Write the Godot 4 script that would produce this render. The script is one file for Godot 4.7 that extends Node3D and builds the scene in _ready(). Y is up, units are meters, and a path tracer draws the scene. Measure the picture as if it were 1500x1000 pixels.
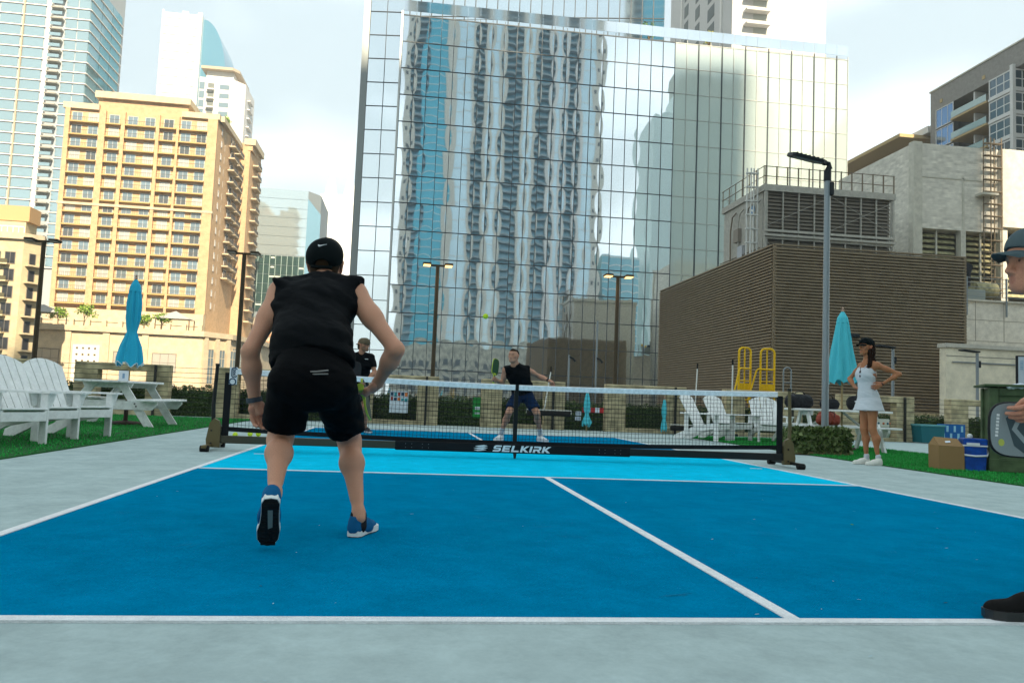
extends Node3D
# A pickleball court painted on a city roof deck, in the shade of a tall tower behind the camera.
# World axes: the court's long axis is z, the net stands on z = 0, y = 0 is the deck; units are metres.

var mats := {}
var texs := {}
var shapes := {}
var used := {}
var rng := RandomNumberGenerator.new()


func _ready() -> void:
	rng.seed = 7
	palette()
	view_and_light()
	setting()
	city()
	reflected_city()
	parapet()
	court()
	furniture()
	net()
	people()


func view_and_light() -> void:
	var cam := Camera3D.new()
	cam.name = "camera"
	cam.position = Vector3(-1.289, 0.6788, 9.138)
	cam.rotation = Vector3(0.0749, -0.1314, 0.0399)
	cam.fov = 46.86
	cam.near = 0.05
	cam.far = 3000.0
	cam.current = true
	add_child(cam)
	var env := Environment.new()
	env.background_mode = Environment.BG_SKY
	var sky_mat := ProceduralSkyMaterial.new()
	sky_mat.sky_top_color = Color(0.276, 0.332, 0.366).linear_to_srgb()
	sky_mat.sky_horizon_color = Color(0.292, 0.342, 0.368).linear_to_srgb()
	sky_mat.sky_curve = 0.12
	sky_mat.sky_energy_multiplier = 1.0
	sky_mat.ground_bottom_color = Color(0.16, 0.16, 0.155).linear_to_srgb()
	sky_mat.ground_horizon_color = Color(0.30, 0.31, 0.31).linear_to_srgb()
	sky_mat.sky_cover = cloud_cover()
	sky_mat.sky_cover_modulate = Color(1, 1, 1, 1)
	var sky := Sky.new()
	sky.sky_material = sky_mat
	env.sky = sky
	env.tonemap_mode = Environment.TONE_MAPPER_LINEAR
	env.tonemap_exposure = 2.8
	env.sdfgi_enabled = true
	env.ssao_enabled = true
	env.ssil_enabled = true
	env.fog_enabled = true
	env.fog_density = 0.0005
	env.fog_light_color = Color(0.86, 0.93, 0.96)
	var we := WorldEnvironment.new()
	we.name = "world_environment"
	we.environment = env
	add_child(we)
	var sun := DirectionalLight3D.new()
	sun.name = "sun"
	sun.light_energy = 1.5
	sun.light_color = Color(1.0, 0.93, 0.82)
	sun.light_angular_distance = 0.5
	sun.shadow_enabled = true
	# low behind the camera and a little to the right: 10 degrees from the court's axis, 38 degrees up
	sun.rotation = Vector3(deg_to_rad(-38), deg_to_rad(9.9), 0)
	add_child(sun)


# materials that several builders share
func palette() -> void:
	mat("galvanised", Color(0.30, 0.34, 0.36), 0.45, 0.6, tex("grain"), 2.0)
	mat("window_dark", Color(0.03, 0.03, 0.032), 0.2)
	mat("paper_white", Color(0.62, 0.68, 0.74), 0.6)
	mat("bag_black", Color(0.018, 0.019, 0.022), 0.6, 0.0, tex("cloth"), 5.0, tex("cloth_n"), 0.3)
	mat("tower_white", Color(0.66, 0.64, 0.60), 0.8)
	mat("letter_white", Color(0.72, 0.74, 0.75), 0.55)
	mat("lamp_black", Color(0.022, 0.026, 0.028), 0.5, 0.2)
	mat("core_grey", Color(0.20, 0.23, 0.24), 0.6)
	mat("window_bar", Color(0.20, 0.18, 0.15), 0.6)
	mat("joint_grey", Color(0.28, 0.26, 0.22), 0.9)
	mat("bay_glass", Color(0.07, 0.11, 0.14), 0.06, 0.4)
	mat("rail_rust", Color(0.20, 0.16, 0.11), 0.6, 0.2)
	mat("ladder_yellow", Color(0.86, 0.52, 0.010), 0.45, 0.0, tex("faint"), 1.0)
	mat("ink_navy", Color(0.015, 0.05, 0.10), 0.6)
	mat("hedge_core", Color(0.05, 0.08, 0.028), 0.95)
	mat("frame_concrete", Color(0.60, 0.51, 0.31), 0.9, 0.0, tex("blotch"), 0.6, tex("grain_n"), 0.3)
	mat("fin_pale", Color(0.55, 0.56, 0.53), 0.4, 0.4)
	mat("cream_trim", Color(0.60, 0.50, 0.34), 0.85, 0.0, tex("faint"), 0.1)
	mat("card_ink", Color(0.20, 0.32, 0.46), 0.6)
	mat("white_render", Color(0.50, 0.49, 0.47), 0.8)
	mat("spire_white", Color(0.80, 0.80, 0.79), 0.8)
	mat("lining", Color(0.2, 0.2, 0.19), 0.8)


func cloud_cover() -> ImageTexture:
	var im := Image.create_empty(512, 256, false, Image.FORMAT_RGBA8)
	var fn := FastNoiseLite.new()
	fn.seed = 5
	fn.frequency = 1.6
	fn.fractal_octaves = 5
	for y in 256:
		for x in 512:
			var la := (0.5 - (y + 0.5) / 256.0) * PI
			var lo := (x + 0.5) / 512.0 * TAU
			var d := Vector3(cos(la) * cos(lo), sin(la) * 2.5, cos(la) * sin(lo))
			var k := clampf(fn.get_noise_3dv(d) * 1.4 + 0.05, 0.0, 0.45)
			im.set_pixel(x, y, Color(0.65, 0.67, 0.68, k))
	return ImageTexture.create_from_image(im)


# ------------------------------------------------------------------ meshes
class MB:
	var v := PackedVector3Array()
	var n := PackedVector3Array()
	var c := PackedColorArray()
	var u := PackedVector2Array()
	var tint := Color(1, 1, 1)

	func tri(a: Vector3, b: Vector3, d: Vector3, na: Vector3, nb: Vector3, nd: Vector3) -> void:
		if (b - a).cross(d - a).dot(na + nb + nd) > 0.0:
			v.append(a); v.append(d); v.append(b)
			n.append(na); n.append(nd); n.append(nb)
		else:
			v.append(a); v.append(b); v.append(d)
			n.append(na); n.append(nb); n.append(nd)
		c.append(tint); c.append(tint); c.append(tint)

	func flat(a: Vector3, b: Vector3, d: Vector3, out := Vector3.ZERO) -> void:
		var f := (b - a).cross(d - a).normalized()
		if out != Vector3.ZERO and f.dot(out) < 0.0:
			f = -f
		tri(a, b, d, f, f, f)

	func quad(a: Vector3, b: Vector3, d: Vector3, e: Vector3, out := Vector3.ZERO) -> void:
		var f := (d - a).cross(e - b).normalized()
		if out != Vector3.ZERO and f.dot(out) < 0.0:
			f = -f
		tri(a, b, d, f, f, f)
		tri(a, d, e, f, f, f)

	func box(at: Vector3, size: Vector3, b := Basis()) -> void:
		var h := size * 0.5
		for ax in 3:
			for s in [-1.0, 1.0]:
				var o := Vector3.ZERO
				o[ax] = s
				var p := Vector3.ZERO
				p[(ax + 1) % 3] = h[(ax + 1) % 3]
				var q := Vector3.ZERO
				q[(ax + 2) % 3] = h[(ax + 2) % 3]
				var m: Vector3 = o * h
				quad(at + b * (m - p - q), at + b * (m + p - q), at + b * (m + p + q), at + b * (m - p + q), b * o)

	func span(lo: Vector3, hi: Vector3) -> void:
		box((lo + hi) * 0.5, (hi - lo).abs())

	# a box with chamfered edges
	func cbox(at: Vector3, size: Vector3, e: float, b := Basis()) -> void:
		var h := size * 0.5
		var i := h - Vector3.ONE * e
		for ax in 3:
			var a1 := (ax + 1) % 3
			var a2 := (ax + 2) % 3
			for s in [-1.0, 1.0]:
				var o := Vector3.ZERO
				o[ax] = s
				var m := Vector3.ZERO
				m[ax] = s * h[ax]
				var p := Vector3.ZERO
				p[a1] = i[a1]
				var q := Vector3.ZERO
				q[a2] = i[a2]
				quad(at + b * (m - p - q), at + b * (m + p - q), at + b * (m + p + q), at + b * (m - p + q), b * o)
				for s2 in [-1.0, 1.0]:
					# edge between face ax/s and face a1/s2, running along a2
					var f := Vector3.ZERO
					f[ax] = s * h[ax]
					f[a1] = s2 * i[a1]
					var g := Vector3.ZERO
					g[ax] = s * i[ax]
					g[a1] = s2 * h[a1]
					var t := Vector3.ZERO
					t[ax] = s
					t[a1] = s2
					quad(at + b * (f - q), at + b * (f + q), at + b * (g + q), at + b * (g - q), b * t)
		for sx in [-1.0, 1.0]:
			for sy in [-1.0, 1.0]:
				for sz in [-1.0, 1.0]:
					var sg := Vector3(sx, sy, sz)
					flat(at + b * (sg * Vector3(h.x, i.y, i.z)), at + b * (sg * Vector3(i.x, h.y, i.z)), at + b * (sg * Vector3(i.x, i.y, h.z)), b * sg)

	# an outline in the local xy plane, from z0 to z1
	func prism(pts: PackedVector2Array, z0: float, z1: float, t := Transform3D()) -> void:
		var ids := Geometry2D.triangulate_polygon(pts)
		var nz := t.basis.z.normalized()
		for k in range(0, ids.size(), 3):
			var p := pts[ids[k]]
			var q := pts[ids[k + 1]]
			var r := pts[ids[k + 2]]
			flat(t * Vector3(p.x, p.y, z0), t * Vector3(q.x, q.y, z0), t * Vector3(r.x, r.y, z0), -nz)
			flat(t * Vector3(p.x, p.y, z1), t * Vector3(q.x, q.y, z1), t * Vector3(r.x, r.y, z1), nz)
		var area := 0.0
		for k in pts.size():
			area += pts[k].cross(pts[(k + 1) % pts.size()])
		for k in pts.size():
			var p := pts[k]
			var q := pts[(k + 1) % pts.size()]
			var o2 := (q - p).orthogonal() * signf(area) * -1.0
			o2 = Vector2((q - p).y, -(q - p).x) * signf(area)
			quad(t * Vector3(p.x, p.y, z0), t * Vector3(q.x, q.y, z0), t * Vector3(q.x, q.y, z1), t * Vector3(p.x, p.y, z1), t.basis * Vector3(o2.x, o2.y, 0))

	func tube(path: Array, radius, sides := 8, caps := true) -> void:
		var rings := []
		var up := Vector3.ZERO
		for k in path.size():
			var d: Vector3 = (path[mini(k + 1, path.size() - 1)] - path[maxi(k - 1, 0)]).normalized()
			if up == Vector3.ZERO:
				up = d.cross(Vector3(0.31, 0.2, 0.93)).normalized()
			up = (up - d * up.dot(d)).normalized()
			var w := d.cross(up)
			var r: float = radius[k] if radius is Array else radius
			var ring := []
			for j in sides:
				var a := TAU * j / sides
				ring.append([up * cos(a) + w * sin(a), r])
			rings.append(ring)
		for k in path.size() - 1:
			for j in sides:
				var j2 := (j + 1) % sides
				var a: Vector3 = rings[k][j][0]
				var b: Vector3 = rings[k][j2][0]
				var e: Vector3 = rings[k + 1][j][0]
				var f: Vector3 = rings[k + 1][j2][0]
				var r0: float = rings[k][j][1]
				var r1: float = rings[k + 1][j][1]
				tri(path[k] + a * r0, path[k] + b * r0, path[k + 1] + f * r1, a, b, f)
				tri(path[k] + a * r0, path[k + 1] + f * r1, path[k + 1] + e * r1, a, f, e)
		if caps:
			for k in [0, path.size() - 1]:
				var o: Vector3 = (path[k] - path[1 if k == 0 else k - 1]).normalized()
				for j in sides:
					var a: Vector3 = path[k] + rings[k][j][0] * rings[k][j][1]
					var b: Vector3 = path[k] + rings[k][(j + 1) % sides][0] * rings[k][j][1]
					tri(path[k], a, b, o, o, o)

	# profile: (radius, height) from bottom to top
	func lathe(prof: Array, segs: int, t := Transform3D()) -> void:
		for k in prof.size() - 1:
			var p: Vector2 = prof[k]
			var q: Vector2 = prof[k + 1]
			var sl := Vector2((q - p).y, -(q - p).x).normalized()
			for j in segs:
				var a0 := TAU * j / segs
				var a1 := TAU * (j + 1) / segs
				var d0 := Vector3(cos(a0), 0, sin(a0))
				var d1 := Vector3(cos(a1), 0, sin(a1))
				var n0 := (t.basis * (d0 * sl.x + Vector3.UP * sl.y)).normalized()
				var n1 := (t.basis * (d1 * sl.x + Vector3.UP * sl.y)).normalized()
				var A := t * (d0 * p.x + Vector3.UP * p.y)
				var Bp := t * (d1 * p.x + Vector3.UP * p.y)
				var C := t * (d1 * q.x + Vector3.UP * q.y)
				var D := t * (d0 * q.x + Vector3.UP * q.y)
				if p.x > 0.0:
					tri(A, Bp, C, n0, n1, n1)
				if q.x > 0.0:
					tri(A, C, D, n0, n1, n0)

	func ball(at: Vector3, r: Vector3, segs := 12, b := Basis()) -> void:
		var rows := segs / 2
		for i in rows:
			for j in segs:
				var g := []
				for k in [[0, 0], [0, 1], [1, 1], [1, 0]]:
					var la: float = PI * ((i + k[0]) / float(rows) - 0.5)
					var lo: float = TAU * (j + k[1]) / segs
					g.append(Vector3(cos(la) * cos(lo), sin(la), cos(la) * sin(lo)))
				var P := []
				var N := []
				for d in g:
					P.append(at + b * (d * r))
					N.append((b * (d / r)).normalized())
				if i > 0:
					tri(P[0], P[1], P[2], N[0], N[1], N[2])
				if i < rows - 1:
					tri(P[0], P[2], P[3], N[0], N[2], N[3])

	func mesh() -> ArrayMesh:
		var a := []
		a.resize(Mesh.ARRAY_MAX)
		a[Mesh.ARRAY_VERTEX] = v
		a[Mesh.ARRAY_NORMAL] = n
		a[Mesh.ARRAY_COLOR] = c
		if u.size() == v.size():
			a[Mesh.ARRAY_TEX_UV] = u
		var m := ArrayMesh.new()
		if v.size():
			m.add_surface_from_arrays(Mesh.PRIMITIVE_TRIANGLES, a)
		return m


# ------------------------------------------------------------------ nodes
func numbered(called: String) -> String:
	var k: int = used.get(called, 0)
	used[called] = k + 1
	return called if k == 0 else "%s_%03d" % [called, k]


func tag(o: Node3D, label: String, category: String, group := "") -> Node3D:
	o.set_meta("label", label)
	o.set_meta("category", category)
	if group:
		o.set_meta("group", group)
	return o


func thing(called: String, label: String, category: String, at := Vector3.ZERO, turn := 0.0, group := "") -> Node3D:
	var o := Node3D.new()
	o.name = numbered(called)
	add_child(o)
	o.position = at
	o.rotation.y = turn
	return tag(o, label, category, group)


func part(called: String, shape, m: Material, parent: Node3D, at := Vector3.ZERO, turn := 0.0) -> MeshInstance3D:
	var o := MeshInstance3D.new()
	o.name = called
	o.mesh = shape.mesh() if shape is MB else shape
	if m:
		o.material_override = m
	parent.add_child(o, true)
	o.position = at
	o.rotation.y = turn
	return o


func single(called: String, shape, m: Material, label: String, category: String, at := Vector3.ZERO, turn := 0.0, group := "") -> MeshInstance3D:
	var o := MeshInstance3D.new()
	o.name = numbered(called)
	o.mesh = shape.mesh() if shape is MB else shape
	o.material_override = m
	add_child(o)
	o.position = at
	o.rotation.y = turn
	tag(o, label, category, group)
	return o


func structure(called: String, shape, m: Material, at := Vector3.ZERO) -> MeshInstance3D:
	var o := MeshInstance3D.new()
	o.name = numbered(called)
	o.mesh = shape.mesh() if shape is MB else shape
	o.material_override = m
	add_child(o)
	o.position = at
	o.set_meta("kind", "structure")
	return o


func copy(o: Node3D, label: String, at: Vector3, turn: float) -> Node3D:
	var c := o.duplicate()
	var base := String(o.name)
	var cut := base.rfind("_0")
	c.name = numbered(base.substr(0, cut) if cut > 0 else base)
	add_child(c)
	c.position = at
	c.rotation.y = turn
	c.set_meta("label", label)
	return c


# a box shape that alike pieces share
func box_shape(size: Vector3, e := 0.0) -> ArrayMesh:
	var key := "box%s/%s" % [size, e]
	if not shapes.has(key):
		var b := MB.new()
		if e > 0.0:
			b.cbox(Vector3.ZERO, size, e)
		else:
			b.box(Vector3.ZERO, size)
		shapes[key] = b.mesh()
	return shapes[key]


# ------------------------------------------------------------------ materials
# computed textures: near-white multipliers with the grain, blotches or streaks of a surface
func tex(kind: String) -> Texture2D:
	if texs.has(kind):
		return texs[kind]
	var fn := FastNoiseLite.new()
	fn.seed = kind.hash() % 1000
	fn.noise_type = FastNoiseLite.TYPE_SIMPLEX_SMOOTH
	var lo := 0.8
	var normal := false
	var size := 512
	match kind:
		"grain":
			fn.frequency = 0.16; fn.fractal_octaves = 3; lo = 0.78
		"blotch":
			fn.frequency = 0.008; fn.fractal_octaves = 6; lo = 0.72
		"acrylic":
			fn.frequency = 0.008; fn.fractal_octaves = 8; fn.fractal_gain = 0.82; lo = 0.89
		"faint":
			fn.frequency = 0.012; fn.fractal_octaves = 6; fn.fractal_gain = 0.7; lo = 0.88
		"turf":
			fn.frequency = 0.22; fn.fractal_octaves = 2; lo = 0.35
		"cloth":
			fn.frequency = 0.3; fn.fractal_octaves = 2; lo = 0.75
		"skin":
			fn.frequency = 0.05; fn.fractal_octaves = 4; lo = 0.82
		"grain_n", "turf_n", "cloth_n":
			fn.frequency = 0.2; fn.fractal_octaves = 3; normal = true
	var t := NoiseTexture2D.new()
	t.width = size
	t.height = size
	t.seamless = true
	t.generate_mipmaps = false
	t.noise = fn
	if normal:
		t.as_normal_map = true
		t.bump_strength = 4.0
	else:
		var g := Gradient.new()
		g.offsets = PackedFloat32Array([0.15, 0.85])
		g.colors = PackedColorArray([Color(lo, lo, lo), Color(1, 1, 1)])
		t.color_ramp = g
	texs[kind] = t
	return t


# horizontal or vertical streaks (board-marked concrete, wood grain), as a computed picture
func streaks(kind: String, rows: int, wander: float, low: float, seed_: int) -> Texture2D:
	if texs.has(kind):
		return texs[kind]
	var s := 256
	var im := Image.create_empty(s, s, false, Image.FORMAT_RGB8)
	var fn := FastNoiseLite.new()
	fn.seed = seed_
	fn.frequency = 1.0
	fn.fractal_octaves = 3
	var fine := FastNoiseLite.new()
	fine.seed = seed_ + 1
	fine.frequency = 1.0
	fine.fractal_octaves = 4
	for y in s:
		for x in s:
			var a := TAU * x / s
			var yy := float(y) / s
			var b := TAU * yy
			var row := floorf(yy * rows)
			var k := 0.5 + 1.2 * fn.get_noise_3d(row * 7.3, cos(a) * wander, sin(a) * wander)
			var f := 0.5 + 1.0 * fine.get_noise_3d(cos(b) * rows * 0.9 + cos(a) * wander, sin(b) * rows * 0.9, sin(a) * wander)
			var q := lerpf(low, 1.0, clampf(0.55 * k + 0.45 * f, 0.0, 1.0))
			im.set_pixel(x, y, Color(q, q, q))
	texs[kind] = ImageTexture.create_from_image(im)
	return texs[kind]


# colour is a linear base colour; scale is texture repeats per metre
func mat(key: String, col := Color(0.5, 0.5, 0.5), rough := 0.7, metal := 0.0, texture: Texture2D = null, scale := 1.0, bump: Texture2D = null, depth := 0.3, local := false) -> StandardMaterial3D:
	if mats.has(key):
		return mats[key]
	var m := StandardMaterial3D.new()
	m.resource_name = key
	m.albedo_color = col.linear_to_srgb()
	m.roughness = rough
	m.metallic = metal
	m.metallic_specular = 0.5 if rough < 0.4 else 0.3
	if texture or bump:
		m.uv1_triplanar = true
		m.uv1_world_triplanar = not local
		m.uv1_scale = Vector3.ONE * scale
		m.albedo_texture = texture
		if bump:
			m.normal_enabled = true
			m.normal_texture = bump
			m.normal_scale = depth
	mats[key] = m
	return m


func vertex_mat(key: String, rough := 0.6, texture: Texture2D = null, scale := 1.0, bump: Texture2D = null, depth := 0.3) -> StandardMaterial3D:
	if mats.has(key):
		return mats[key]
	var m := mat(key, Color(1, 1, 1), rough, 0.0, texture, scale, bump, depth, true)
	m.vertex_color_use_as_albedo = true
	return m


# ------------------------------------------------------------------ leaves
# n leaf-sized folded faces spread by a function that gives a point and the way out of the crown
func leaves(mb: MB, n: int, size: float, where: Callable, tones: Array, r: RandomNumberGenerator) -> void:
	for k in n:
		var spot: Array = where.call(r)
		var p: Vector3 = spot[0]
		var o: Vector3 = (spot[1] + Vector3(r.randf_range(-1, 1), r.randf_range(-1, 1), r.randf_range(-1, 1)) * 0.9).normalized()
		var side := o.cross(Vector3(r.randf_range(-1, 1), r.randf_range(-1, 1), r.randf_range(-1, 1))).normalized()
		var fwd := o.cross(side)
		var s := size * r.randf_range(0.6, 1.25)
		var tone: Color = tones[r.randi() % tones.size()]
		mb.tint = tone * r.randf_range(0.75, 1.25)
		var tip := p + fwd * s + o * s * 0.12
		var l := p + fwd * s * 0.45 + side * s * 0.38 + o * s * 0.1
		var q := p + fwd * s * 0.45 - side * s * 0.38 + o * s * 0.1
		mb.flat(p, l, tip)
		mb.flat(p, tip, q)


func leaf_mat() -> StandardMaterial3D:
	if mats.has("leaf"):
		return mats["leaf"]
	var m := vertex_mat("leaf", 0.55)
	m.backlight_enabled = true
	m.backlight = Color(0.05, 0.08, 0.02)
	return m


# ------------------------------------------------------------------ the city
# a block of a building between two world corners, as one part
func block(o: Node3D, called: String, lo: Vector3, hi: Vector3, m: Material) -> MeshInstance3D:
	return part(called, box_shape((hi - lo).abs()), m, o, (lo + hi) * 0.5 - o.position)


# an upright prism over a ground outline (world x, z)
func mass(o: Node3D, called: String, plan: Array, y0: float, y1: float, m: Material) -> MeshInstance3D:
	var b := MB.new()
	var pts := PackedVector2Array()
	for p in plan:
		pts.append(Vector2(p[0] - o.position.x, p[1] - o.position.z))
	b.prism(pts, -(y1 - o.position.y), -(y0 - o.position.y), Transform3D(Basis(Vector3(1, 0, 0), Vector3(0, 0, 1), Vector3(0, -1, 0)), Vector3.ZERO))
	return part(called, b, m, o)


# a framed window facing +z with cols x rows panes: frame and glass as two surfaces of one shared mesh
func window_shape(w: float, h: float, cols: int, rows: int, bar: float, fm: Material, gm: Material, deep := 0.10) -> ArrayMesh:
	var key := "win%s/%s/%d/%d/%s/%s" % [w, h, cols, rows, fm.resource_name, gm.resource_name]
	if shapes.has(key):
		return shapes[key]
	var f := MB.new()
	for s in [-1.0, 1.0]:
		f.box(Vector3(s * (w - bar) * 0.5, 0, deep * 0.5), Vector3(bar, h, deep))
		f.box(Vector3(0, s * (h - bar) * 0.5, deep * 0.5), Vector3(w - 2 * bar, bar, deep))
	for k in range(1, cols):
		f.box(Vector3(-w * 0.5 + w * k / cols, 0, deep * 0.4), Vector3(bar * 0.7, h - 2 * bar, deep * 0.5))
	for k in range(1, rows):
		f.box(Vector3(0, -h * 0.5 + h * k / rows, deep * 0.38), Vector3(w - 2 * bar, bar * 0.7, deep * 0.45))
	var g := MB.new()
	g.box(Vector3(0, 0, 0.02), Vector3(w - bar, h - bar, 0.03))
	var m := f.mesh()
	m.surface_set_material(0, fm)
	var a := []
	a.resize(Mesh.ARRAY_MAX)
	a[Mesh.ARRAY_VERTEX] = g.v
	a[Mesh.ARRAY_NORMAL] = g.n
	m.add_surface_from_arrays(Mesh.PRIMITIVE_TRIANGLES, a)
	m.surface_set_material(1, gm)
	shapes[key] = m
	return m


# a pane that bellies a little, as large sheets of tempered glass do
func wavy_pane(w: float, h: float, seed_: int, amp: float) -> ArrayMesh:
	var r := RandomNumberGenerator.new()
	r.seed = seed_
	var A := amp * r.randf_range(0.35, 1.5)
	var tx := r.randf_range(-1, 1) * 0.0024
	var ty := r.randf_range(-1, 1) * 0.0022
	var B2 := amp * r.randf_range(-0.6, 0.6)
	var C2 := amp * r.randf_range(-0.5, 0.5)
	var b := MB.new()
	var n := 5
	var P := []
	var N := []
	for j in n + 1:
		var rp := []
		var rn := []
		for i in n + 1:
			var x := 2.0 * i / n - 1.0
			var y := 2.0 * j / n - 1.0
			var d := A * (1 - x * x) * (1 - y * y) + B2 * x * (1 - y * y) + C2 * x * y
			var dx := (-2 * A * x * (1 - y * y) + B2 * (1 - y * y) + C2 * y) / (w * 0.5) + tx
			var dy := (-2 * A * y * (1 - x * x) - 2 * B2 * x * y + C2 * x) / (h * 0.5) + ty
			rp.append(Vector3(x * w * 0.5, y * h * 0.5, d))
			rn.append(Vector3(-dx, -dy, 1).normalized())
		P.append(rp)
		N.append(rn)
	for j in n:
		for i in n:
			b.tri(P[j][i], P[j][i + 1], P[j + 1][i + 1], N[j][i], N[j][i + 1], N[j + 1][i + 1])
			b.tri(P[j][i], P[j + 1][i + 1], P[j + 1][i], N[j][i], N[j + 1][i + 1], N[j + 1][i])
	return b.mesh()


func city() -> void:
	mirror_building()
	tan_hotel()
	left_towers()
	brown_screen()
	right_buildings()
	city_plants()


func mirror_building() -> void:
	var Z := -96.0
	var o := thing("glass_building", "large mirror glass building reflecting a tower, behind the far player", "building", Vector3(28, -18, Z))
	var mirror := mat("mirror_glass", Color(0.88, 0.93, 0.95), 0.02, 1.0)
	var frost := mat("pale_glass", Color(0.56, 0.64, 0.60), 0.08, 0.45)
	var dark := mat("mullion", Color(0.06, 0.07, 0.075), 0.5, 0.3)
	var light := mat("mullion_pale", Color(0.42, 0.43, 0.40), 0.5, 0.3)
	block(o, "core", Vector3(-4.0, -18, Z - 34), Vector3(60.7, 52.9, Z - 0.5), mat("core_grey", Color(0.20, 0.23, 0.24), 0.6))
	var x0 := -4.07
	var cw := 1.75
	var rh := 3.71
	var ytop := 52.54
	var rows := 13
	var variants := []
	for k in 40:
		variants.append(wavy_pane(cw - 0.02, rh - 0.02, 300 + k, 0.0025))
	var r := RandomNumberGenerator.new()
	r.seed = 31
	for j in rows:
		for i in 22:
			var n := part("glass_pane", variants[r.randi() % 40], mirror, o, Vector3(x0 + (i + 0.5) * cw, ytop - (j + 0.5) * rh, Z) - o.position)
			if r.randf() < 0.5:
				n.scale.x = -1.0
	var base := wavy_pane(cw * 2 - 0.02, 4.2, 390, 0.006)
	for i in 11:
		part("base_pane", base, mirror, o, Vector3(x0 + (i + 0.5) * cw * 2, 2.15, Z) - o.position)
	block(o, "plinth", Vector3(x0, -18, Z - 0.4), Vector3(60.7, 0.02, Z), dark)
	# the paler right part
	var x1 := x0 + 22 * cw
	var fv := []
	for k in 8:
		fv.append(wavy_pane(cw - 0.02, rh - 0.02, 500 + k, 0.0020))
	var nr := 15
	var cw2 := (60.8 - x1) / nr
	for j in rows:
		for i in nr:
			part("pale_pane", fv[r.randi() % 8], frost, o, Vector3(x1 + (i + 0.5) * cw2, ytop - (j + 0.5) * rh, Z) - o.position)
	# mullions and transoms
	for i in 23:
		block(o, "mullion", Vector3(x0 + i * cw - 0.035, 0.02, Z), Vector3(x0 + i * cw + 0.035, 53.0, Z + 0.10), dark)
	for i in range(1, nr + 1):
		var wd := 0.075 if i % 2 == 0 else 0.028
		block(o, "mullion", Vector3(x1 + i * cw2 - wd, 0.02, Z), Vector3(x1 + i * cw2 + wd, 53.0, Z + 0.12), dark if i % 2 == 0 else light)
	for j in rows + 1:
		block(o, "transom", Vector3(x0, ytop - j * rh - 0.055, Z + 0.003), Vector3(x1, ytop - j * rh + 0.055, Z + 0.07), dark)
		block(o, "transom", Vector3(x1, ytop - j * rh - 0.04, Z + 0.003), Vector3(60.8, ytop - j * rh + 0.04, Z + 0.06), light)
	# glass rail along the roof
	var railm := mat("rail_glass", Color(0.90, 0.94, 0.96), 0.04, 1.0)
	for i in 37:
		var w := (60.8 - x0) / 37.0
		part("rail_pane", box_shape(Vector3(w - 0.04, 1.5, 0.05)), railm, o, Vector3(x0 + (i + 0.5) * w, 53.9, Z + 0.02) - o.position)
	# the narrow bay on the left, turned a little, with its steel fin
	var a := Vector3(-4.07, 0, Z)
	var bpt := Vector3(-8.55, 0, Z - 0.62)
	var dir := (bpt - a).normalized()
	var turn := atan2(-dir.z, -dir.x) * -1.0
	turn = atan2(dir.z, -dir.x)
	var sv := []
	for k in 4:
		sv.append(wavy_pane(2.2, 3.28, 600 + k, 0.002))
	for j in 17:
		for i in 2:
			var c := a + dir * (1.13 + 2.26 * i) + Vector3.UP * (54.5 - 3.3 * j)
			part("side_pane", sv[(i + j) % 4], mirror, o, c - o.position, turn)
		var t := part("side_transom", box_shape(Vector3(4.5, 0.09, 0.08)), dark, o, a + dir * 2.26 + Vector3(0, 54.5 - 1.65 - 3.3 * j, 0.05) - o.position, turn)
	part("side_mullion", box_shape(Vector3(0.07, 57, 0.09)), dark, o, a + dir * 2.26 + Vector3(0, 28, 0.05) - o.position, turn)
	mass(o, "side_core", [[-4.2, Z - 0.3], [-8.5, Z - 0.9], [-8.5, Z - 30], [-4.2, Z - 30]], -18, 56, mat("core_grey"))
	block(o, "corner_fin", Vector3(-4.35, 0, Z - 0.2), Vector3(-4.10, 53, Z + 0.25), mat("fin_pale", Color(0.55, 0.56, 0.53), 0.4, 0.4))
	block(o, "edge_fin", Vector3(-9.45, -18, Z - 1.6), Vector3(-8.58, 62, Z - 0.45), mat("fin_grey", Color(0.25, 0.27, 0.26), 0.4, 0.5))
	# the tower that rises behind the roof line
	var up := thing("upper_tower", "pale glass tower rising behind the roof of the mirror glass building", "building", Vector3(14, 40, -111))
	up.rotation.y = deg_to_rad(-11)
	block(up, "core", Vector3(-9.2, 40, -140), Vector3(36.6, 90, -111), mat("core_grey"))
	var um := mat("upper_glass", Color(0.86, 0.93, 0.96), 0.04, 1.0)
	var uw := 45.8 / 26.0
	for i in 26:
		for j in 3:
			part("glass_pane", box_shape(Vector3(uw - 0.06, 6.9, 0.06)), um, up, Vector3(-9.2 + (i + 0.5) * uw, 57.5 + 7 * j, -110.96) - up.position)
		block(up, "mullion", Vector3(-9.2 + i * uw - 0.07, 50, -110.95), Vector3(-9.2 + i * uw + 0.07, 90, -110.8), dark)
	for j in 8:
		block(up, "transom", Vector3(-9.2, 54.4 + 3.5 * j, -110.93), Vector3(36.6, 54.5 + 3.5 * j, -110.82), dark)


func brick() -> StandardMaterial3D:
	return mat("tan_brick", Color(0.60, 0.405, 0.23), 0.9, 0.0, tex("faint"), 0.1)


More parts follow.
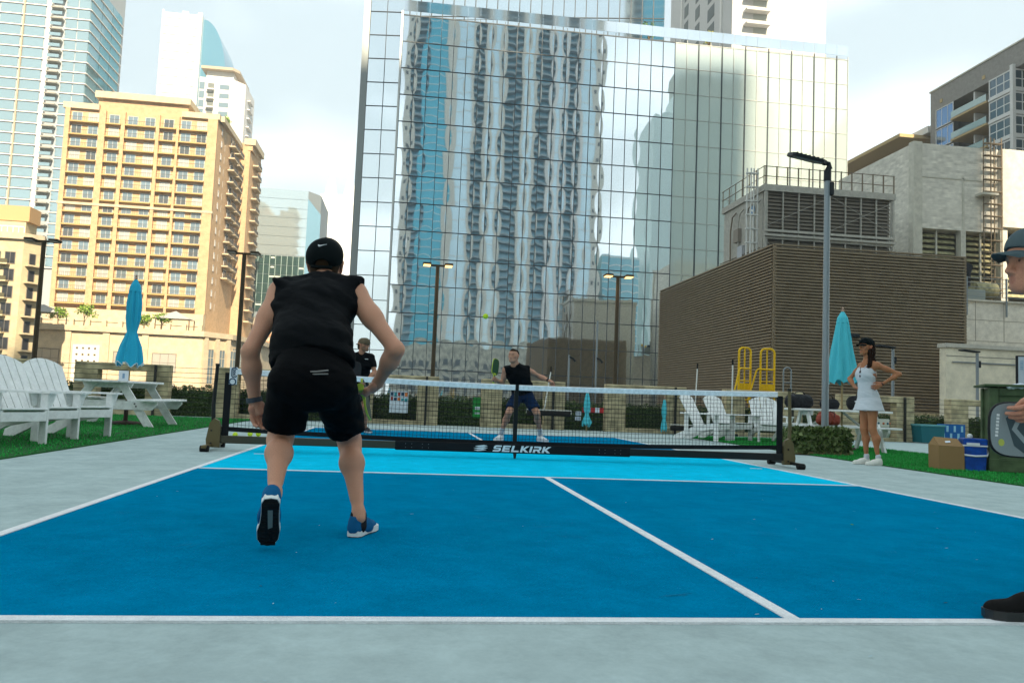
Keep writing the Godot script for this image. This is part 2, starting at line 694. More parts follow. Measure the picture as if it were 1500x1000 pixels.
func tan_hotel() -> void:
	var br := brick()
	var cream := mat("cream_trim", Color(0.60, 0.50, 0.34), 0.85, 0.0, tex("blotch"), 0.1)
	var ochre := mat("balcony_ochre", Color(0.46, 0.32, 0.13), 0.8)
	var wf := mat("window_frame", Color(0.55, 0.55, 0.52), 0.6)
	var wg := mat("window_glass", Color(0.20, 0.26, 0.29), 0.08, 0.4)
	var rail := mat("rail_dark", Color(0.10, 0.075, 0.05), 0.6)
	var o := thing("hotel_tower", "tall tan brick hotel with rows of balconies, left of the near player", "building", Vector3(-68, -18, -190))
	var zf := -190.0
	mass(o, "wall", [[-86, zf], [-50.7, zf], [-50.0, -199], [-49.7, -213], [-47.4, -213.5], [-46.6, -226], [-86, -226]], -18, 67.0, br)
	# stepped crown and cornices
	block(o, "crown", Vector3(-79.0, 67.0, -222), Vector3(-58, 70.2, zf - 0.4), br)
	block(o, "cornice", Vector3(-86.6, 67.0, -200), Vector3(-78.4, 68.4, zf + 0.7), cream)
	block(o, "cornice", Vector3(-59.2, 67.0, -200), Vector3(-50.2, 68.4, zf + 0.7), cream)
	block(o, "cornice", Vector3(-79.6, 70.2, -222.5), Vector3(-57.4, 71.8, zf + 0.5), cream)
	block(o, "roof_screen", Vector3(-76, 71.8, -212), Vector3(-60.5, 75.2, -211), mat("roof_slats", Color(0.55, 0.47, 0.33), 0.8))
	for k in 6:
		block(o, "screen_post", Vector3(-75.6 + 3.0 * k, 71.8, -210.95), Vector3(-75.2 + 3.0 * k, 75.3, -210.7), ochre)
	block(o, "cornice", Vector3(-50.6, 67.0, -213), Vector3(-49.3, 68.3, -190.8), cream)
	block(o, "cornice", Vector3(-49.0, 68.5, -226.5), Vector3(-46.0, 70.3, -213), cream)
	block(o, "side_parapet", Vector3(-52, 67.0, -226.3), Vector3(-46.8, 69.0, -213.3), br)
	# pilasters on the front
	var pil := [[-86.0, -84.9], [-78.2, -76.7], [-73.1, -72.2], [-65.0, -64.2], [-60.2, -59.6], [-52.9, -50.6]]
	for p in pil:
		block(o, "pilaster", Vector3(p[0], 18, zf), Vector3(p[1], 67.0, zf + 0.7), br)
	block(o, "string_course", Vector3(-86.3, 43.4, zf + 0.005), Vector3(-50.4, 44.0, zf + 0.82), cream)
	var bays := [[-84.9, -78.2, 2], [-76.7, -73.1, 1], [-72.2, -65.0, 2], [-64.2, -60.2, 1], [-59.6, -52.9, 2]]
	var wins := []
	for g in [wg, wg, mat("window_curtain", Color(0.46, 0.46, 0.42), 0.15, 0.2), mat("window_blue", Color(0.26, 0.34, 0.38), 0.08, 0.5), mat("window_dim", Color(0.10, 0.12, 0.13), 0.1, 0.2)]:
		wins.append(window_shape(2.35, 2.2, 2, 1, 0.10, wf, g))
	var wr := RandomNumberGenerator.new()
	wr.seed = 17
	for fl in 15:
		var y := 19.6 + 3.15 * fl
		for b in bays:
			if fl == 14 and b[2] == 1:
				pass
			var mid: float = (b[0] + b[1]) * 0.5
			var w: float = b[1] - b[0]
			for k in b[2]:
				var x: float = mid if b[2] == 1 else mid + (k - 0.5) * w * 0.56
				part("window", wins[wr.randi() % wins.size()], null, o, Vector3(x, y + 1.45, zf) - o.position)
			var bal := part("balcony", box_shape(Vector3(w - 0.1, 0.30, 1.1)), ochre, o, Vector3(mid, y + 0.02, zf + 0.55) - o.position)
			var rb := MB.new()
			rb.box(Vector3(0, 1.08, 0.5), Vector3(w - 0.1, 0.07, 0.07))
			for q in int(w * 2.2):
				rb.box(Vector3(-w * 0.5 + 0.3 + q * 0.455, 0.6, 0.5), Vector3(0.035, 0.9, 0.035))
			var rk := "hotel_rail%s" % w
			if not shapes.has(rk):
				shapes[rk] = rb.mesh()
			part("railing", shapes[rk], rail, bal)
	# right side: narrow windows, deep balconies, then the projecting wing
	var side_win := window_shape(0.9, 1.6, 1, 2, 0.1, wf, wg)
	for fl in 15:
		var y := 19.6 + 3.15 * fl
		for k in 2:
			part("side_window", side_win, null, o, Vector3(-50.38 + 0.12 * k, y + 1.5, -193.5 - 3.4 * k) - o.position, PI / 2)
		if fl > 2:
			for k in 2:
				var sb := part("side_balcony", box_shape(Vector3(1.6, 0.34, 5.2)), cream, o, Vector3(-49.1, y, -202.3 - 6.2 * k) - o.position)
				part("railing", box_shape(Vector3(0.06, 0.95, 5.2)), rail, sb, Vector3(0.75, 0.62, 0))
			part("side_door", window_shape(3.2, 2.3, 2, 1, 0.12, wf, mat("window_dark", Color(0.03, 0.03, 0.032), 0.2)), null, o, Vector3(-49.82, y + 1.5, -203) - o.position, PI / 2)
			part("side_door", window_shape(3.2, 2.3, 2, 1, 0.12, wf, mat("window_dark")), null, o, Vector3(-49.75, y + 1.5, -209.4) - o.position, PI / 2)
		var wb := part("wing_balcony", box_shape(Vector3(1.5, 0.4, 6.0)), cream, o, Vector3(-46.3, y, -219.5) - o.position)
		part("railing", box_shape(Vector3(0.06, 0.95, 6.0)), rail, wb, Vector3(0.7, 0.66, 0))
	# podium with a terrace
	var pz := -175.0
	var po := thing("hotel_podium", "cream podium of the hotel with large gridded windows and roof terrace", "building", Vector3(-67, -18, pz))
	mass(po, "wall", [[-93.5, pz], [-47.0, pz], [-42.5, -181], [-38.8, -200], [-38.8, -230], [-93.5, -230]], -18, 12.2, mat("podium_cream", Color(0.66, 0.54, 0.36), 0.9, 0.0, tex("faint"), 0.08))
	mass(po, "cornice", [[-94.0, pz + 0.7], [-46.7, pz + 0.7], [-41.8, -181], [-38.0, -200], [-38.0, -230], [-94, -230]], 12.2, 13.4, cream)
	block(po, "terrace_wall", Vector3(-86, 13.4, -188), Vector3(-50, 18.2, -186), cream)
	for k in 14:
		block(po, "terrace_pier", Vector3(-92.6 + 3.4 * k, 13.4, pz - 1.2), Vector3(-91.7 + 3.4 * k, 14.8, pz - 0.3), cream)
	block(po, "terrace_rail", Vector3(-92, 14.35, pz - 0.9), Vector3(-47.6, 14.5, pz - 0.75), rail)
	var pw := window_shape(5.2, 4.2, 3, 2, 0.14, mat("window_bar", Color(0.20, 0.18, 0.15), 0.6), mat("podium_glass", Color(0.52, 0.47, 0.38), 0.12, 0.3))
	for x in [-87.5, -79.6, -63.2, -55.0]:
		part("window", pw, null, po, Vector3(x, 6.0, pz) - po.position)
		part("window", pw, null, po, Vector3(x, -0.6, pz) - po.position)
	for x in [-83.6, -75.4, -67.4, -59.2]:
		block(po, "pilaster", Vector3(x - 0.7, -18, pz), Vector3(x + 0.7, 12.2, pz + 0.35), cream)
	# pierced white screen in the middle
	var scr := block(po, "pierced_screen", Vector3(-74.2, 0.5, pz), Vector3(-68.6, 9.2, pz + 0.25), mat("screen_white", Color(0.70, 0.66, 0.56), 0.8))
	for i in 4:
		for j in 6:
			part("screen_hole", box_shape(Vector3(0.42, 0.42, 0.06)), rail, scr, Vector3(-1.9 + 1.25 * i, -3.4 + 1.4 * j, 0.13))
	# angled bays on the right with paired columns
	for k in 3:
		var p0 := Vector3(-46.4 + 1.9 * k, 0, pz - 0.4 - 2.4 * k)
		part("bay_column", box_shape(Vector3(0.8, 26, 0.8)), cream, po, Vector3(p0.x, -1.0, p0.z) - po.position, 0.9)
		part("bay_window", window_shape(1.7, 8.0, 2, 4, 0.14, cream, wg), null, po, Vector3(p0.x + 1.0, 5.6, p0.z - 0.9) - po.position, 0.92)
	for k in 5:
		part("bay_window", window_shape(2.2, 4.2, 2, 3, 0.14, cream, mat("podium_glass2", Color(0.35, 0.36, 0.30), 0.15, 0.3)), null, po, Vector3(-41.9 + 0.68 * k, 8.2, -183.6 - 3.3 * k) - po.position, 1.36)
	# terrace tents
	for k in 2:
		var t := thing("terrace_tent", "grey hipped tent roof on the hotel terrace, " + ("left" if k == 0 else "right") + " of the blue parasol", "tent", Vector3(-82.5 if k == 0 else -54.2, 14, -178.5))
		var b := MB.new()
		var w := 6.0 if k == 0 else 5.4
		for q in 4:
			var a0 := PI / 4 + q * PI / 2
			var a1 := a0 + PI / 2
			b.flat(Vector3(cos(a0) * w, 2.1, sin(a0) * w * 0.6), Vector3(cos(a1) * w, 2.1, sin(a1) * w * 0.6), Vector3(0, 4.0, 0), Vector3(cos(a0 + PI / 4), 1, sin(a0 + PI / 4)))
		part("roof", b, mat("tent_grey", Color(0.34, 0.33, 0.31), 0.9), t)
		for q in 4:
			var a := PI / 4 + q * PI / 2
			b = MB.new()
			b.tube([Vector3(cos(a) * w * 0.95, -0.6, sin(a) * w * 0.57), Vector3(cos(a) * w * 0.95, 2.1, sin(a) * w * 0.57)], 0.12, 6)
			part("post", b, rail, t)


func left_towers() -> void:
	var white := mat("tower_white", Color(0.66, 0.64, 0.60), 0.8)
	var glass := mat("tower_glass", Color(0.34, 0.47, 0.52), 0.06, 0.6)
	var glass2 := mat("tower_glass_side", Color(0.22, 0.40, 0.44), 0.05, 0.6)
	var zf := -235.0
	# condominium tower at the left edge
	var o := thing("condo_tower", "tall pale blue glass tower with white floor bands at the upper left edge", "building", Vector3(-115, -18, zf))
	block(o, "core", Vector3(-131, -18, -262), Vector3(-100.9, 150, zf - 0.4), mat("condo_core", Color(0.38, 0.40, 0.40), 0.7))
	var cols := [[-131, -126.2], [-125.8, -120.0], [-119.6, -113.4], [-107.6, -104.4], [-104.1, -100.9]]
	for fl in 27:
		var y := 34.0 + 3.28 * fl
		for c in cols:
			part("glass_pane", box_shape(Vector3(c[1] - c[0], 2.55, 0.2)), glass, o, Vector3((c[0] + c[1]) * 0.5, y + 1.65, zf - 0.3) - o.position)
		block(o, "floor_band", Vector3(-131, y - 0.16, zf - 0.4), Vector3(-112.6, y + 0.16, zf + 0.06), white)
		block(o, "floor_band", Vector3(-107.8, y - 0.16, zf - 0.4), Vector3(-100.6, y + 0.16, zf + 0.06), white)
		var bal := part("balcony", box_shape(Vector3(3.3, 0.36, 2.2)), mat("balcony_dark", Color(0.30, 0.29, 0.25), 0.8), o, Vector3(-109.6, y + 2.4, zf + 0.6) - o.position)
		part("balustrade", box_shape(Vector3(3.3, 0.95, 0.05)), glass, bal, Vector3(0, -1.75, 1.05))
		for k in 3:
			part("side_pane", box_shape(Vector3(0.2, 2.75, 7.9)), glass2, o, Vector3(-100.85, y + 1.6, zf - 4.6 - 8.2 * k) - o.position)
		block(o, "side_band", Vector3(-101.0, y - 0.13, -261), Vector3(-100.45, y + 0.13, zf - 0.5), white)
	block(o, "shaft", Vector3(-112.6, -18, zf - 0.4), Vector3(-111.2, 150, zf + 0.7), white)
	block(o, "pier", Vector3(-119.4, -18, zf - 0.2), Vector3(-119.0, 150, zf + 0.2), mat("pier_tan", Color(0.42, 0.34, 0.24), 0.8))
	# slim white tower with a curved glass side
	var t := thing("slim_tower", "slim white tower with a curved blue glass crown behind the hotel", "building", Vector3(-92, -18, -300))
	mass(t, "wall", [[-101.2, -300], [-86.4, -300], [-86.4, -325], [-101.2, -325]], -18, 144.6, mat("slim_pale", Color(0.60, 0.66, 0.67), 0.5))
	var cv := MB.new()
	var prof := PackedVector2Array([Vector2(-86.4 + 92, 0)])
	for k in 13:
		var a := PI * 0.5 * (1.0 - k / 12.0)
		prof.append(Vector2(-86.4 + 92 + 9.5 * cos(a), 118 + 26 * sin(a)))
	prof.append(Vector2(-86.4 + 92 + 9.5, 0))
	cv.prism(prof, -24, -2, Transform3D(Basis(), Vector3(0, 18, 0)))
	part("curved_side", cv, mat("slim_glass", Color(0.16, 0.34, 0.44), 0.08, 0.5), t)
	for x in [[-101.2, -100.6], [-93.9, -91.6], [-88.0, -86.4]]:
		block(t, "rib", Vector3(x[0], -18, -300.2), Vector3(x[1], 145.4, -299.6), white)
	for k in 26:
		block(t, "floor_band", Vector3(-100.6, 60 + 3.3 * k, -300.1), Vector3(-88, 60.7 + 3.3 * k, -299.8), mat("slim_band", Color(0.52, 0.62, 0.65), 0.4))
	for k in 14:
		block(t, "balcony", Vector3(-102.6, 62 + 3.6 * k, -308), Vector3(-101.2, 62.4 + 3.6 * k, -302), white)
	# stepped white tower with balconies
	var s := thing("stepped_tower", "white tower with a flat round cap and balconies, right of the slim tower", "building", Vector3(-72, -18, -280))
	mass(s, "wall", [[-80.4, -280], [-68.6, -280], [-65.0, -284], [-65.0, -300], [-80.4, -300]], -18, 112.5, mat("stepped_wall", Color(0.62, 0.60, 0.56), 0.8))
	block(s, "setback", Vector3(-78.5, 112.5, -298), Vector3(-69.0, 115.6, -281.5), white)
	mass(s, "roof_cap", [[-80, -279.4], [-69, -279.2], [-67, -282], [-67, -299], [-80, -299]], 115.6, 116.6, mat("cap_tan", Color(0.45, 0.36, 0.26), 0.8))
	var dk := mat("window_dark")
	var bl := mat("stepped_glass", Color(0.26, 0.34, 0.37), 0.1, 0.5)
	for k in 16:
		var y := 108.0 - 3.3 * k
		part("balcony", box_shape(Vector3(2.6, 0.4, 1.6)), white, s, Vector3(-76.3, y, -279.4) - s.position)
		part("window", box_shape(Vector3(2.2, 2.0, 0.1)), mat("stepped_dark", Color(0.16, 0.17, 0.15), 0.3), s, Vector3(-76.3, y + 1.5, -279.98) - s.position)
		part("window", box_shape(Vector3(3.4, 1.7, 0.1)), bl, s, Vector3(-71.6, y + 1.4, -279.98) - s.position)
		part("pane", box_shape(Vector3(1.8, 2.6, 0.1)), bl, s, Vector3(-79.4, y + 1.4, -279.98) - s.position)
		part("side_balcony", box_shape(Vector3(1.2, 0.4, 6)), white, s, Vector3(-64.6, y, -291) - s.position)
	# glass office behind the near player's head
	var g := thing("glass_office", "pale glass office block with dark green lower floors, left of the near player's cap", "building", Vector3(-46, -18, -260))
	var og := mat("office_glass", Color(0.55, 0.66, 0.70), 0.05, 0.7)
	var od := mat("office_green", Color(0.035, 0.075, 0.065), 0.08, 0.3)
	mass(g, "core", [[-58, -260.3], [-37.2, -260.3], [-33.5, -266], [-33.5, -290], [-58, -290]], -18, 68.6, mat("core_grey"))
	for i in 11:
		for j in 7:
			part("glass_pane", wavy_pane(1.86, 3.1, 700 + (i + j) % 5, 0.002), og, g, Vector3(-57.0 + 1.89 * i, 67.0 - 3.2 * j, -260.2) - g.position)
	for i in 11:
		for j in 6:
			part("green_pane", box_shape(Vector3(1.8, 3.0, 0.1)), od, g, Vector3(-57.0 + 1.89 * i, 44.4 - 3.2 * j, -260.2) - g.position)
	for i in 12:
		block(g, "mullion", Vector3(-57.95 + 1.89 * i - 0.08, 24, -260.14), Vector3(-57.95 + 1.89 * i + 0.08, 46, -260.0), mat("office_bar", Color(0.30, 0.38, 0.34), 0.5))
	var lr := RandomNumberGenerator.new()
	lr.seed = 8
	for k in 22:
		part("ceiling_strip", box_shape(Vector3(lr.randf_range(0.6, 1.7), 0.5, 0.04)), mat("strip_pale", Color(0.55, 0.58, 0.50), 0.6), g, Vector3(-57.0 + 1.89 * (lr.randi() % 11), 45.2 - 3.2 * (lr.randi() % 6), -260.12) - g.position)
	var sg := MB.new()
	sg.quad(Vector3(-37.2, 0, -260.2) - Vector3(-46, -18, -260), Vector3(-33.4, 0, -266) - Vector3(-46, -18, -260), Vector3(-33.4, 62, -266) - Vector3(-46, -18, -260), Vector3(-37.2, 66, -260.2) - Vector3(-46, -18, -260), Vector3(1, 0, 1))
	part("side_glass", sg, mat("office_side", Color(0.30, 0.50, 0.58), 0.06, 0.6), g)
	block(g, "lower_storeys", Vector3(-62, -18, -258), Vector3(-37, 24.5, -256), mat("office_base", Color(0.55, 0.45, 0.32), 0.85, 0.0, tex("faint"), 0.1))
	for k in 6:
		block(g, "base_band", Vector3(-62, 8 + 2.6 * k, -255.98), Vector3(-37, 9.1 + 2.6 * k, -255.8), mat("base_band", Color(0.42, 0.24, 0.13), 0.8))
	# white spires far behind
	var sp := thing("white_spires", "white pointed crown of a far tower above the glass office", "building", Vector3(-46, -18, -420))
	block(sp, "shaft", Vector3(-52, -18, -440), Vector3(-18, 108, -420), mat("spire_white", Color(0.80, 0.80, 0.79), 0.8))
	for x in [-47.0, -37.0]:
		var b := MB.new()
		b.lathe([Vector2(4.6, 0), Vector2(4.0, 3.0), Vector2(2.2, 9.0), Vector2(0.0, 14.0)], 4, Transform3D(Basis(Vector3.UP, PI / 4), Vector3(x + 46, 126, -5)))
		part("spire", b, mat("spire_white"), sp)
	for k in 5:
		block(sp, "step", Vector3(-18, -18, -436), Vector3(-15.5 + 0.1 * k, 100 - 12 * k, -421 + 0.2 * k), mat("spire_white"))
	# cream apartments at the left edge
	var c := thing("cream_apartments", "cream apartment block with dark balcony openings at the left edge", "building", Vector3(-76, -18, -150))
	var cw := mat("cream_wall", Color(0.60, 0.50, 0.31), 0.9, 0.0, tex("faint"), 0.1)
	mass(c, "wall", [[-95, -150], [-74.6, -150], [-72.6, -152.6], [-73.4, -155], [-95, -155]], -18, 27.5, cw)
	mass(c, "cornice", [[-95, -149.4], [-74.3, -149.4], [-72.0, -152.4], [-72.8, -155.2], [-95, -155.2]], 27.5, 28.7, mat("cream_trim"))
	block(c, "upper_storey", Vector3(-95, 28.7, -160), Vector3(-77.0, 32.0, -155.4), cw)
	block(c, "upper_parapet", Vector3(-95, 32.0, -160), Vector3(-76.4, 35.0, -155.2), mat("parapet_orange", Color(0.52, 0.33, 0.16), 0.85))
	for k in 7:
		var y := 22.6 - 3.25 * k
		for i in 4:
			var opening := part("opening", window_shape(1.9, 2.3, 2, 1, 0.1, mat("window_bar", Color(0.20, 0.18, 0.15), 0.6), mat("window_dark")), null, c, Vector3(-91.2 + 2.6 * i + (6.6 if i > 1 else 0.0), y + 1.3, -150) - c.position)
		var bal := part("balcony", box_shape(Vector3(5.4, 0.28, 1.3)), cw, c, Vector3(-79.4, y, -149.4) - c.position)
		part("railing", box_shape(Vector3(5.4, 0.8, 0.05)), mat("rail_olive", Color(0.10, 0.09, 0.05), 0.7), bal, Vector3(0, 0.5, 0.6))
		part("corner_opening", window_shape(1.3, 2.3, 1, 1, 0.1, mat("window_bar"), mat("window_dark")), null, c, Vector3(-73.5, y + 1.3, -151.4) - c.position, 0.98)
		part("corner_balcony", box_shape(Vector3(2.8, 0.3, 1.4)), cw, c, Vector3(-73.0, y, -151.2) - c.position, 0.98)
	block(c, "lattice_rail", Vector3(-95, 29.9, -150.6), Vector3(-75, 30.1, -150.4), white)
	for k in 14:
		block(c, "lattice_post", Vector3(-88 + k, 28.7, -150.58), Vector3(-87.85 + k, 29.9, -150.42), white)


# corrugated wall: trapezoid ribs running level along a base line from a to b, facing out
func ribbed(a: Vector3, b: Vector3, h: float, pitch: float, deep: float, out: Vector3) -> MB:
	var mb := MB.new()
	var n := int(h / pitch)
	for k in n:
		var y := Vector3.UP * (k * pitch)
		var pr := [[0.0, 0.0], [0.03, 1.0], [0.52, 1.0], [0.57, 0.0], [1.0, 0.0]]
		for j in 4:
			var p: Vector3 = y + Vector3.UP * (pr[j][0] * pitch) + out * (pr[j][1] * deep)
			var q: Vector3 = y + Vector3.UP * (pr[j + 1][0] * pitch) + out * (pr[j + 1][1] * deep)
			mb.quad(a + p, b + p, b + q, a + q, out)
		# rib ends
		for e in [a, b]:
			mb.quad(e + y, e + y + Vector3.UP * pitch * 0.03 + out * deep, e + y + Vector3.UP * pitch * 0.52 + out * deep, e + y + Vector3.UP * pitch * 0.57, (a - b) if e == a else (b - a))
	return mb


func brown_screen() -> void:
	var o := thing("siding_building", "brown corrugated metal screen building right of the mirror glass", "building", Vector3(23.1, -6, -41))
	var m := mat("siding_brown", Color(0.275, 0.215, 0.138), 0.7, 0.0, tex("faint"), 0.15)
	var H := 18.0
	var A := Vector3(0, 0, 0)
	var C := Vector3(14.1, 0, 0)
	var D := Vector3(0, 0, -24)
	var E := Vector3(14.1, 0, -24)
	part("front_siding", ribbed(A, C, H, 0.21, 0.20, Vector3(0, 0, 1)), m, o)
	part("left_siding", ribbed(A, D, H, 0.21, 0.20, Vector3(-1, 0, 0)), m, o)
	part("rear_siding", ribbed(D, E, H, 0.21, 0.20, Vector3(0, 0, -1)), m, o)
	part("right_siding", ribbed(C, E, H, 0.21, 0.20, Vector3(1, 0, 0)), m, o)
	for q in [[Vector3(7.05, H - 0.03, 0.0), Vector3(14.3, 0.10, 0.26)], [Vector3(7.05, H - 0.03, -24.0), Vector3(14.3, 0.10, 0.26)]]:
		part("coping", box_shape(q[1]), m, o, q[0])
	for x in [0.0, 14.1]:
		part("coping", box_shape(Vector3(0.26, 0.10, 23.7)), m, o, Vector3(x, H - 0.03, -12))
	for x in [0.02, 14.08]:
		for z in [0.02, -24.02]:
			part("corner_trim", box_shape(Vector3(0.20, H, 0.20)), m, o, Vector3(x, H * 0.5 - 0.1, z))
	part("inner_lining", box_shape(Vector3(13.7, H - 0.6, 0.12)), mat("lining", Color(0.2, 0.2, 0.19), 0.8), o, Vector3(7.05, H * 0.5 - 0.3, -0.12))
	part("inner_lining", box_shape(Vector3(0.12, H - 0.6, 23.4)), mat("lining"), o, Vector3(0.12, H * 0.5 - 0.3, -12))
	part("flood_lamp", box_shape(Vector3(0.62, 0.26, 0.3), 0.04), mat("lamp_black"), o, Vector3(5.75, 12.0, 0.26))
	part("apron_wall", box_shape(Vector3(14.2, 1.6, 0.5)), mat("frame_concrete"), o, Vector3(7.05, 6.2, 0.3))
	# cooling plant with louvres inside the screen
	var c := thing("cooling_plant", "grey cooling plant with dark louvres, railings and ladder above the brown siding", "machinery", Vector3(34, -6, -57.5))
	var gr := mat("plant_grey", Color(0.46, 0.445, 0.385), 0.6, 0.1, tex("faint"), 0.3)
	var lv := mat("louvre_dark", Color(0.15, 0.13, 0.10), 0.6, 0.1)
	var zf := -53.0
	block(c, "tank", Vector3(28.1, -6, -61.8), Vector3(39.7, 19.6, zf - 0.55), gr)
	block(c, "back_panel", Vector3(28.4, 12.2, zf - 0.5), Vector3(39.4, 19.2, zf - 0.35), mat("louvre_back", Color(0.16, 0.145, 0.115), 0.9))
	for k in 10:
		var b := MB.new()
		var y := 16.3 + 0.31 * k if k < 10 else 0.0
		b.box(Vector3(33.9, y, zf - 0.18) - c.position, Vector3(11.2, 0.26, 0.03), Basis(Vector3.RIGHT, -0.45))
		part("louvre_blade", b, lv, c)
	for k in 9:
		var b := MB.new()
		b.box(Vector3(33.9, 12.4 + 0.31 * k, zf - 0.18) - c.position, Vector3(11.2, 0.26, 0.03), Basis(Vector3.RIGHT, -0.45))
		part("louvre_blade", b, lv, c)
	block(c, "girder", Vector3(28.0, 15.35, zf - 0.3), Vector3(39.8, 15.55, zf + 0.25), gr)
	block(c, "girder", Vector3(28.0, 15.75, zf - 0.3), Vector3(39.8, 15.95, zf + 0.15), gr)
	block(c, "girder", Vector3(28.0, 15.15, zf - 0.3), Vector3(39.8, 15.35, zf + 0.05), gr)
	block(c, "top_beam", Vector3(27.9, 19.25, -62), Vector3(39.9, 19.8, zf + 0.1), gr)
	for k in 9:
		block(c, "louvre_post", Vector3(28.2 + 1.42 * k, 12, zf - 0.16), Vector3(28.28 + 1.42 * k, 19.25, zf + 0.02), gr)
	for x in [28.0, 39.65]:
		block(c, "corner_post", Vector3(x, -6, zf - 0.2), Vector3(x + 0.16, 19.25, zf + 0.06), gr)
	for q in [[28.1, 16.2, 34.0, 19.1], [39.7, 19.0, 34.0, 16.2], [28.1, 15.0, 31.0, 12.2], [39.6, 15.0, 36.8, 12.2], [34.0, 19.1, 39.7, 16.2]]:
		var b := MB.new()
		b.tube([Vector3(q[0], q[1], zf + 0.08) - c.position, Vector3(q[2], q[3], zf + 0.08) - c.position], 0.022, 5)
		part("tie_rod", b, gr, c)
	# railing round the top
	var rust := mat("rail_rust", Color(0.20, 0.16, 0.11), 0.6, 0.2)
	for k in 13:
		block(c, "rail_post", Vector3(28.0 + 0.975 * k, 19.8, zf), Vector3(28.09 + 0.975 * k, 21.4, zf + 0.09), rust)
	for k in 7:
		block(c, "rail_post", Vector3(27.85, 19.8, zf - 1.45 * k), Vector3(27.92, 21.4, zf + 0.07 - 1.45 * k), rust)
	for y in [20.5, 21.35]:
		var b := MB.new()
		b.tube([Vector3(39.8, y, zf + 0.04) - c.position, Vector3(27.9, y, zf + 0.04) - c.position, Vector3(27.88, y, -61.9) - c.position], 0.04, 6)
		part("hand_rail", b, rust, c)
	# caged ladder at the corner
	var al := mat("ladder_alu", Color(0.62, 0.62, 0.58), 0.4, 0.4)
	for k in 4:
		block(c, "ladder_rail", Vector3(26.7 + 0.30 * k, 10.5, zf - 0.8 + 0.12 * (k % 2)), Vector3(26.79 + 0.30 * k, 21.3, zf - 0.7 + 0.12 * (k % 2)), al)
	for k in 9:
		block(c, "ladder_hoop", Vector3(26.65, 11.2 + 1.2 * k, zf - 0.85), Vector3(27.75, 11.32 + 1.2 * k, zf - 0.6), al)
	# pipes and gear on the left face
	for k in 4:
		var b := MB.new()
		var z := -54.6 - 1.7 * k
		b.tube([Vector3(27.9, 10, z) - c.position, Vector3(27.85, 17.5 - 0.5 * (k % 2), z) - c.position, Vector3(27.8, 18.3, z + 0.5) - c.position, Vector3(27.95, 18.6, z + 1.0) - c.position], 0.07, 6)
		part("pipe", b, rust if k % 2 else gr, c)
	for y in [13.6, 14.4]:
		var b := MB.new()
		b.tube([Vector3(27.8, y, -53.4) - c.position, Vector3(27.8, y, -61.8) - c.position], 0.05, 6)
		part("pipe", b, rust, c)
	for k in 3:
		block(c, "service_box", Vector3(27.75, 12.4 + 1.7 * k, -57.0 - 0.9 * k), Vector3(28.1, 13.6 + 1.7 * k, -56.0 - 0.9 * k), mat("box_grey%d" % (k % 2), Color(0.42, 0.44, 0.46) if k % 2 else Color(0.25, 0.22, 0.18), 0.6))
	var bd := MB.new()
	bd.lathe([Vector2(0, 0), Vector2(0.46, 0), Vector2(0.46, 0.05), Vector2(0, 0.06)], 20, Transform3D(Basis(Vector3.BACK, PI / 2), Vector3(28.02, 18.1, -55.4) - c.position))
	part("blue_disc", bd, mat("disc_blue", Color(0.02, 0.20, 0.42), 0.5), c)
	bd = MB.new()
	bd.box(Vector3(27.94, 18.1, -55.4) - c.position, Vector3(0.03, 0.16, 0.5), Basis(Vector3.RIGHT, 0.4))
	part("disc_mark", bd, mat("letter_white"), c)


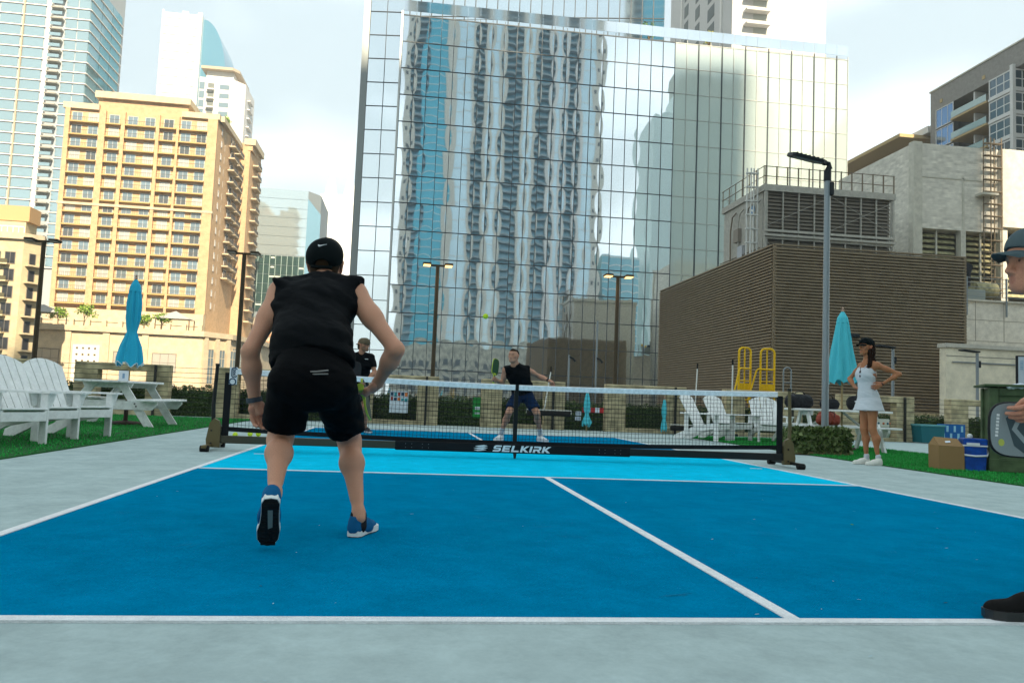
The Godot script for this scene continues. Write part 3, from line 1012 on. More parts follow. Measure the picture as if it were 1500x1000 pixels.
func right_buildings() -> void:
	var con := mat("board_concrete", Color(0.77, 0.74, 0.64), 0.9, 0.0, streaks("boards", 26, 0.8, 0.80, 5), 0.16)
	var con2 := mat("smooth_concrete", Color(0.60, 0.58, 0.49), 0.9, 0.0, tex("faint"), 0.15)
	# concrete plant block
	var o := thing("concrete_block", "board marked concrete plant building with louvre openings, right of the cooling plant", "building", Vector3(52, -6, -60))
	var zf := -57.0
	block(o, "upper_wall", Vector3(44.5, 18.1, -70), Vector3(53.0, 26.1, zf), con)
	block(o, "plain_wall", Vector3(53.0, 18.6, -70), Vector3(75, 26.0, zf + 0.6), mat("white_concrete", Color(0.62, 0.58, 0.50), 0.9, 0.0, tex("faint"), 0.15))
	block(o, "left_wall", Vector3(44.5, -6, -70), Vector3(45.2, 18.1, zf - 0.3), con)
	block(o, "column", Vector3(44.3, -6, zf - 0.6), Vector3(45.2, 26.2, zf + 0.12), con2)
	block(o, "column", Vector3(49.1, -6, zf - 0.6), Vector3(49.6, 18.1, zf + 0.1), con2)
	block(o, "column", Vector3(53.0, -6, zf - 0.6), Vector3(53.7, 18.6, zf + 0.3), con2)
	block(o, "panel_joint", Vector3(49.3, 18.3, zf), Vector3(49.5, 23.2, zf + 0.05), con2)
	block(o, "ledge", Vector3(45.2, 22.9, zf), Vector3(53.0, 23.05, zf + 0.05), con2)
	block(o, "dark_room", Vector3(45.2, 10, -66), Vector3(75, 18.1, zf - 1.6), mat("louvre_back", Color(0.16, 0.145, 0.115), 0.9))
	var ol := mat("louvre_olive", Color(0.42, 0.39, 0.22), 0.7, 0.0, tex("blotch"), 0.4)
	for k in 11:
		for bay in [[45.3, 49.0], [49.7, 52.9], [53.8, 62.0]]:
			var b := MB.new()
			b.box(Vector3((bay[0] + bay[1]) * 0.5, 12.4 + 0.52 * k, zf - 0.7) - o.position, Vector3(bay[1] - bay[0], 0.36, 0.06), Basis(Vector3.RIGHT, -0.6))
			part("louvre_blade", b, ol, o)
	for x in [46.9, 51.4, 57.0]:
		block(o, "louvre_post", Vector3(x, 12, zf - 0.5), Vector3(x + 0.14, 18.1, zf - 0.36), con2)
	# drum and machinery on the terrace
	var dr := MB.new()
	dr.tube([Vector3(49.9, 12.5, -56.4) - o.position, Vector3(52.0, 12.5, -56.4) - o.position], 0.75, 20)
	part("drum", dr, ol, o)
	var ml := MB.new()
	ml.tube([Vector3(46.0, 12.0, -52.4) - o.position, Vector3(46.0, 13.2, -52.4) - o.position, Vector3(46.5, 13.9, -52.4) - o.position], [0.45, 0.5, 0.3], 10)
	ml.cbox(Vector3(45.3, 12.3, -52.3) - o.position, Vector3(0.8, 0.7, 0.6), 0.1)
	part("pump", ml, mat("bag_black"), o)
	part("pump_motor", box_shape(Vector3(0.5, 0.5, 0.5), 0.1), mat("ladder_yellow"), o, Vector3(44.5, 12.3, -52.2) - o.position)
	# ladder cage on the wall
	var lm := mat("rail_rust")
	for k in 4:
		block(o, "ladder_rail", Vector3(51.2 + 0.55 * k, 12, zf + 0.3 + 0.25 * (k % 2)), Vector3(51.28 + 0.55 * k, 27.0, zf + 0.38 + 0.25 * (k % 2)), lm)
	for k in 13:
		block(o, "ladder_hoop", Vector3(51.2, 12.6 + 1.15 * k, zf + 0.28), Vector3(52.95, 12.68 + 1.15 * k, zf + 0.66), lm)
	block(o, "landing", Vector3(50.6, 21.4, zf + 0.05), Vector3(52.2, 21.6, zf + 1.1), con2)
	# terrace wall with railing in front of it
	var t := thing("terrace_wall", "pale block wall with a wire railing on top, right of the brown siding", "wall", Vector3(52, -6, -50))
	block(t, "wall", Vector3(37.6, -6, -50.8), Vector3(75, 10.4, -50), mat("block_pale", Color(0.76, 0.73, 0.63), 0.9, 0.0, tex("faint"), 0.2))
	for k in 4:
		block(t, "joint", Vector3(37.6, 3.6 + 1.75 * k, -50), Vector3(75, 3.64 + 1.75 * k, -49.985), mat("joint_grey", Color(0.28, 0.26, 0.22), 0.9))
	for k in 9:
		block(t, "joint", Vector3(39.9 + 2.6 * k, 7.1, -50), Vector3(39.94 + 2.6 * k, 10.4, -49.984), mat("joint_grey"))
	block(t, "coping", Vector3(37.6, 10.4, -51), Vector3(75, 10.55, -49.8), con2)
	for k in 6:
		block(t, "rail_post", Vector3(40.5 + 3.6 * k, 9.2, -49.8), Vector3(40.62 + 3.6 * k, 12.4, -49.7), mat("galvanised"))
	for k in 5:
		var b := MB.new()
		b.tube([Vector3(38, 10.8 + 0.38 * k, -49.75) - t.position, Vector3(70, 10.8 + 0.38 * k, -49.75) - t.position], 0.025, 5)
		part("rail_wire", b, mat("galvanised"), t)
	block(t, "air_unit", Vector3(43.8, 10.55, -54.8), Vector3(48.6, 12.0, -53.2), mat("unit_grey", Color(0.30, 0.33, 0.30), 0.6))
	# cream painted wall nearer by
	var c := thing("cream_wall", "smooth cream painted wall low on the right, behind the green cabinet", "wall", Vector3(44, -6, -36))
	block(c, "wall", Vector3(32.1, -6, -36.6), Vector3(60, 5.1, -36), mat("cream_paint", Color(0.86, 0.79, 0.60), 0.85, 0.0, tex("faint"), 0.12))
	block(c, "coping", Vector3(32.0, 5.1, -36.7), Vector3(60, 5.35, -35.85), con2)
	block(c, "groove", Vector3(32.1, 4.55, -36), Vector3(60, 4.6, -35.985), mat("joint_grey"))
	part("conduit", box_shape(Vector3(26, 0.07, 0.07)), mat("galvanised"), c, Vector3(1.5, 10.2, 0.05))
	part("red_notice", box_shape(Vector3(0.5, 0.75, 0.03)), mat("notice_red", Color(0.50, 0.10, 0.05), 0.6), c, Vector3(-8.0, 7.6, 0.02))
	# grey condominium above
	var g := thing("grey_condo", "grey brick apartment block with recessed balconies at the upper right", "building", Vector3(100, -18, -95))
	var X := 86.95
	var gb := mat("grey_brick", Color(0.30, 0.285, 0.26), 0.9, 0.0, tex("faint"), 0.2)
	# the west wall round the recess
	block(g, "wall", Vector3(X, -18, -114), Vector3(X + 0.5, 57.0, -112.6), gb)
	block(g, "wall", Vector3(X, 53.4, -112.6), Vector3(X + 0.5, 57.0, -70), gb)
	block(g, "body", Vector3(X + 5, -18, -114), Vector3(130, 57.0, -70), gb)
	block(g, "roof", Vector3(X + 0.5, 53.4, -114), Vector3(X + 5, 56.9, -70), gb)
	block(g, "north_wall", Vector3(X + 0.5, -18, -114), Vector3(X + 5, 53.4, -113.5), gb)
	block(g, "coping", Vector3(X - 0.15, 57.0, -114.2), Vector3(X + 1, 57.25, -70), con2)
	var wgl := mat("condo_glass", Color(0.10, 0.20, 0.36), 0.05, 0.55)
	var wfr := mat("condo_frame", Color(0.62, 0.62, 0.60), 0.5)
	var wood := mat("soffit_tan", Color(0.46, 0.34, 0.17), 0.8)
	for k in 6:
		var y := 50.0 - 3.55 * k
		part("corner_glass", window_shape(4.4, 3.3, 3, 1, 0.14, wfr, wgl), null, g, Vector3(X - 0.02, y + 1.7, -110.3) - g.position, -PI / 2)
		block(g, "balcony_slab", Vector3(X - 0.9, y - 0.15, -107.8), Vector3(X + 5, y + 0.15, -99.6), wood)
		part("balustrade", box_shape(Vector3(0.05, 1.05, 8.0)), mat("balustrade_glass", Color(0.32, 0.40, 0.38), 0.08, 0.3), g, Vector3(X - 0.85, y + 0.75, -103.7) - g.position)
		block(g, "divider", Vector3(X + 0.3, y + 0.15, -103.9), Vector3(X + 4.9, y + 3.3, -103.6), wfr)
		part("door", window_shape(3.2, 2.7, 2, 1, 0.14, mat("window_bar"), mat("window_dark")), null, g, Vector3(X + 4.95, y + 1.6, -106) - g.position, -PI / 2)
		part("bay_glass", window_shape(4.6, 3.0, 3, 2, 0.22, wfr, mat("bay_glass", Color(0.07, 0.11, 0.14), 0.06, 0.4)), null, g, Vector3(X - 0.6, y + 1.7, -97.0) - g.position, -PI / 2)
		part("bay_glass", window_shape(6.0, 3.0, 4, 2, 0.22, wfr, mat("bay_glass")), null, g, Vector3(X + 2.4, y + 1.7, -94.5) - g.position)
		block(g, "bay_band", Vector3(X - 0.75, y - 0.2, -99.4), Vector3(X + 5.4, y + 0.2, -94.4), wfr)
	block(g, "bay_core", Vector3(X - 0.5, -18, -99.3), Vector3(X + 5.2, 53.4, -94.6), gb)
	block(g, "bay_post", Vector3(X - 0.8, -18, -94.9), Vector3(X - 0.3, 53.8, -94.3), wfr)
	for z in [-111.2, -101.2]:
		part("vent", box_shape(Vector3(0.1, 0.6, 0.6)), wood, g, Vector3(X - 0.05, 54.6, z) - g.position)
	# lower wing with a flat canopy
	var w := thing("low_wing", "low pale wing with a tan canopy left of the grey apartment block", "building", Vector3(92, -18, -130))
	block(w, "wall", Vector3(87.4, -18, -170), Vector3(110, 45.0, -115), mat("wing_pale", Color(0.58, 0.57, 0.53), 0.85))
	block(w, "canopy", Vector3(82.5, 49.6, -140), Vector3(96, 50.2, -116), wood)
	block(w, "roof_edge", Vector3(86.8, 50.2, -172), Vector3(110, 51.4, -114.5), mat("tower_white"))
	block(w, "set_back", Vector3(90.0, 45.0, -168), Vector3(110, 50.2, -115), mat("window_dark"))
	for k in 7:
		part("window", window_shape(3.0, 3.6, 2, 1, 0.15, wfr, mat("bay_glass")), null, w, Vector3(87.38, 42.0, -119 - 7.0 * k) - w.position, -PI / 2)
	# white tower behind the glass building
	var s := thing("white_tower", "white tower with a blue shaded side and stacked balconies above the glass roof", "building", Vector3(86, -18, -190))
	block(s, "body", Vector3(73.9, -18, -217), Vector3(98.5, 150, -170), mat("white_render", Color(0.74, 0.73, 0.71), 0.8))
	for k in 10:
		var y := 88.2 + 3.5 * k
		part("balcony", box_shape(Vector3(6.2, 0.45, 2.0)), mat("white_render"), s, Vector3(79.9, y, -169.0) - s.position)
		part("opening", box_shape(Vector3(3.6, 1.5, 0.1)), mat("opening_grey", Color(0.36, 0.37, 0.33), 0.6), s, Vector3(81.2, y - 1.0, -169.96) - s.position)
	var slot := mat("slot_dark", Color(0.06, 0.07, 0.06), 0.4)
	for k in 10:
		var y := 100.0 + 5.0 * k
		for z in [-203.0, -194.0, -184.0]:
			part("slot_window", box_shape(Vector3(0.1, 3.4, 3.2 if z < -190 else 4.6)), slot, s, Vector3(73.86, y, z) - s.position)
	block(s, "side_rib", Vector3(73.5, -18, -177), Vector3(73.9, 150, -176), mat("tower_white"))
	block(s, "side_rib", Vector3(73.5, -18, -207), Vector3(73.9, 150, -206), mat("tower_white"))


# the streets behind the camera: seen only in the mirror glass, and as the shade that lies on the court
func reflected_city() -> void:
	var z := 220.0
	# it stands far enough off that its floors are tall: K stretches widths and heights of the plan below
	var K := Vector3(1.47, 1.47, 1.0)
	var col := mat("tower_beige", Color(0.70, 0.68, 0.60), 0.85, 0.0, tex("faint"), 0.1)
	var wh := mat("tower_white")
	var bg := mat("tower_teal", Color(0.08, 0.42, 0.55), 0.10, 0.2)
	var pg := mat("tower_pale_glass", Color(0.60, 0.78, 0.86), 0.10, 0.2)
	var slab := mat("balcony_slab", Color(0.30, 0.36, 0.38), 0.8)
	var dk := mat("opening_glass", Color(0.07, 0.085, 0.09), 0.15)
	var o := thing("balcony_tower", "tall balconied residential tower standing behind the camera, seen mirrored in the glass", "building", Vector3(45, -26, z + 15))
	block(o, "core", Vector3(-7, 20, z + 5.4) * K, Vector3(68.5, 205, z + 34) * K, mat("reflected_core", Color(0.42, 0.54, 0.58), 0.6))
	# vertical strips: x from, x to, kind
	var strips := [[-7.0, -3.6, "dots"], [-3.6, 0.2, "balcony"], [0.2, 9.0, "teal"], [9.0, 12.6, "beige"], [12.6, 18.0, "pale"], [18.0, 19.6, "beige"], [19.6, 23.6, "balcony"], [23.6, 25.4, "beige"], [25.4, 28.6, "pale"], [28.6, 30.4, "beige"], [30.4, 37.0, "balcony"], [37.0, 38.6, "beige"], [38.6, 41.0, "pale"], [41.0, 43.0, "beige"], [43.0, 48.2, "balcony"], [48.2, 50.0, "white"], [50.0, 52.4, "pale"], [52.4, 54.0, "white"], [54.0, 58.6, "balcony"], [58.6, 60.4, "white"], [60.4, 65.0, "blue"], [65.0, 68.5, "dots"]]
	for s in strips:
		var w: float = s[1] - s[0]
		var mid: float = (s[0] + s[1]) * 0.5
		match s[2]:
			"beige":
				block(o, "pier", Vector3(s[0], 20, z) * K, Vector3(s[1], 205, z + 5.4) * K, col)
			"white":
				block(o, "pier", Vector3(s[0], 20, z) * K, Vector3(s[1], 205, z + 5.4) * K, wh)
			"teal":
				block(o, "glass_strip", Vector3(s[0], 20, z + 1.2) * K, Vector3(s[1], 205, z + 5.4) * K, bg)
			"blue", "pale":
				block(o, "glass_strip", Vector3(s[0], 20, z + 0.8) * K, Vector3(s[1], 205, z + 5.4) * K, pg)
			"dots":
				block(o, "pier", Vector3(s[0], 20, z + 0.4) * K, Vector3(s[1], 205, z + 5.4) * K, col)
			"balcony":
				block(o, "recess", Vector3(s[0], 20, z + 5.2) * K, Vector3(s[1], 205, z + 5.4) * K, mat("reflected_recess", Color(0.26, 0.52, 0.66), 0.2, 0.1))
		for fl in 52:
			var y := 24.0 + 3.45 * fl
			if y > 200.0:
				continue
			match s[2]:
				"balcony":
					if fl < 46:
						part("balcony", box_shape(Vector3(w - 0.1, 0.75, 5.0) * K), slab, o, Vector3(mid, y, z + 2.6) * K - o.position)
				"teal", "pale", "blue":
					if fl % 2 == 0 or s[2] == "teal":
						part("floor_line", box_shape(Vector3(w, 0.30, 0.2) * K), wh, o, Vector3(mid, y, z + (1.1 if s[2] == "teal" else 0.7)) * K - o.position)
				"dots":
					if fl % 2 == 0:
						part("small_window", box_shape(Vector3(1.2, 1.6, 0.1) * K), dk, o, Vector3(mid, y, z + 0.36) * K - o.position)
	# its concrete podium with two rows of openings
	var p := thing("tower_podium", "pale concrete podium with two rows of dark openings, seen mirrored below the tower", "building", Vector3(30, -26, z + 10))
	block(p, "wall", Vector3(-9, -18, z - 3) * K, Vector3(68.5, 20.4, z + 34) * K, mat("podium_grey", Color(0.52, 0.50, 0.40), 0.9, 0.0, tex("blotch"), 0.05))
	for k in 16:
		for j in 3:
			if (k * 7 + j * 3) % 6 == 0:
				continue
			part("opening", box_shape(Vector3(2.9, 2.6, 0.1) * K), dk, p, Vector3(-6.0 + 4.6 * k, 12.2 - 4.4 * j, z - 3.03) * K - p.position)
	# neighbours to the right in the mirror
	var t := thing("teal_block", "teal glass block beside the mirrored tower", "building", Vector3(113, -26, z + 15))
	block(t, "body", Vector3(70.5, -18, z) * K, Vector3(84, 57, z + 30) * K, mat("block_teal", Color(0.16, 0.40, 0.48), 0.12, 0.2))
	for k in 14:
		block(t, "floor_line", Vector3(70.5, 12 + 3.4 * k, z - 0.15) * K, Vector3(84, 12.4 + 3.4 * k, z) * K, wh)
	var q := thing("blue_tower", "dark blue green tower mirrored in the pale right part of the glass", "building", Vector3(169, -26, z + 15))
	var bt := mat("tower_bluegreen", Color(0.44, 0.56, 0.55), 0.3, 0.1)
	block(q, "body", Vector3(88, -18, z) * K, Vector3(98, 112, z + 30) * K, bt)
	block(q, "body", Vector3(98, -18, z + 1) * K, Vector3(140, 122, z + 30) * K, bt)
	block(q, "crown", Vector3(100, 122, z + 3) * K, Vector3(134, 133, z + 27) * K, mat("crown_grey", Color(0.36, 0.40, 0.36), 0.6))
	block(q, "crown_band", Vector3(99.5, 123.0, z + 2.6) * K, Vector3(134.5, 125.5, z + 2.9) * K, wh)
	for k in 30:
		block(q, "floor_line", Vector3(98, 18 + 3.4 * k, z + 0.8) * K, Vector3(140, 18.35 + 3.4 * k, z + 1) * K, mat("line_blue", Color(0.55, 0.64, 0.62), 0.5))
	var gq := thing("olive_tower", "olive green sloping block, mirrored at the right end of the glass", "building", Vector3(235, -26, z + 15))
	var ob := MB.new()
	ob.prism(PackedVector2Array([Vector2(-29, 0), Vector2(32, 0), Vector2(32, 209), Vector2(18, 209), Vector2(-29, 159)]), 0, 30, Transform3D(Basis(), Vector3(0, 0, -15)))
	part("body", ob, mat("olive_wall", Color(0.46, 0.52, 0.38), 0.7), gq)
	for k in 24:
		block(gq, "floor_line", Vector3(140.5, 18 + 3.6 * k, z - 0.3) * K, Vector3(181, 18.5 + 3.6 * k, z) * K, mat("line_olive", Color(0.56, 0.60, 0.48), 0.6))


# ------------------------------------------------------------------ far greenery
func shrub(called: String, label: String, at: Vector3, size: Vector3, n: int, leaf: float, tones: Array, seed_: int, category := "tree", trunk := 1.0) -> void:
	var o := thing(called, label, category, at)
	var r := RandomNumberGenerator.new()
	r.seed = seed_
	var lumps := []
	for k in 9:
		var d := Vector3(r.randf_range(-1, 1), r.randf_range(-0.5, 1), r.randf_range(-1, 1)).normalized()
		lumps.append([d * size * 0.32 + Vector3(0, trunk + size.y * 0.5, 0), r.randf_range(0.35, 0.6)])
	var mb := MB.new()
	leaves(mb, n, leaf, func(q):
		var l: Array = lumps[q.randi() % lumps.size()]
		var d := Vector3(q.randf_range(-1, 1), q.randf_range(-1, 1), q.randf_range(-1, 1)).normalized()
		var s: float = l[1] * q.randf_range(0.45, 1.0) * 0.5
		return [l[0] + d * size * s, d], tones, r)
	part("crown", mb, leaf_mat(), o)
	var t := MB.new()
	for k in 4:
		var e: Vector3 = lumps[k][0]
		t.tube([Vector3(0, -0.3, 0), Vector3(0.05 * k, trunk * 0.8, 0), e * Vector3(0.5, 0.85, 0.5), e], [0.10, 0.07, 0.04, 0.01], 6)
	part("trunk", t, mat("bark", Color(0.11, 0.08, 0.05), 0.9), o)


func city_plants() -> void:
	var bright := [Color(0.16, 0.27, 0.03), Color(0.22, 0.34, 0.05), Color(0.10, 0.18, 0.02), Color(0.28, 0.38, 0.07)]
	var mid := [Color(0.08, 0.15, 0.03), Color(0.12, 0.20, 0.05)]
	var spots := [[-78.9, 1.8, 3.2, "round green shrub left of the parasol on the hotel terrace"], [-73.4, 2.6, 3.8, "taller green tree on the hotel terrace, left of the blue parasol"], [-83.6, 1.2, 2.2, "low green shrub at the left end of the hotel terrace"], [-60.6, 1.5, 2.6, "green shrub behind the blue parasol on the hotel terrace"], [-56.8, 2.2, 2.8, "green tree on the hotel terrace above the right tent"]]
	for k in spots.size():
		var s: Array = spots[k]
		shrub("terrace_tree", s[3], Vector3(s[0], 13.4, -177.5), Vector3(s[2] * 1.5, s[2], s[2]), 700, 0.42, bright, 60 + k, "tree", s[1] * 0.5)
	shrub("roof_shrub", "wispy green shrub on the roof edge of the glass building", Vector3(31.2, 53.0, -98.5), Vector3(2.6, 3.0, 2.0), 300, 0.28, mid, 80, "shrub", 0.6)
	shrub("roof_shrub", "yellow green grassy tuft on the roof edge of the glass building", Vector3(40.4, 53.0, -98.5), Vector3(1.9, 2.6, 1.6), 320, 0.28, [Color(0.40, 0.38, 0.06), Color(0.30, 0.32, 0.06)], 81, "shrub", 0.5)
	shrub("roof_shrub", "green planting along the side roof edge of the hotel", Vector3(-49.9, 67.8, -196), Vector3(1.6, 2.0, 6.0), 260, 0.4, bright, 82, "shrub", 0.2)


# ------------------------------------------------------------------ the setting
func setting() -> void:
	var g := MB.new()
	g.quad(Vector3(-1500, -18, 1500), Vector3(1500, -18, 1500), Vector3(1500, -18, -1500), Vector3(-1500, -18, -1500), Vector3.UP)
	structure("ground", g, mat("street", Color(0.10, 0.10, 0.098), 0.9, 0.0, tex("blotch"), 0.02))
	var d := MB.new()
	d.span(Vector3(-13.5, -1.2, -10.95), Vector3(24, 0, 30))
	structure("roof_deck", d, low_gloss(mat("deck", Color(0.392, 0.482, 0.476), 0.9, 0.0, tex("acrylic"), 0.5, tex("grain_n"), 0.06)))
	var w := MB.new()
	w.span(Vector3(-13.0, -18, -10.7), Vector3(23.5, -1.2, 29.5))
	single("parking_garage", w, mat("garage_concrete", Color(0.36, 0.35, 0.32), 0.85, 0.0, tex("blotch"), 0.1), "concrete parking structure that carries the roof court", "building")
	# artificial turf either side of the court
	turf(Rect2(-12.9, -9.75, 8.2, 15.5), "left")
	turf(Rect2(5.13, -9.2, 3.1, 14.5), "right")


func low_gloss(m: StandardMaterial3D) -> StandardMaterial3D:
	m.metallic_specular = 0.0
	return m


func turf(r: Rect2, side: String) -> void:
	var t := MB.new()
	var tr := RandomNumberGenerator.new()
	tr.seed = 11 if side == "left" else 12
	t.span(Vector3(r.position.x, 0.0, r.position.y), Vector3(r.end.x, 0.012, r.end.y))
	var o := structure("turf", t, mat("turf_base", Color(0.022, 0.210, 0.040), 0.95, 0.0, tex("turf"), 2.5, tex("turf_n"), 0.8))
	# pile: short blades of plastic grass
	var pile := MB.new()
	var n := 60000
	for k in n:
		var p := Vector3(tr.randf_range(r.position.x, r.end.x), 0.010, tr.randf_range(r.position.y, r.end.y))
		if side == "left" and p.x < -9.0 and k % 3:
			continue
		var a := tr.randf() * TAU
		var h := tr.randf_range(0.018, 0.032)
		var s := Vector3(cos(a), 0, sin(a))
		pile.tint = Color(0.020, 0.230, 0.040).lerp(Color(0.050, 0.400, 0.085), tr.randf())
		var lean := Vector3(tr.randf_range(-1, 1), 0, tr.randf_range(-1, 1)) * 0.018
		pile.flat(p - s * 0.006, p + s * 0.006, p + Vector3.UP * h + lean)
	var q := part("grass_pile", pile, low_gloss(vertex_mat("turf_pile", 0.9)), o)
	q.set_meta("kind", "stuff")


func court() -> void:
	var dark := low_gloss(mat("court_blue", Color(0.0, 0.180, 0.348), 0.85, 0.0, tex("acrylic"), 0.5, tex("grain_n"), 0.06))
	var cyan := low_gloss(mat("court_cyan", Color(0.004, 0.510, 0.770), 0.85, 0.0, tex("acrylic"), 0.5, tex("grain_n"), 0.06))
	var white := mat("line_paint", Color(0.74, 0.76, 0.77), 0.6, 0.0, tex("acrylic"), 0.8, tex("grain_n"), 0.25)
	var W := 3.05
	var K := 2.134
	var L := 6.705
	var b := MB.new()
	b.span(Vector3(-W + 0.02, -0.01, -K), Vector3(W - 0.02, 0.004, K))
	var base := structure("court", b, cyan)
	for s in [-1.0, 1.0]:
		var q := MB.new()
		q.span(Vector3(-W + 0.02, -0.01, K * s), Vector3(W - 0.02, 0.004, (L - 0.02) * s))
		part("service_court", q, dark, base)
	var lw := 0.05
	var y0 := 0.004
	var y1 := 0.008
	var lines := []
	for s in [-1.0, 1.0]:
		lines.append([Vector3(-W, -0.006, s * L), Vector3(W, y1, s * (L - lw))])
		lines.append([Vector3(-W + lw, y0, s * K), Vector3(W - lw, y1, s * (K - lw))])
		lines.append([Vector3(-lw / 2, y0, s * K), Vector3(lw / 2, y1, s * (L - lw))])
		lines.append([Vector3(s * W, -0.006, -L + lw), Vector3(s * (W - lw), y1, L - lw)])
	# the short tick by the net on each side of the near kitchen
	lines.append([Vector3(-2.86, y0, 0.36), Vector3(-2.72, y1, 0.385)])
	lines.append([Vector3(2.72, y0, 0.36), Vector3(2.86, y1, 0.385)])
	for l in lines:
		var q := MB.new()
		q.span(l[0], l[1])
		part("painted_line", q, white, base)
	# scuffs, grit and a few scraps lying on the paint
	var grit := MB.new()
	var r := RandomNumberGenerator.new()
	r.seed = 3
	for k in 110:
		var p := Vector3(r.randf_range(-3.6, 3.6), 0.0055, r.randf_range(1.0, 7.6))
		var a := r.randf() * TAU
		var l := r.randf_range(0.003, 0.012) * (2.2 if k % 30 == 0 else 1.0)
		var e := Vector3(cos(a), 0, sin(a)) * l
		var f := Vector3(-sin(a), 0, cos(a)) * l * 0.3
		grit.tint = Color(0.32, 0.45, 0.50) if k % 5 else Color(0.05, 0.06, 0.06)
		if k % 60 == 0:
			grit.tint = Color(0.10, 0.22, 0.05)
		grit.quad(p - e - f, p + e - f, p + e + f, p - e + f, Vector3.UP)
	# pale scuffs left by shoes
	for k in 34:
		var p := Vector3(r.randf_range(-2.8, 2.8), 0.0050, r.randf_range(2.4, 6.4))
		var a := r.randf_range(-0.6, 0.6) + (PI / 2 if k % 3 else 0.0)
		grit.tint = Color(0.012, 0.205, 0.365)
		for j in 5:
			var c := p + Vector3(r.randf_range(-0.05, 0.05), 0, r.randf_range(-0.02, 0.02))
			var e := Vector3(cos(a), 0, sin(a)) * r.randf_range(0.02, 0.09)
			var f := Vector3(-sin(a), 0, cos(a)) * r.randf_range(0.0008, 0.003)
			grit.quad(c - e, c + f, c + e, c - f, Vector3.UP)
	var go := part("grit", grit, low_gloss(vertex_mat("grit", 0.9)), base)
	go.set_meta("kind", "stuff")


# ------------------------------------------------------------------ the edge of the deck
func parapet() -> void:
	var con := mat("frame_concrete")
	var names := ["behind the leftmost white chair", "behind the left picnic table", "behind the net's left end", "by the near player's elbow", "behind the far player", "left of the yellow ladders", "under the yellow ladders", "behind the woman in white", "behind the cardboard box", "behind the green cabinet"]
	var xs := []
	for k in 10:
		xs.append(2.66 + 3.15 * (k - 4))
	for k in 10:
		var xr: float = xs[k]
		var o := thing("concrete_parapet", "tan concrete parapet unit " + names[k], "parapet", Vector3(xr - 1.045, 0, -10.35), 0, "concrete frames along the deck edge")
		for s in [-1.0, 1.0]:
			part("pillar", box_shape(Vector3(0.51, 1.02, 0.30), 0.012), con, o, Vector3(s * 0.79, 0.51, 0))
		part("lintel", box_shape(Vector3(2.09, 0.17, 0.303), 0.012), con, o, Vector3(0, 1.105, 0))
		part("sill", box_shape(Vector3(1.068, 0.10, 0.28), 0.008), con, o, Vector3(0, 0.05, 0))
	# wires strung in front
	var f := thing("wire_fence", "dark wire fence strung along the front of the concrete frames", "fence", Vector3(0, 0, -10.12))
	var wire := mat("wire", Color(0.045, 0.045, 0.04), 0.5, 0.4)
	for k in 10:
		var b := MB.new()
		b.tube([Vector3(-13.4, 0.12 + 0.113 * k, 0), Vector3(16.5, 0.12 + 0.113 * k, 0)], 0.0055, 6)
		part("wire", b, wire, f)
	for k in 10:
		part("post", box_shape(Vector3(0.05, 1.18, 0.05)), wire, f, Vector3(xs[k] - 0.3, 0.59, -0.045))
	# clipped hedges behind the frames, one in each opening and gap
	var variants := []
	for k in 3:
		var r := RandomNumberGenerator.new()
		r.seed = 40 + k
		var mb := MB.new()
		var box := Vector3(1.56, 0.66, 0.34)
		leaves(mb, 2600, 0.05, func(q):
			var face: float = q.randf()
			var w: Vector3 = Vector3(q.randf_range(-0.5, 0.5), q.randf_range(0, 1), q.randf_range(-0.5, 0.5))
			var lump := 0.03 * sin(w.x * 21.0 + k) + 0.02 * sin(w.y * 17.0)
			if face < 0.7:
				return [Vector3(w.x * box.x, w.y * box.y, box.z * 0.5 + lump + q.randf_range(-0.05, 0.02)), Vector3(0, 0.3, 1)]
			return [Vector3(w.x * box.x, box.y + lump + q.randf_range(-0.05, 0.04), w.z * box.z), Vector3(0, 1, 0)],
			[Color(0.055, 0.095, 0.028), Color(0.075, 0.120, 0.038), Color(0.040, 0.072, 0.024), Color(0.11, 0.15, 0.055)], r)
		variants.append(mb.mesh())
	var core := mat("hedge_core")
	for k in 18:
		var x := -9.83 - 1.05 + 1.575 * k
		var where := "inside the parapet opening " if k % 2 == 0 else "in the gap beside the opening "
		var h := thing("hedge", "low clipped green hedge " + where + names[mini(k / 2, 9)], "hedge", Vector3(x, 0, -10.80), 0, "hedges along the deck edge")
		part("foliage", variants[k % 3], leaf_mat(), h)
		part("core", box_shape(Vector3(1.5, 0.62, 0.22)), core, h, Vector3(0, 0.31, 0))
	# lamp posts in a row behind the parapet
	var spots := [[-10.25, "leftmost", 0], [-5.5, "left of the near player's arm", 0], [-0.62, "lit, right of the near player", 1], [4.22, "lit, left of the brown siding", 1]]
	for s in spots:
		twin_lamp(Vector3(s[0], 0, -11.3), "slim brown twin headed lamp post, " + s[1], s[2] == 1)


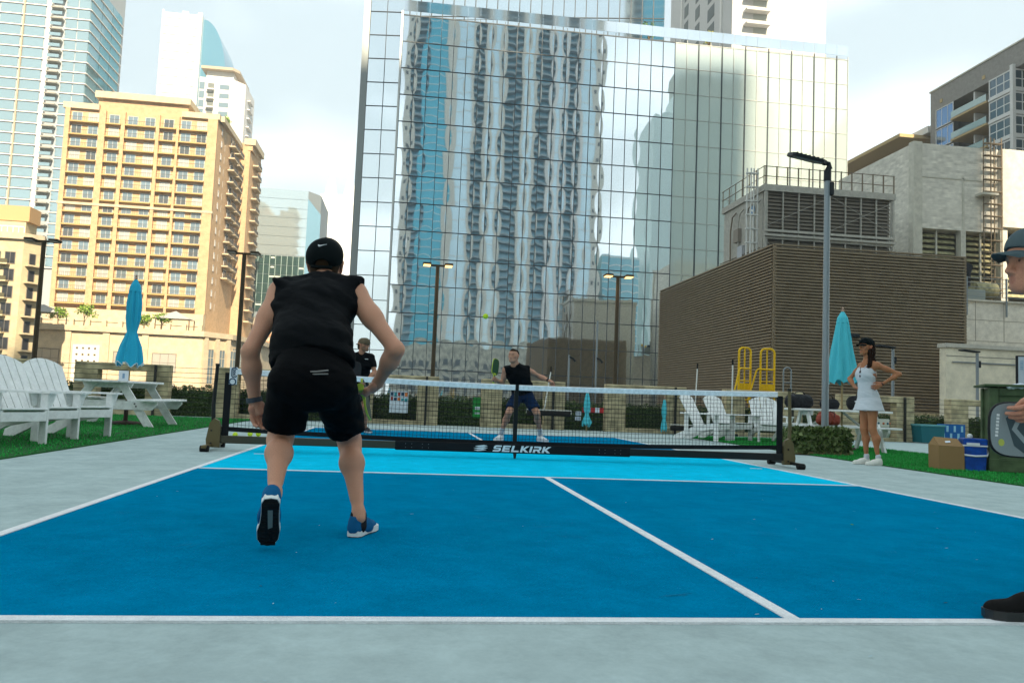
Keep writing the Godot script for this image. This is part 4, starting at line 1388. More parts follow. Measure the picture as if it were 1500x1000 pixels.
func twin_lamp(at: Vector3, label: String, lit: bool) -> void:
	var m := mat("lamp_brown", Color(0.085, 0.065, 0.04), 0.5, 0.3, tex("grain"), 1.0)
	var o := thing("lamp_post", label, "lamp post", at, 0, "lamp posts along the deck edge")
	var b := MB.new()
	b.tube([Vector3(0, -1.2, 0), Vector3(0, 4.12, 0)], [0.065, 0.05], 10)
	part("pole", b, m, o)
	b = MB.new()
	b.cbox(Vector3(0, 4.11, 0), Vector3(0.62, 0.05, 0.05), 0.008)
	part("arm", b, m, o)
	for s in [-1.0, 1.0]:
		b = MB.new()
		b.cbox(Vector3(s * 0.28, 4.13, 0.05), Vector3(0.22, 0.055, 0.30), 0.015)
		var h := part("lamp_head", b, m, o)
		b = MB.new()
		b.span(Vector3(s * 0.28 - 0.09, 4.085, -0.08), Vector3(s * 0.28 + 0.09, 4.100, 0.195))
		if lit:
			var e := StandardMaterial3D.new()
			e.resource_name = "lamp_glow"
			e.albedo_color = Color(1, 0.85, 0.6)
			e.emission_enabled = true
			e.emission = Color(1.0, 0.80, 0.48)
			e.emission_energy_multiplier = 1.1
			if not mats.has("lamp_glow"):
				mats["lamp_glow"] = e
			part("lamp_lens", b, mats["lamp_glow"], h)
			var l := SpotLight3D.new()
			l.name = "lamp_light"
			l.light_color = Color(1.0, 0.80, 0.5)
			l.light_energy = 0.25
			l.spot_angle = 70
			l.spot_range = 30
			l.spot_attenuation = 2
			l.light_size = 0.15
			l.shadow_enabled = true
			o.add_child(l, true)
			l.position = Vector3(s * 0.28, 4.05, 0.05)
			l.rotation.x = -PI / 2
		else:
			part("lamp_lens", b, mat("lens_off", Color(0.35, 0.33, 0.28), 0.3), h)


# ------------------------------------------------------------------ furniture
func white_wood() -> StandardMaterial3D:
	return mat("white_wood", Color(0.84, 0.86, 0.84), 0.55, 0.0, tex("faint"), 1.3, tex("grain_n"), 0.08)


func make_chair(label: String) -> Node3D:
	var m := white_wood()
	var o := thing("adirondack_chair", label, "chair", Vector3.ZERO, 0, "white deck chairs")
	var slope := atan2(0.10, 0.52)
	for s in [-1.0, 1.0]:
		part("leg", box_shape(Vector3(0.032, 0.54, 0.10), 0.005), m, o, Vector3(s * 0.295, 0.27, 0.37))
		var st := MB.new()
		st.prism(PackedVector2Array([Vector2(0.42, 0.27), Vector2(0.42, 0.365), Vector2(-0.15, 0.275), Vector2(-0.58, 0.085), Vector2(-0.60, 0.0), Vector2(-0.46, 0.0), Vector2(-0.10, 0.17)]), -0.014, 0.014, Transform3D(Basis(Vector3(0, 0, 1), Vector3(0, 1, 0), Vector3(-1, 0, 0)), Vector3(s * 0.262, 0, 0)))
		part("stringer", st, m, o)
		st = MB.new()
		st.prism(PackedVector2Array([Vector2(-0.075, 0.46), Vector2(0.075, 0.46), Vector2(0.075, -0.25), Vector2(0.03, -0.42), Vector2(-0.03, -0.42), Vector2(-0.07, -0.25)]), -0.012, 0.012, Transform3D(Basis(Vector3(1, 0, 0), Vector3(0, 0, 1), Vector3(0, -1, 0)), Vector3(s * 0.335, 0.553, 0)))
		part("armrest", st, m, o)
		st = MB.new()
		st.prism(PackedVector2Array([Vector2(0, 0), Vector2(0.06, 0), Vector2(0.11, 0.14), Vector2(0.0, 0.14)]), -0.012, 0.012, Transform3D(Basis(Vector3(s, 0, 0), Vector3.UP, Vector3(0, 0, s)), Vector3(s * 0.311, 0.40, 0.37)))
		part("bracket", st, m, o)
		part("rear_support", box_shape(Vector3(0.03, 0.44, 0.09), 0.004), m, o, Vector3(s * 0.295, 0.32, -0.30))
	for k in 6:
		var t := k / 5.0
		var b := MB.new()
		b.cbox(Vector3.ZERO, Vector3(0.55, 0.022, 0.092), 0.004, Basis(Vector3.RIGHT, -slope))
		part("seat_slat", b, m, o, Vector3(0, 0.372 - 0.092 * t, 0.39 - 0.51 * t))
	part("apron", box_shape(Vector3(0.558, 0.10, 0.022), 0.004), m, o, Vector3(0, 0.295, 0.412))
	if true:
		var lean := Basis(Vector3.RIGHT, -deg_to_rad(29))
		for k in 5:
			var fan := (k - 2) * deg_to_rad(1.6)
			var b := MB.new()
			var arc := func(x: float) -> float: return 0.78 - 1.15 * pow((k - 2) * 0.122 + x, 2.0)
			b.prism(PackedVector2Array([Vector2(-0.047, 0), Vector2(0.047, 0), Vector2(0.056, arc.call(0.056)), Vector2(0.028, arc.call(0.028)), Vector2(0, arc.call(0.0)), Vector2(-0.028, arc.call(-0.028)), Vector2(-0.056, arc.call(-0.056))]), -0.011, 0.011, Transform3D(lean * Basis(Vector3.BACK, -fan), Vector3((k - 2) * 0.104, 0.285, -0.135)))
			part("back_slat", b, m, o)
		var br := MB.new()
		br.cbox(Vector3(0, 0.545, -0.315), Vector3(0.64, 0.07, 0.025), 0.004, lean)
		part("back_brace", br, m, o)
	return o


func picnic_table(label: String, at: Vector3, turn: float) -> Node3D:
	var m := white_wood()
	var o := thing("picnic_table", label, "picnic table", at, turn, "white picnic tables")
	for k in 6:
		part("table_plank", box_shape(Vector3(1.72, 0.036, 0.133), 0.005), m, o, Vector3(0, 0.722, (k - 2.5) * 0.139))
	for s in [-1.0, 1.0]:
		for k in 2:
			part("bench_plank", box_shape(Vector3(1.72, 0.036, 0.133), 0.005), m, o, Vector3(0, 0.432, s * (0.63 + 0.139 * k)))
		for e in [-1.0, 1.0]:
			var x: float = e * 0.60
			var b := MB.new()
			var top := Vector2(s * 0.22, 0.70)
			var foot := Vector2(s * 0.70, 0.0)
			b.prism(PackedVector2Array([Vector2(top.x - 0.07, top.y), Vector2(top.x + 0.08, top.y), Vector2(foot.x + 0.075, 0), Vector2(foot.x - 0.075, 0)]), -0.018, 0.018, Transform3D(Basis(Vector3(0, 0, 1), Vector3.UP, Vector3(-1, 0, 0)), Vector3(x, 0, 0)))
			part("leg", b, m, o)
			for y in [0.37, 0.33]:
				var bo := MB.new()
				bo.lathe([Vector2(0, 0), Vector2(0.016, 0), Vector2(0.014, 0.008), Vector2(0, 0.010)], 8, Transform3D(Basis(Vector3.BACK, -e * PI / 2), Vector3(x + e * 0.055, y, s * (0.47 + (0.37 - y) * 0.6))))
				part("bolt", bo, mat("bolt", Color(0.12, 0.12, 0.12), 0.4, 0.7), o)
	for e in [-1.0, 1.0]:
		var b := MB.new()
		b.prism(PackedVector2Array([Vector2(-0.82, 0.412), Vector2(0.82, 0.412), Vector2(0.82, 0.36), Vector2(0.74, 0.272), Vector2(-0.74, 0.272), Vector2(-0.82, 0.36)]), -0.018, 0.018, Transform3D(Basis(Vector3(0, 0, 1), Vector3.UP, Vector3(-1, 0, 0)), Vector3(e * 0.637, 0, 0)))
		part("cross_beam", b, m, o)
		b = MB.new()
		b.prism(PackedVector2Array([Vector2(-0.40, 0.703), Vector2(0.40, 0.703), Vector2(0.36, 0.62), Vector2(-0.36, 0.62)]), -0.018, 0.018, Transform3D(Basis(Vector3(0, 0, 1), Vector3.UP, Vector3(-1, 0, 0)), Vector3(e * 0.563, 0, 0)))
		part("cleat", b, m, o)
		b = MB.new()
		b.tube([Vector3(e * 0.54, 0.36, 0), Vector3(e * 0.12, 0.69, 0)], 0.028, 6)
		part("brace", b, m, o)
	return o


# a folded parasol: rings of cloth gathered in pleats round the pole
func parasol(label: String, at: Vector3, rings: Array, pole: Array, cloth: Material, base: bool, fringe: bool) -> Node3D:
	var o := thing("patio_umbrella", label, "umbrella", at, 0, "closed patio umbrellas")
	var b := MB.new()
	var segs := 48
	var grid := []
	for k in rings.size():
		var row := []
		for j in segs:
			var a := TAU * j / segs
			var r: float = rings[k][1] * (1.0 + rings[k][2] * (0.75 * cos(8.0 * a + 0.5 * sin(rings[k][0] * 5.0)) + 0.35 * cos(13.0 * a + rings[k][0] * 3.0)))
			var drop := 0.0
			if k == 0:
				drop = 0.035 * cos(8.0 * a) + 0.02 * cos(3.0 * a)
			row.append(Vector3(cos(a) * r, rings[k][0] + drop, sin(a) * r))
		grid.append(row)
	var nrm := []
	for k in rings.size():
		var row := []
		for j in segs:
			var du: Vector3 = grid[k][(j + 1) % segs] - grid[k][(j + segs - 1) % segs]
			var dv: Vector3 = grid[mini(k + 1, rings.size() - 1)][j] - grid[maxi(k - 1, 0)][j]
			var nn := dv.cross(du).normalized()
			if nn.dot(Vector3(grid[k][j].x, 0, grid[k][j].z)) < 0:
				nn = -nn
			row.append(nn)
		nrm.append(row)
	for k in rings.size() - 1:
		for j in segs:
			var j2 := (j + 1) % segs
			b.tri(grid[k][j], grid[k][j2], grid[k + 1][j2], nrm[k][j], nrm[k][j2], nrm[k + 1][j2])
			b.tri(grid[k][j], grid[k + 1][j2], grid[k + 1][j], nrm[k][j], nrm[k + 1][j2], nrm[k + 1][j])
	var can := part("canopy", b, cloth, o)
	var top: float = rings[-1][0]
	# the vent cap at the top
	b = MB.new()
	b.lathe([Vector2(rings[-2][1] * 1.35, top - 0.20), Vector2(rings[-2][1] * 1.12, top - 0.10), Vector2(0.03, top + 0.01), Vector2(0.0, top + 0.012)], 16)
	part("vent_cap", b, cloth, can)
	if fringe:
		var ed := []
		for j in segs + 1:
			ed.append(grid[0][j % segs])
		b = MB.new()
		b.tube(ed, 0.009, 5, false)
		part("edge_binding", b, mat("binding", Color(0.45, 0.62, 0.66), 0.8), can)
	b = MB.new()
	b.tube([Vector3(0, pole[0], 0), Vector3(0, top, 0)], 0.019, 10)
	part("pole", b, mat("pole_wood", Color(0.45, 0.33, 0.16), 0.5, 0.0, tex("grain"), 3.0), o)
	b = MB.new()
	b.lathe([Vector2(0.02, top), Vector2(0.028, top + 0.03), Vector2(0.014, top + 0.055), Vector2(0.022, top + 0.08), Vector2(0.0, top + 0.11)], 10)
	part("finial", b, mat("finial", Color(0.40, 0.26, 0.20), 0.5), o)
	if base:
		b = MB.new()
		b.lathe([Vector2(0.0, 0.012), Vector2(0.26, 0.012), Vector2(0.26, 0.035), Vector2(0.22, 0.06), Vector2(0.045, 0.075), Vector2(0.035, 0.10), Vector2(0.032, 0.42), Vector2(0.0, 0.43)], 24)
		part("base", b, mat("base_brown", Color(0.045, 0.030, 0.022), 0.6), o)
	return o


func furniture() -> void:
	# left: three chairs in a row facing the court
	var c := make_chair("white wooden deck chair at the left edge, nearest the camera, cut by the frame")
	c.position = Vector3(-5.60, 0.012, 0.12)
	c.rotation.y = deg_to_rad(66)
	copy(c, "middle white wooden deck chair of the left three, its back at the left edge", Vector3(-5.63, 0.012, -0.78), deg_to_rad(70))
	copy(c, "white wooden deck chair nearest the left picnic table, its rounded back whole in view", Vector3(-5.54, 0.012, -1.58), deg_to_rad(66))
	# right: three behind the net
	copy(c, "white wooden deck chair seen from its side through the net, left of the right group", Vector3(5.05, 0.012, -6.95), deg_to_rad(44))
	copy(c, "white wooden deck chair turned half to the camera, middle of the right group", Vector3(5.78, 0.012, -7.50), deg_to_rad(28))
	copy(c, "white wooden deck chair facing the camera, beside the right net post", Vector3(6.50, 0.012, -7.05), deg_to_rad(-10))
	# picnic tables with folded parasols
	picnic_table("white picnic table with blue folded parasol, on the left turf", Vector3(-6.10, 0.012, -5.10), deg_to_rad(88))
	var blue := mat("parasol_blue", Color(0.03, 0.52, 0.80), 0.8, 0.0, tex("cloth"), 4.0, tex("cloth_n"), 0.2)
	parasol("bright blue folded parasol tied at its waist over the left picnic table", Vector3(-6.03, 0, -5.2),
		[[1.04, 0.205, 0.16], [1.15, 0.195, 0.2], [1.35, 0.155, 0.24], [1.52, 0.10, 0.2], [1.60, 0.078, 0.12], [1.68, 0.088, 0.16], [1.85, 0.108, 0.2], [2.10, 0.112, 0.2], [2.30, 0.092, 0.16], [2.42, 0.075, 0.1], [2.50, 0.03, 0.0]], [0.05], blue, true, true)
	picnic_table("white picnic table with bags on it, behind the leafy box on the right", Vector3(6.75, 0.012, -4.75), deg_to_rad(-12))
	var teal := mat("parasol_teal", Color(0.10, 0.66, 0.78), 0.8, 0.0, tex("cloth"), 4.0, tex("cloth_n"), 0.2)
	parasol("pale turquoise folded parasol over the right picnic table, beside the woman", Vector3(6.88, 0, -4.80),
		[[1.27, 0.245, 0.14], [1.36, 0.25, 0.16], [1.55, 0.225, 0.18], [1.85, 0.185, 0.18], [2.10, 0.15, 0.16], [2.35, 0.115, 0.14], [2.50, 0.085, 0.1], [2.60, 0.03, 0.0]], [0.05], teal, true, false)
	parasol("small turquoise folded parasol standing in the gap right of the far player", Vector3(3.18, 0.05, -10.0),
		[[0.10, 0.115, 0.15], [0.20, 0.105, 0.2], [0.32, 0.055, 0.15], [0.37, 0.045, 0.1], [0.48, 0.075, 0.15], [0.62, 0.075, 0.15], [0.78, 0.055, 0.1], [0.88, 0.015, 0.0]], [-0.05], teal, false, false)
	parasol("small turquoise folded parasol half hidden by a post, left of the right chairs", Vector3(5.17, 0.02, -10.02),
		[[0.06, 0.075, 0.15], [0.16, 0.07, 0.2], [0.32, 0.045, 0.15], [0.37, 0.04, 0.1], [0.48, 0.06, 0.15], [0.62, 0.06, 0.15], [0.74, 0.045, 0.1], [0.82, 0.012, 0.0]], [-0.02], teal, false, false)
	table_things()
	right_lamp()
	leafy_box()
	kiosk()
	roof_clutter()


func table_things() -> void:
	# clear menu holder on the left table
	var o := thing("menu_holder", "white card in a clear stand on the left picnic table", "menu holder", Vector3(-5.98, 0.752, -4.80), 0.3)
	part("card", box_shape(Vector3(0.15, 0.16, 0.004)), mat("card", Color(0.66, 0.70, 0.74), 0.4), o, Vector3(0, 0.088, 0))
	part("print", box_shape(Vector3(0.035, 0.08, 0.002)), mat("card_ink", Color(0.20, 0.32, 0.46), 0.6), o, Vector3(0.0, 0.08, 0.004))
	part("stand", box_shape(Vector3(0.17, 0.008, 0.08), 0.002), mat("acrylic_stand", Color(0.55, 0.6, 0.62), 0.15), o, Vector3(0, 0.004, 0))
	# bags and balls on the right table
	var dark := mat("bag_black", Color(0.018, 0.019, 0.022), 0.6, 0.0, tex("cloth"), 5.0, tex("cloth_n"), 0.3)
	var bags := [["black duffel bag lying on the right picnic table, left of the lamp pole", Vector3(6.02, 0.752, -4.80), 0.34, 0.14, 0.2], ["small black bag beside the parasol pole on the right table", Vector3(6.56, 0.752, -4.68), 0.16, 0.11, -0.3], ["dark rounded backpack with a white stripe on the right table", Vector3(7.18, 0.752, -4.70), 0.26, 0.15, 0.1]]
	for k in bags.size():
		var q: Array = bags[k]
		var t := thing("sports_bag", q[0], "bag", q[1], q[4], "bags on the right table")
		var L: float = q[2]
		var R: float = q[3]
		var prims := [cone(Vector3(-L * 0.5, R * 0.95, 0), Vector3(L * 0.5, R * 0.95, 0), R * 0.92, R * 0.92, 0.03), cone(Vector3(-L * 0.6, R * 0.5, 0), Vector3(L * 0.6, R * 0.5, 0), R * 0.5, R * 0.5, 0.06)]
		part("body", sdf(prims, 0.016, 0.012, 9.0, k), dark, t)
		var b := MB.new()
		var arch := []
		for j in 9:
			var a := PI * j / 8.0
			arch.append(Vector3(cos(a) * L * 0.35, R * 1.8 + sin(a) * 0.06, 0.02))
		b.tube(arch, 0.009, 6)
		part("handle", b, dark, t)
		if k == 2:
			b = MB.new()
			var st := []
			for j in 7:
				var a := 0.5 + 1.5 * j / 6.0
				st.append(Vector3(-0.17 + cos(a) * 0.10, 0.13 + sin(a) * 0.09 - 0.05, R * 0.98))
			b.tube(st, 0.014, 6)
			part("stripe", b, mat("bag_white", Color(0.6, 0.62, 0.64), 0.6), t)
	var red := mat("bag_red", Color(0.30, 0.055, 0.030), 0.6, 0.0, tex("cloth"), 4.0)
	var t2 := thing("ball_bag", "red brown sack of balls on the near bench of the right table", "bag", Vector3(6.15, 0.465, -4.02), 0)
	var pr := []
	var r := RandomNumberGenerator.new()
	r.seed = 9
	for k in 7:
		var p := Vector3(-0.15 + 0.05 * k, 0.08 + 0.05 * (k % 2), r.randf_range(-0.05, 0.05))
		pr.append(cone(p, p + Vector3(0.02, 0.05, 0), 0.085, 0.07, 0.025))
	part("sack", sdf(pr, 0.014, 0.010, 14.0, 2), red, t2)
	var tie := MB.new()
	tie.tube([Vector3(0.0, 0.21, 0.03), Vector3(0.03, 0.25, 0.05), Vector3(0.08, 0.22, 0.09), Vector3(0.06, 0.15, 0.12)], 0.008, 6)
	part("drawstring", tie, dark, t2)
	var can := thing("drink_can", "small patterned tin on the far bench of the right table", "tin", Vector3(7.36, 0.465, -4.30), 0)
	var cb := MB.new()
	cb.lathe([Vector2(0, 0), Vector2(0.13, 0), Vector2(0.135, 0.01), Vector2(0.135, 0.13), Vector2(0.14, 0.14), Vector2(0.125, 0.15), Vector2(0, 0.15)], 20)
	part("body", cb, mat("tin", Color(0.50, 0.52, 0.44), 0.4), can)
	for k in 6:
		var db := MB.new()
		db.ball(Vector3(0.137 * sin(k * 0.6 - 1.5), 0.07, 0.137 * cos(k * 0.6 - 1.5)), Vector3.ONE * 0.022, 8)
		part("dot", db, mat("tin_dot%d" % (k % 2), Color(0.02, 0.10, 0.14) if k % 2 else Color(0.4, 0.12, 0.05), 0.5), can)


func right_lamp() -> void:
	var m := mat("galvanised", Color(0.30, 0.34, 0.36), 0.45, 0.6, tex("grain"), 2.0)
	var dk := mat("lamp_black", Color(0.022, 0.026, 0.028), 0.5, 0.2)
	var o := thing("court_light", "tall grey steel pole with a black flat LED floodlight, behind the leafy box", "lamp post", Vector3(5.98, 0, -3.80), 0)
	var b := MB.new()
	b.tube([Vector3(0, 0.012, 0), Vector3(0.0, 4.86, 0)], [0.062, 0.052], 14)
	part("pole", b, m, o)
	b = MB.new()
	b.cbox(Vector3(0, 0.02, 0), Vector3(0.26, 0.02, 0.26), 0.004)
	part("base_plate", b, m, o)
	b = MB.new()
	b.tube([Vector3(0, 4.80, 0), Vector3(0.0, 4.98, 0), Vector3(0.03, 5.05, 0)], [0.066, 0.062, 0.045], 10)
	b.tube([Vector3(0.05, 5.02, 0), Vector3(0.02, 5.12, 0), Vector3(-0.08, 5.13, 0)], 0.045, 10)
	part("bracket", b, dk, o)
	b = MB.new()
	b.cbox(Vector3(0.065, 4.66, 0.03), Vector3(0.07, 0.24, 0.09), 0.015)
	part("junction_box", b, dk, o)
	var tilt := Basis(Vector3.BACK, deg_to_rad(-9)) * Basis(Vector3.RIGHT, deg_to_rad(14))
	b = MB.new()
	b.prism(PackedVector2Array([Vector2(-0.70, 0.12), Vector2(-0.66, 0.165), Vector2(-0.12, 0.15), Vector2(-0.03, 0.07), Vector2(-0.03, -0.07), Vector2(-0.12, -0.15), Vector2(-0.66, -0.165), Vector2(-0.70, -0.12)]), -0.03, 0.03, Transform3D(tilt * Basis(Vector3.RIGHT, PI / 2), Vector3(-0.02, 5.13, 0)))
	var h := part("lamp_head", b, dk, o)
	for k in 2:
		b = MB.new()
		b.box(Vector3(-0.02, 5.13, 0) + tilt * Vector3(-0.26 - 0.26 * k, -0.034, 0), Vector3(0.235, 0.01, 0.26), tilt)
		part("lens_panel", b, mat("led_panel", Color(0.10, 0.15, 0.17), 0.25), h)
	for k in 7:
		b = MB.new()
		b.box(Vector3(-0.02, 5.13, 0) + tilt * Vector3(-0.14 - 0.08 * k, 0.038, 0), Vector3(0.012, 0.025, 0.26), tilt)
		part("cooling_fin", b, dk, h)


func leafy_box() -> void:
	var o := thing("hedge_planter", "low rectangular box of broad green leaves beside the right net post", "planter", Vector3(5.38, 0, -3.02), deg_to_rad(-4))
	var r := RandomNumberGenerator.new()
	r.seed = 77
	var box := Vector3(0.92, 0.36, 0.55)
	var mb := MB.new()
	leaves(mb, 2300, 0.075, func(q):
		var f: float = q.randf()
		var w := Vector3(q.randf_range(-0.5, 0.5), q.randf_range(0.0, 1.0), q.randf_range(-0.5, 0.5))
		var j: float = q.randf_range(-0.05, 0.015)
		if f < 0.42:
			return [Vector3(w.x * box.x, 0.05 + w.y * box.y, box.z * 0.5 + j), Vector3(0, -0.1, 1)]
		if f < 0.70:
			return [Vector3(w.x * box.x, 0.05 + box.y + j + 0.02 * sin(w.x * 30.0), w.z * box.z), Vector3(0, 1, 0)]
		var sx := -1.0 if q.randf() < 0.5 else 1.0
		return [Vector3(sx * (box.x * 0.5 + j), 0.05 + w.y * box.y, w.z * box.z), Vector3(sx, 0, 0)],
		[Color(0.075, 0.115, 0.03), Color(0.115, 0.155, 0.05), Color(0.05, 0.08, 0.022), Color(0.15, 0.185, 0.075)], r)
	part("foliage", mb, leaf_mat(), o)
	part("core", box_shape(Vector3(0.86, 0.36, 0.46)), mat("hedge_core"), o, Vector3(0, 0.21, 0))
	part("base_board", box_shape(Vector3(0.90, 0.045, 0.52), 0.006), mat("raw_wood", Color(0.34, 0.27, 0.13), 0.8, 0.0, tex("grain"), 2.0), o, Vector3(0, 0.035, 0))


func kiosk() -> void:
	var g := mat("kiosk_green", Color(0.085, 0.132, 0.060), 0.45, 0.0, tex("blotch"), 1.2, tex("grain_n"), 0.1)
	var o := thing("cabinet", "dark green panelled cabinet with a screen on it at the right edge", "cabinet", Vector3(6.90, 0.012, -0.09), deg_to_rad(-28))
	var w := 1.30
	var h := 1.06
	var d := 0.62
	part("carcass", box_shape(Vector3(w - 0.05, h - 0.02, d - 0.06)), g, o, Vector3(0, h / 2 + 0.03, 0))
	part("top", box_shape(Vector3(w + 0.14, 0.032, d + 0.12), 0.006), g, o, Vector3(0, h + 0.05, 0))
	for s in [-1.0, 1.0]:
		part("stile", box_shape(Vector3(0.10, h - 0.01, 0.03), 0.006), g, o, Vector3(s * (w / 2 - 0.05), h / 2 + 0.03, d / 2 - 0.013))
		part("side_stile", box_shape(Vector3(0.03, h - 0.01, 0.10), 0.006), g, o, Vector3(-(w / 2 - 0.013), h / 2 + 0.03, s * (d / 2 - 0.08)))
	part("rail", box_shape(Vector3(w - 0.2, 0.10, 0.03), 0.006), g, o, Vector3(0, h - 0.03, d / 2 - 0.013))
	part("rail", box_shape(Vector3(w - 0.2, 0.13, 0.03), 0.006), g, o, Vector3(0, 0.40, d / 2 - 0.013))
	part("rail", box_shape(Vector3(w - 0.2, 0.16, 0.03), 0.006), g, o, Vector3(0, 0.11, d / 2 - 0.013))
	part("skirting", box_shape(Vector3(w + 0.02, 0.16, d + 0.02), 0.006), g, o, Vector3(0, 0.09, 0))
	for sx in [-1.0, 1.0]:
		for sz in [-1.0, 1.0]:
			var cb := MB.new()
			cb.lathe([Vector2(0, 0), Vector2(0.035, 0), Vector2(0.035, 0.02), Vector2(0, 0.02)], 10)
			part("foot", cb, mat("bag_black"), o, Vector3(sx * 0.5, -0.008, sz * 0.2))
	# the screen
	var s := thing("monitor", "black framed pale screen standing on the green cabinet", "monitor", Vector3(6.84, 1.09, 0.0), deg_to_rad(-26))
	part("frame", box_shape(Vector3(0.62, 0.40, 0.045), 0.008), mat("bag_black"), s, Vector3(0, 0.235, 0))
	part("screen", box_shape(Vector3(0.575, 0.355, 0.004)), mat("screen_pale", Color(0.42, 0.47, 0.52), 0.3), s, Vector3(0, 0.24, 0.024))
	part("stand", box_shape(Vector3(0.24, 0.05, 0.14), 0.006), mat("bag_black"), s, Vector3(0, 0.025, 0))
	for k in 5:
		part("text_line", box_shape(Vector3(0.035, 0.012 + 0.006 * (k % 2), 0.002)), mat("card_ink"), s, Vector3(-0.25, 0.36 - 0.026 * k, 0.0275))
	var pb := thing("paper_bag", "crumpled white paper lying on the green cabinet before the screen", "paper", Vector3(6.44, 1.085, -0.02), 0.2)
	part("sheet", sdf([cone(Vector3(-0.1, 0.02, 0), Vector3(0.12, 0.03, 0), 0.03, 0.055, 0.03), cone(Vector3(0, 0.02, -0.06), Vector3(0.05, 0.02, 0.06), 0.03, 0.035, 0.03)], 0.012, 0.012, 18.0, 6), mat("paper_white", Color(0.62, 0.68, 0.74), 0.6), pb)
	# the cool box
	var c := thing("cool_box", "bright blue cool box with white handle between the cardboard box and the cabinet", "cool box", Vector3(6.12, 0.012, -0.36), deg_to_rad(-26))
	var bl := mat("cooler_blue", Color(0.004, 0.075, 0.42), 0.4, 0.0, tex("blotch"), 2.0)
	var wh := mat("cooler_white", Color(0.68, 0.71, 0.74), 0.45)
	var bb := MB.new()
	bb.prism(PackedVector2Array([Vector2(-0.115, 0.0), Vector2(0.115, 0.0), Vector2(0.132, 0.32), Vector2(-0.132, 0.32)]), -0.15, 0.15)
	part("body", bb, bl, c)
	part("lid", box_shape(Vector3(0.28, 0.085, 0.32), 0.014), bl, c, Vector3(0, 0.372, 0))
	part("rim", box_shape(Vector3(0.284, 0.018, 0.325), 0.004), wh, c, Vector3(0, 0.322, 0))
	part("label_plate", box_shape(Vector3(0.15, 0.03, 0.006)), wh, c, Vector3(-0.03, 0.345, 0.163))
	var hd := MB.new()
	hd.tube([Vector3(-0.15, 0.29, 0), Vector3(-0.155, 0.24, 0.09), Vector3(-0.13, 0.20, 0.155), Vector3(0, 0.19, 0.165), Vector3(0.13, 0.20, 0.155), Vector3(0.155, 0.24, 0.09), Vector3(0.15, 0.29, 0)], 0.013, 8)
	part("handle", hd, wh, c)
	var kb := MB.new()
	kb.ball(Vector3(-0.02, 0.44, -0.03), Vector3(0.036, 0.036, 0.036), 10)
	single("ball", kb, mat("ball_white", Color(0.68, 0.70, 0.66), 0.6), "small white ball lying on the blue cool box lid", "ball", c.position)
	# the carton
	var t := thing("cardboard_box", "tan cardboard carton with a folded lid beside the blue cool box", "box", Vector3(5.80, 0.012, -0.44), deg_to_rad(-12))
	var cd := mat("cardboard", Color(0.36, 0.225, 0.10), 0.85, 0.0, tex("grain"), 2.0)
	bb = MB.new()
	bb.prism(PackedVector2Array([Vector2(-0.16, 0), Vector2(0.16, 0), Vector2(0.155, 0.30), Vector2(-0.165, 0.31)]), -0.15, 0.15)
	part("carton_body", bb, cd, t)
	bb = MB.new()
	bb.quad(Vector3(-0.165, 0.312, 0.152), Vector3(0.155, 0.302, 0.152), Vector3(0.165, 0.40, -0.06), Vector3(-0.13, 0.415, -0.08), Vector3(0, 1, 1))
	bb.quad(Vector3(-0.13, 0.411, -0.08), Vector3(0.165, 0.396, -0.06), Vector3(0.155, 0.31, -0.15), Vector3(-0.165, 0.31, -0.15), Vector3(0, 1, -1))
	part("flap", bb, cd, t)
	bb = MB.new()
	bb.flat(Vector3(-0.165, 0.31, 0.15), Vector3(-0.13, 0.41, -0.08), Vector3(-0.165, 0.31, -0.15), Vector3(-1, 0, 0))
	bb.flat(Vector3(0.156, 0.302, 0.15), Vector3(0.165, 0.396, -0.06), Vector3(0.156, 0.31, -0.15), Vector3(1, 0, 0))
	part("side_flap", bb, cd, t)
	bb = MB.new()
	bb.quad(Vector3(-0.05, 0.345, 0.085), Vector3(0.015, 0.352, 0.085), Vector3(0.03, 0.372, 0.035), Vector3(-0.035, 0.365, 0.035), Vector3(0, 1, 1))
	part("sticker", bb, mat("paper_white"), t)
	part("tape", box_shape(Vector3(0.05, 0.004, 0.2)), mat("tape", Color(0.40, 0.27, 0.13), 0.3), t, Vector3(0.0, 0.3, 0.0))


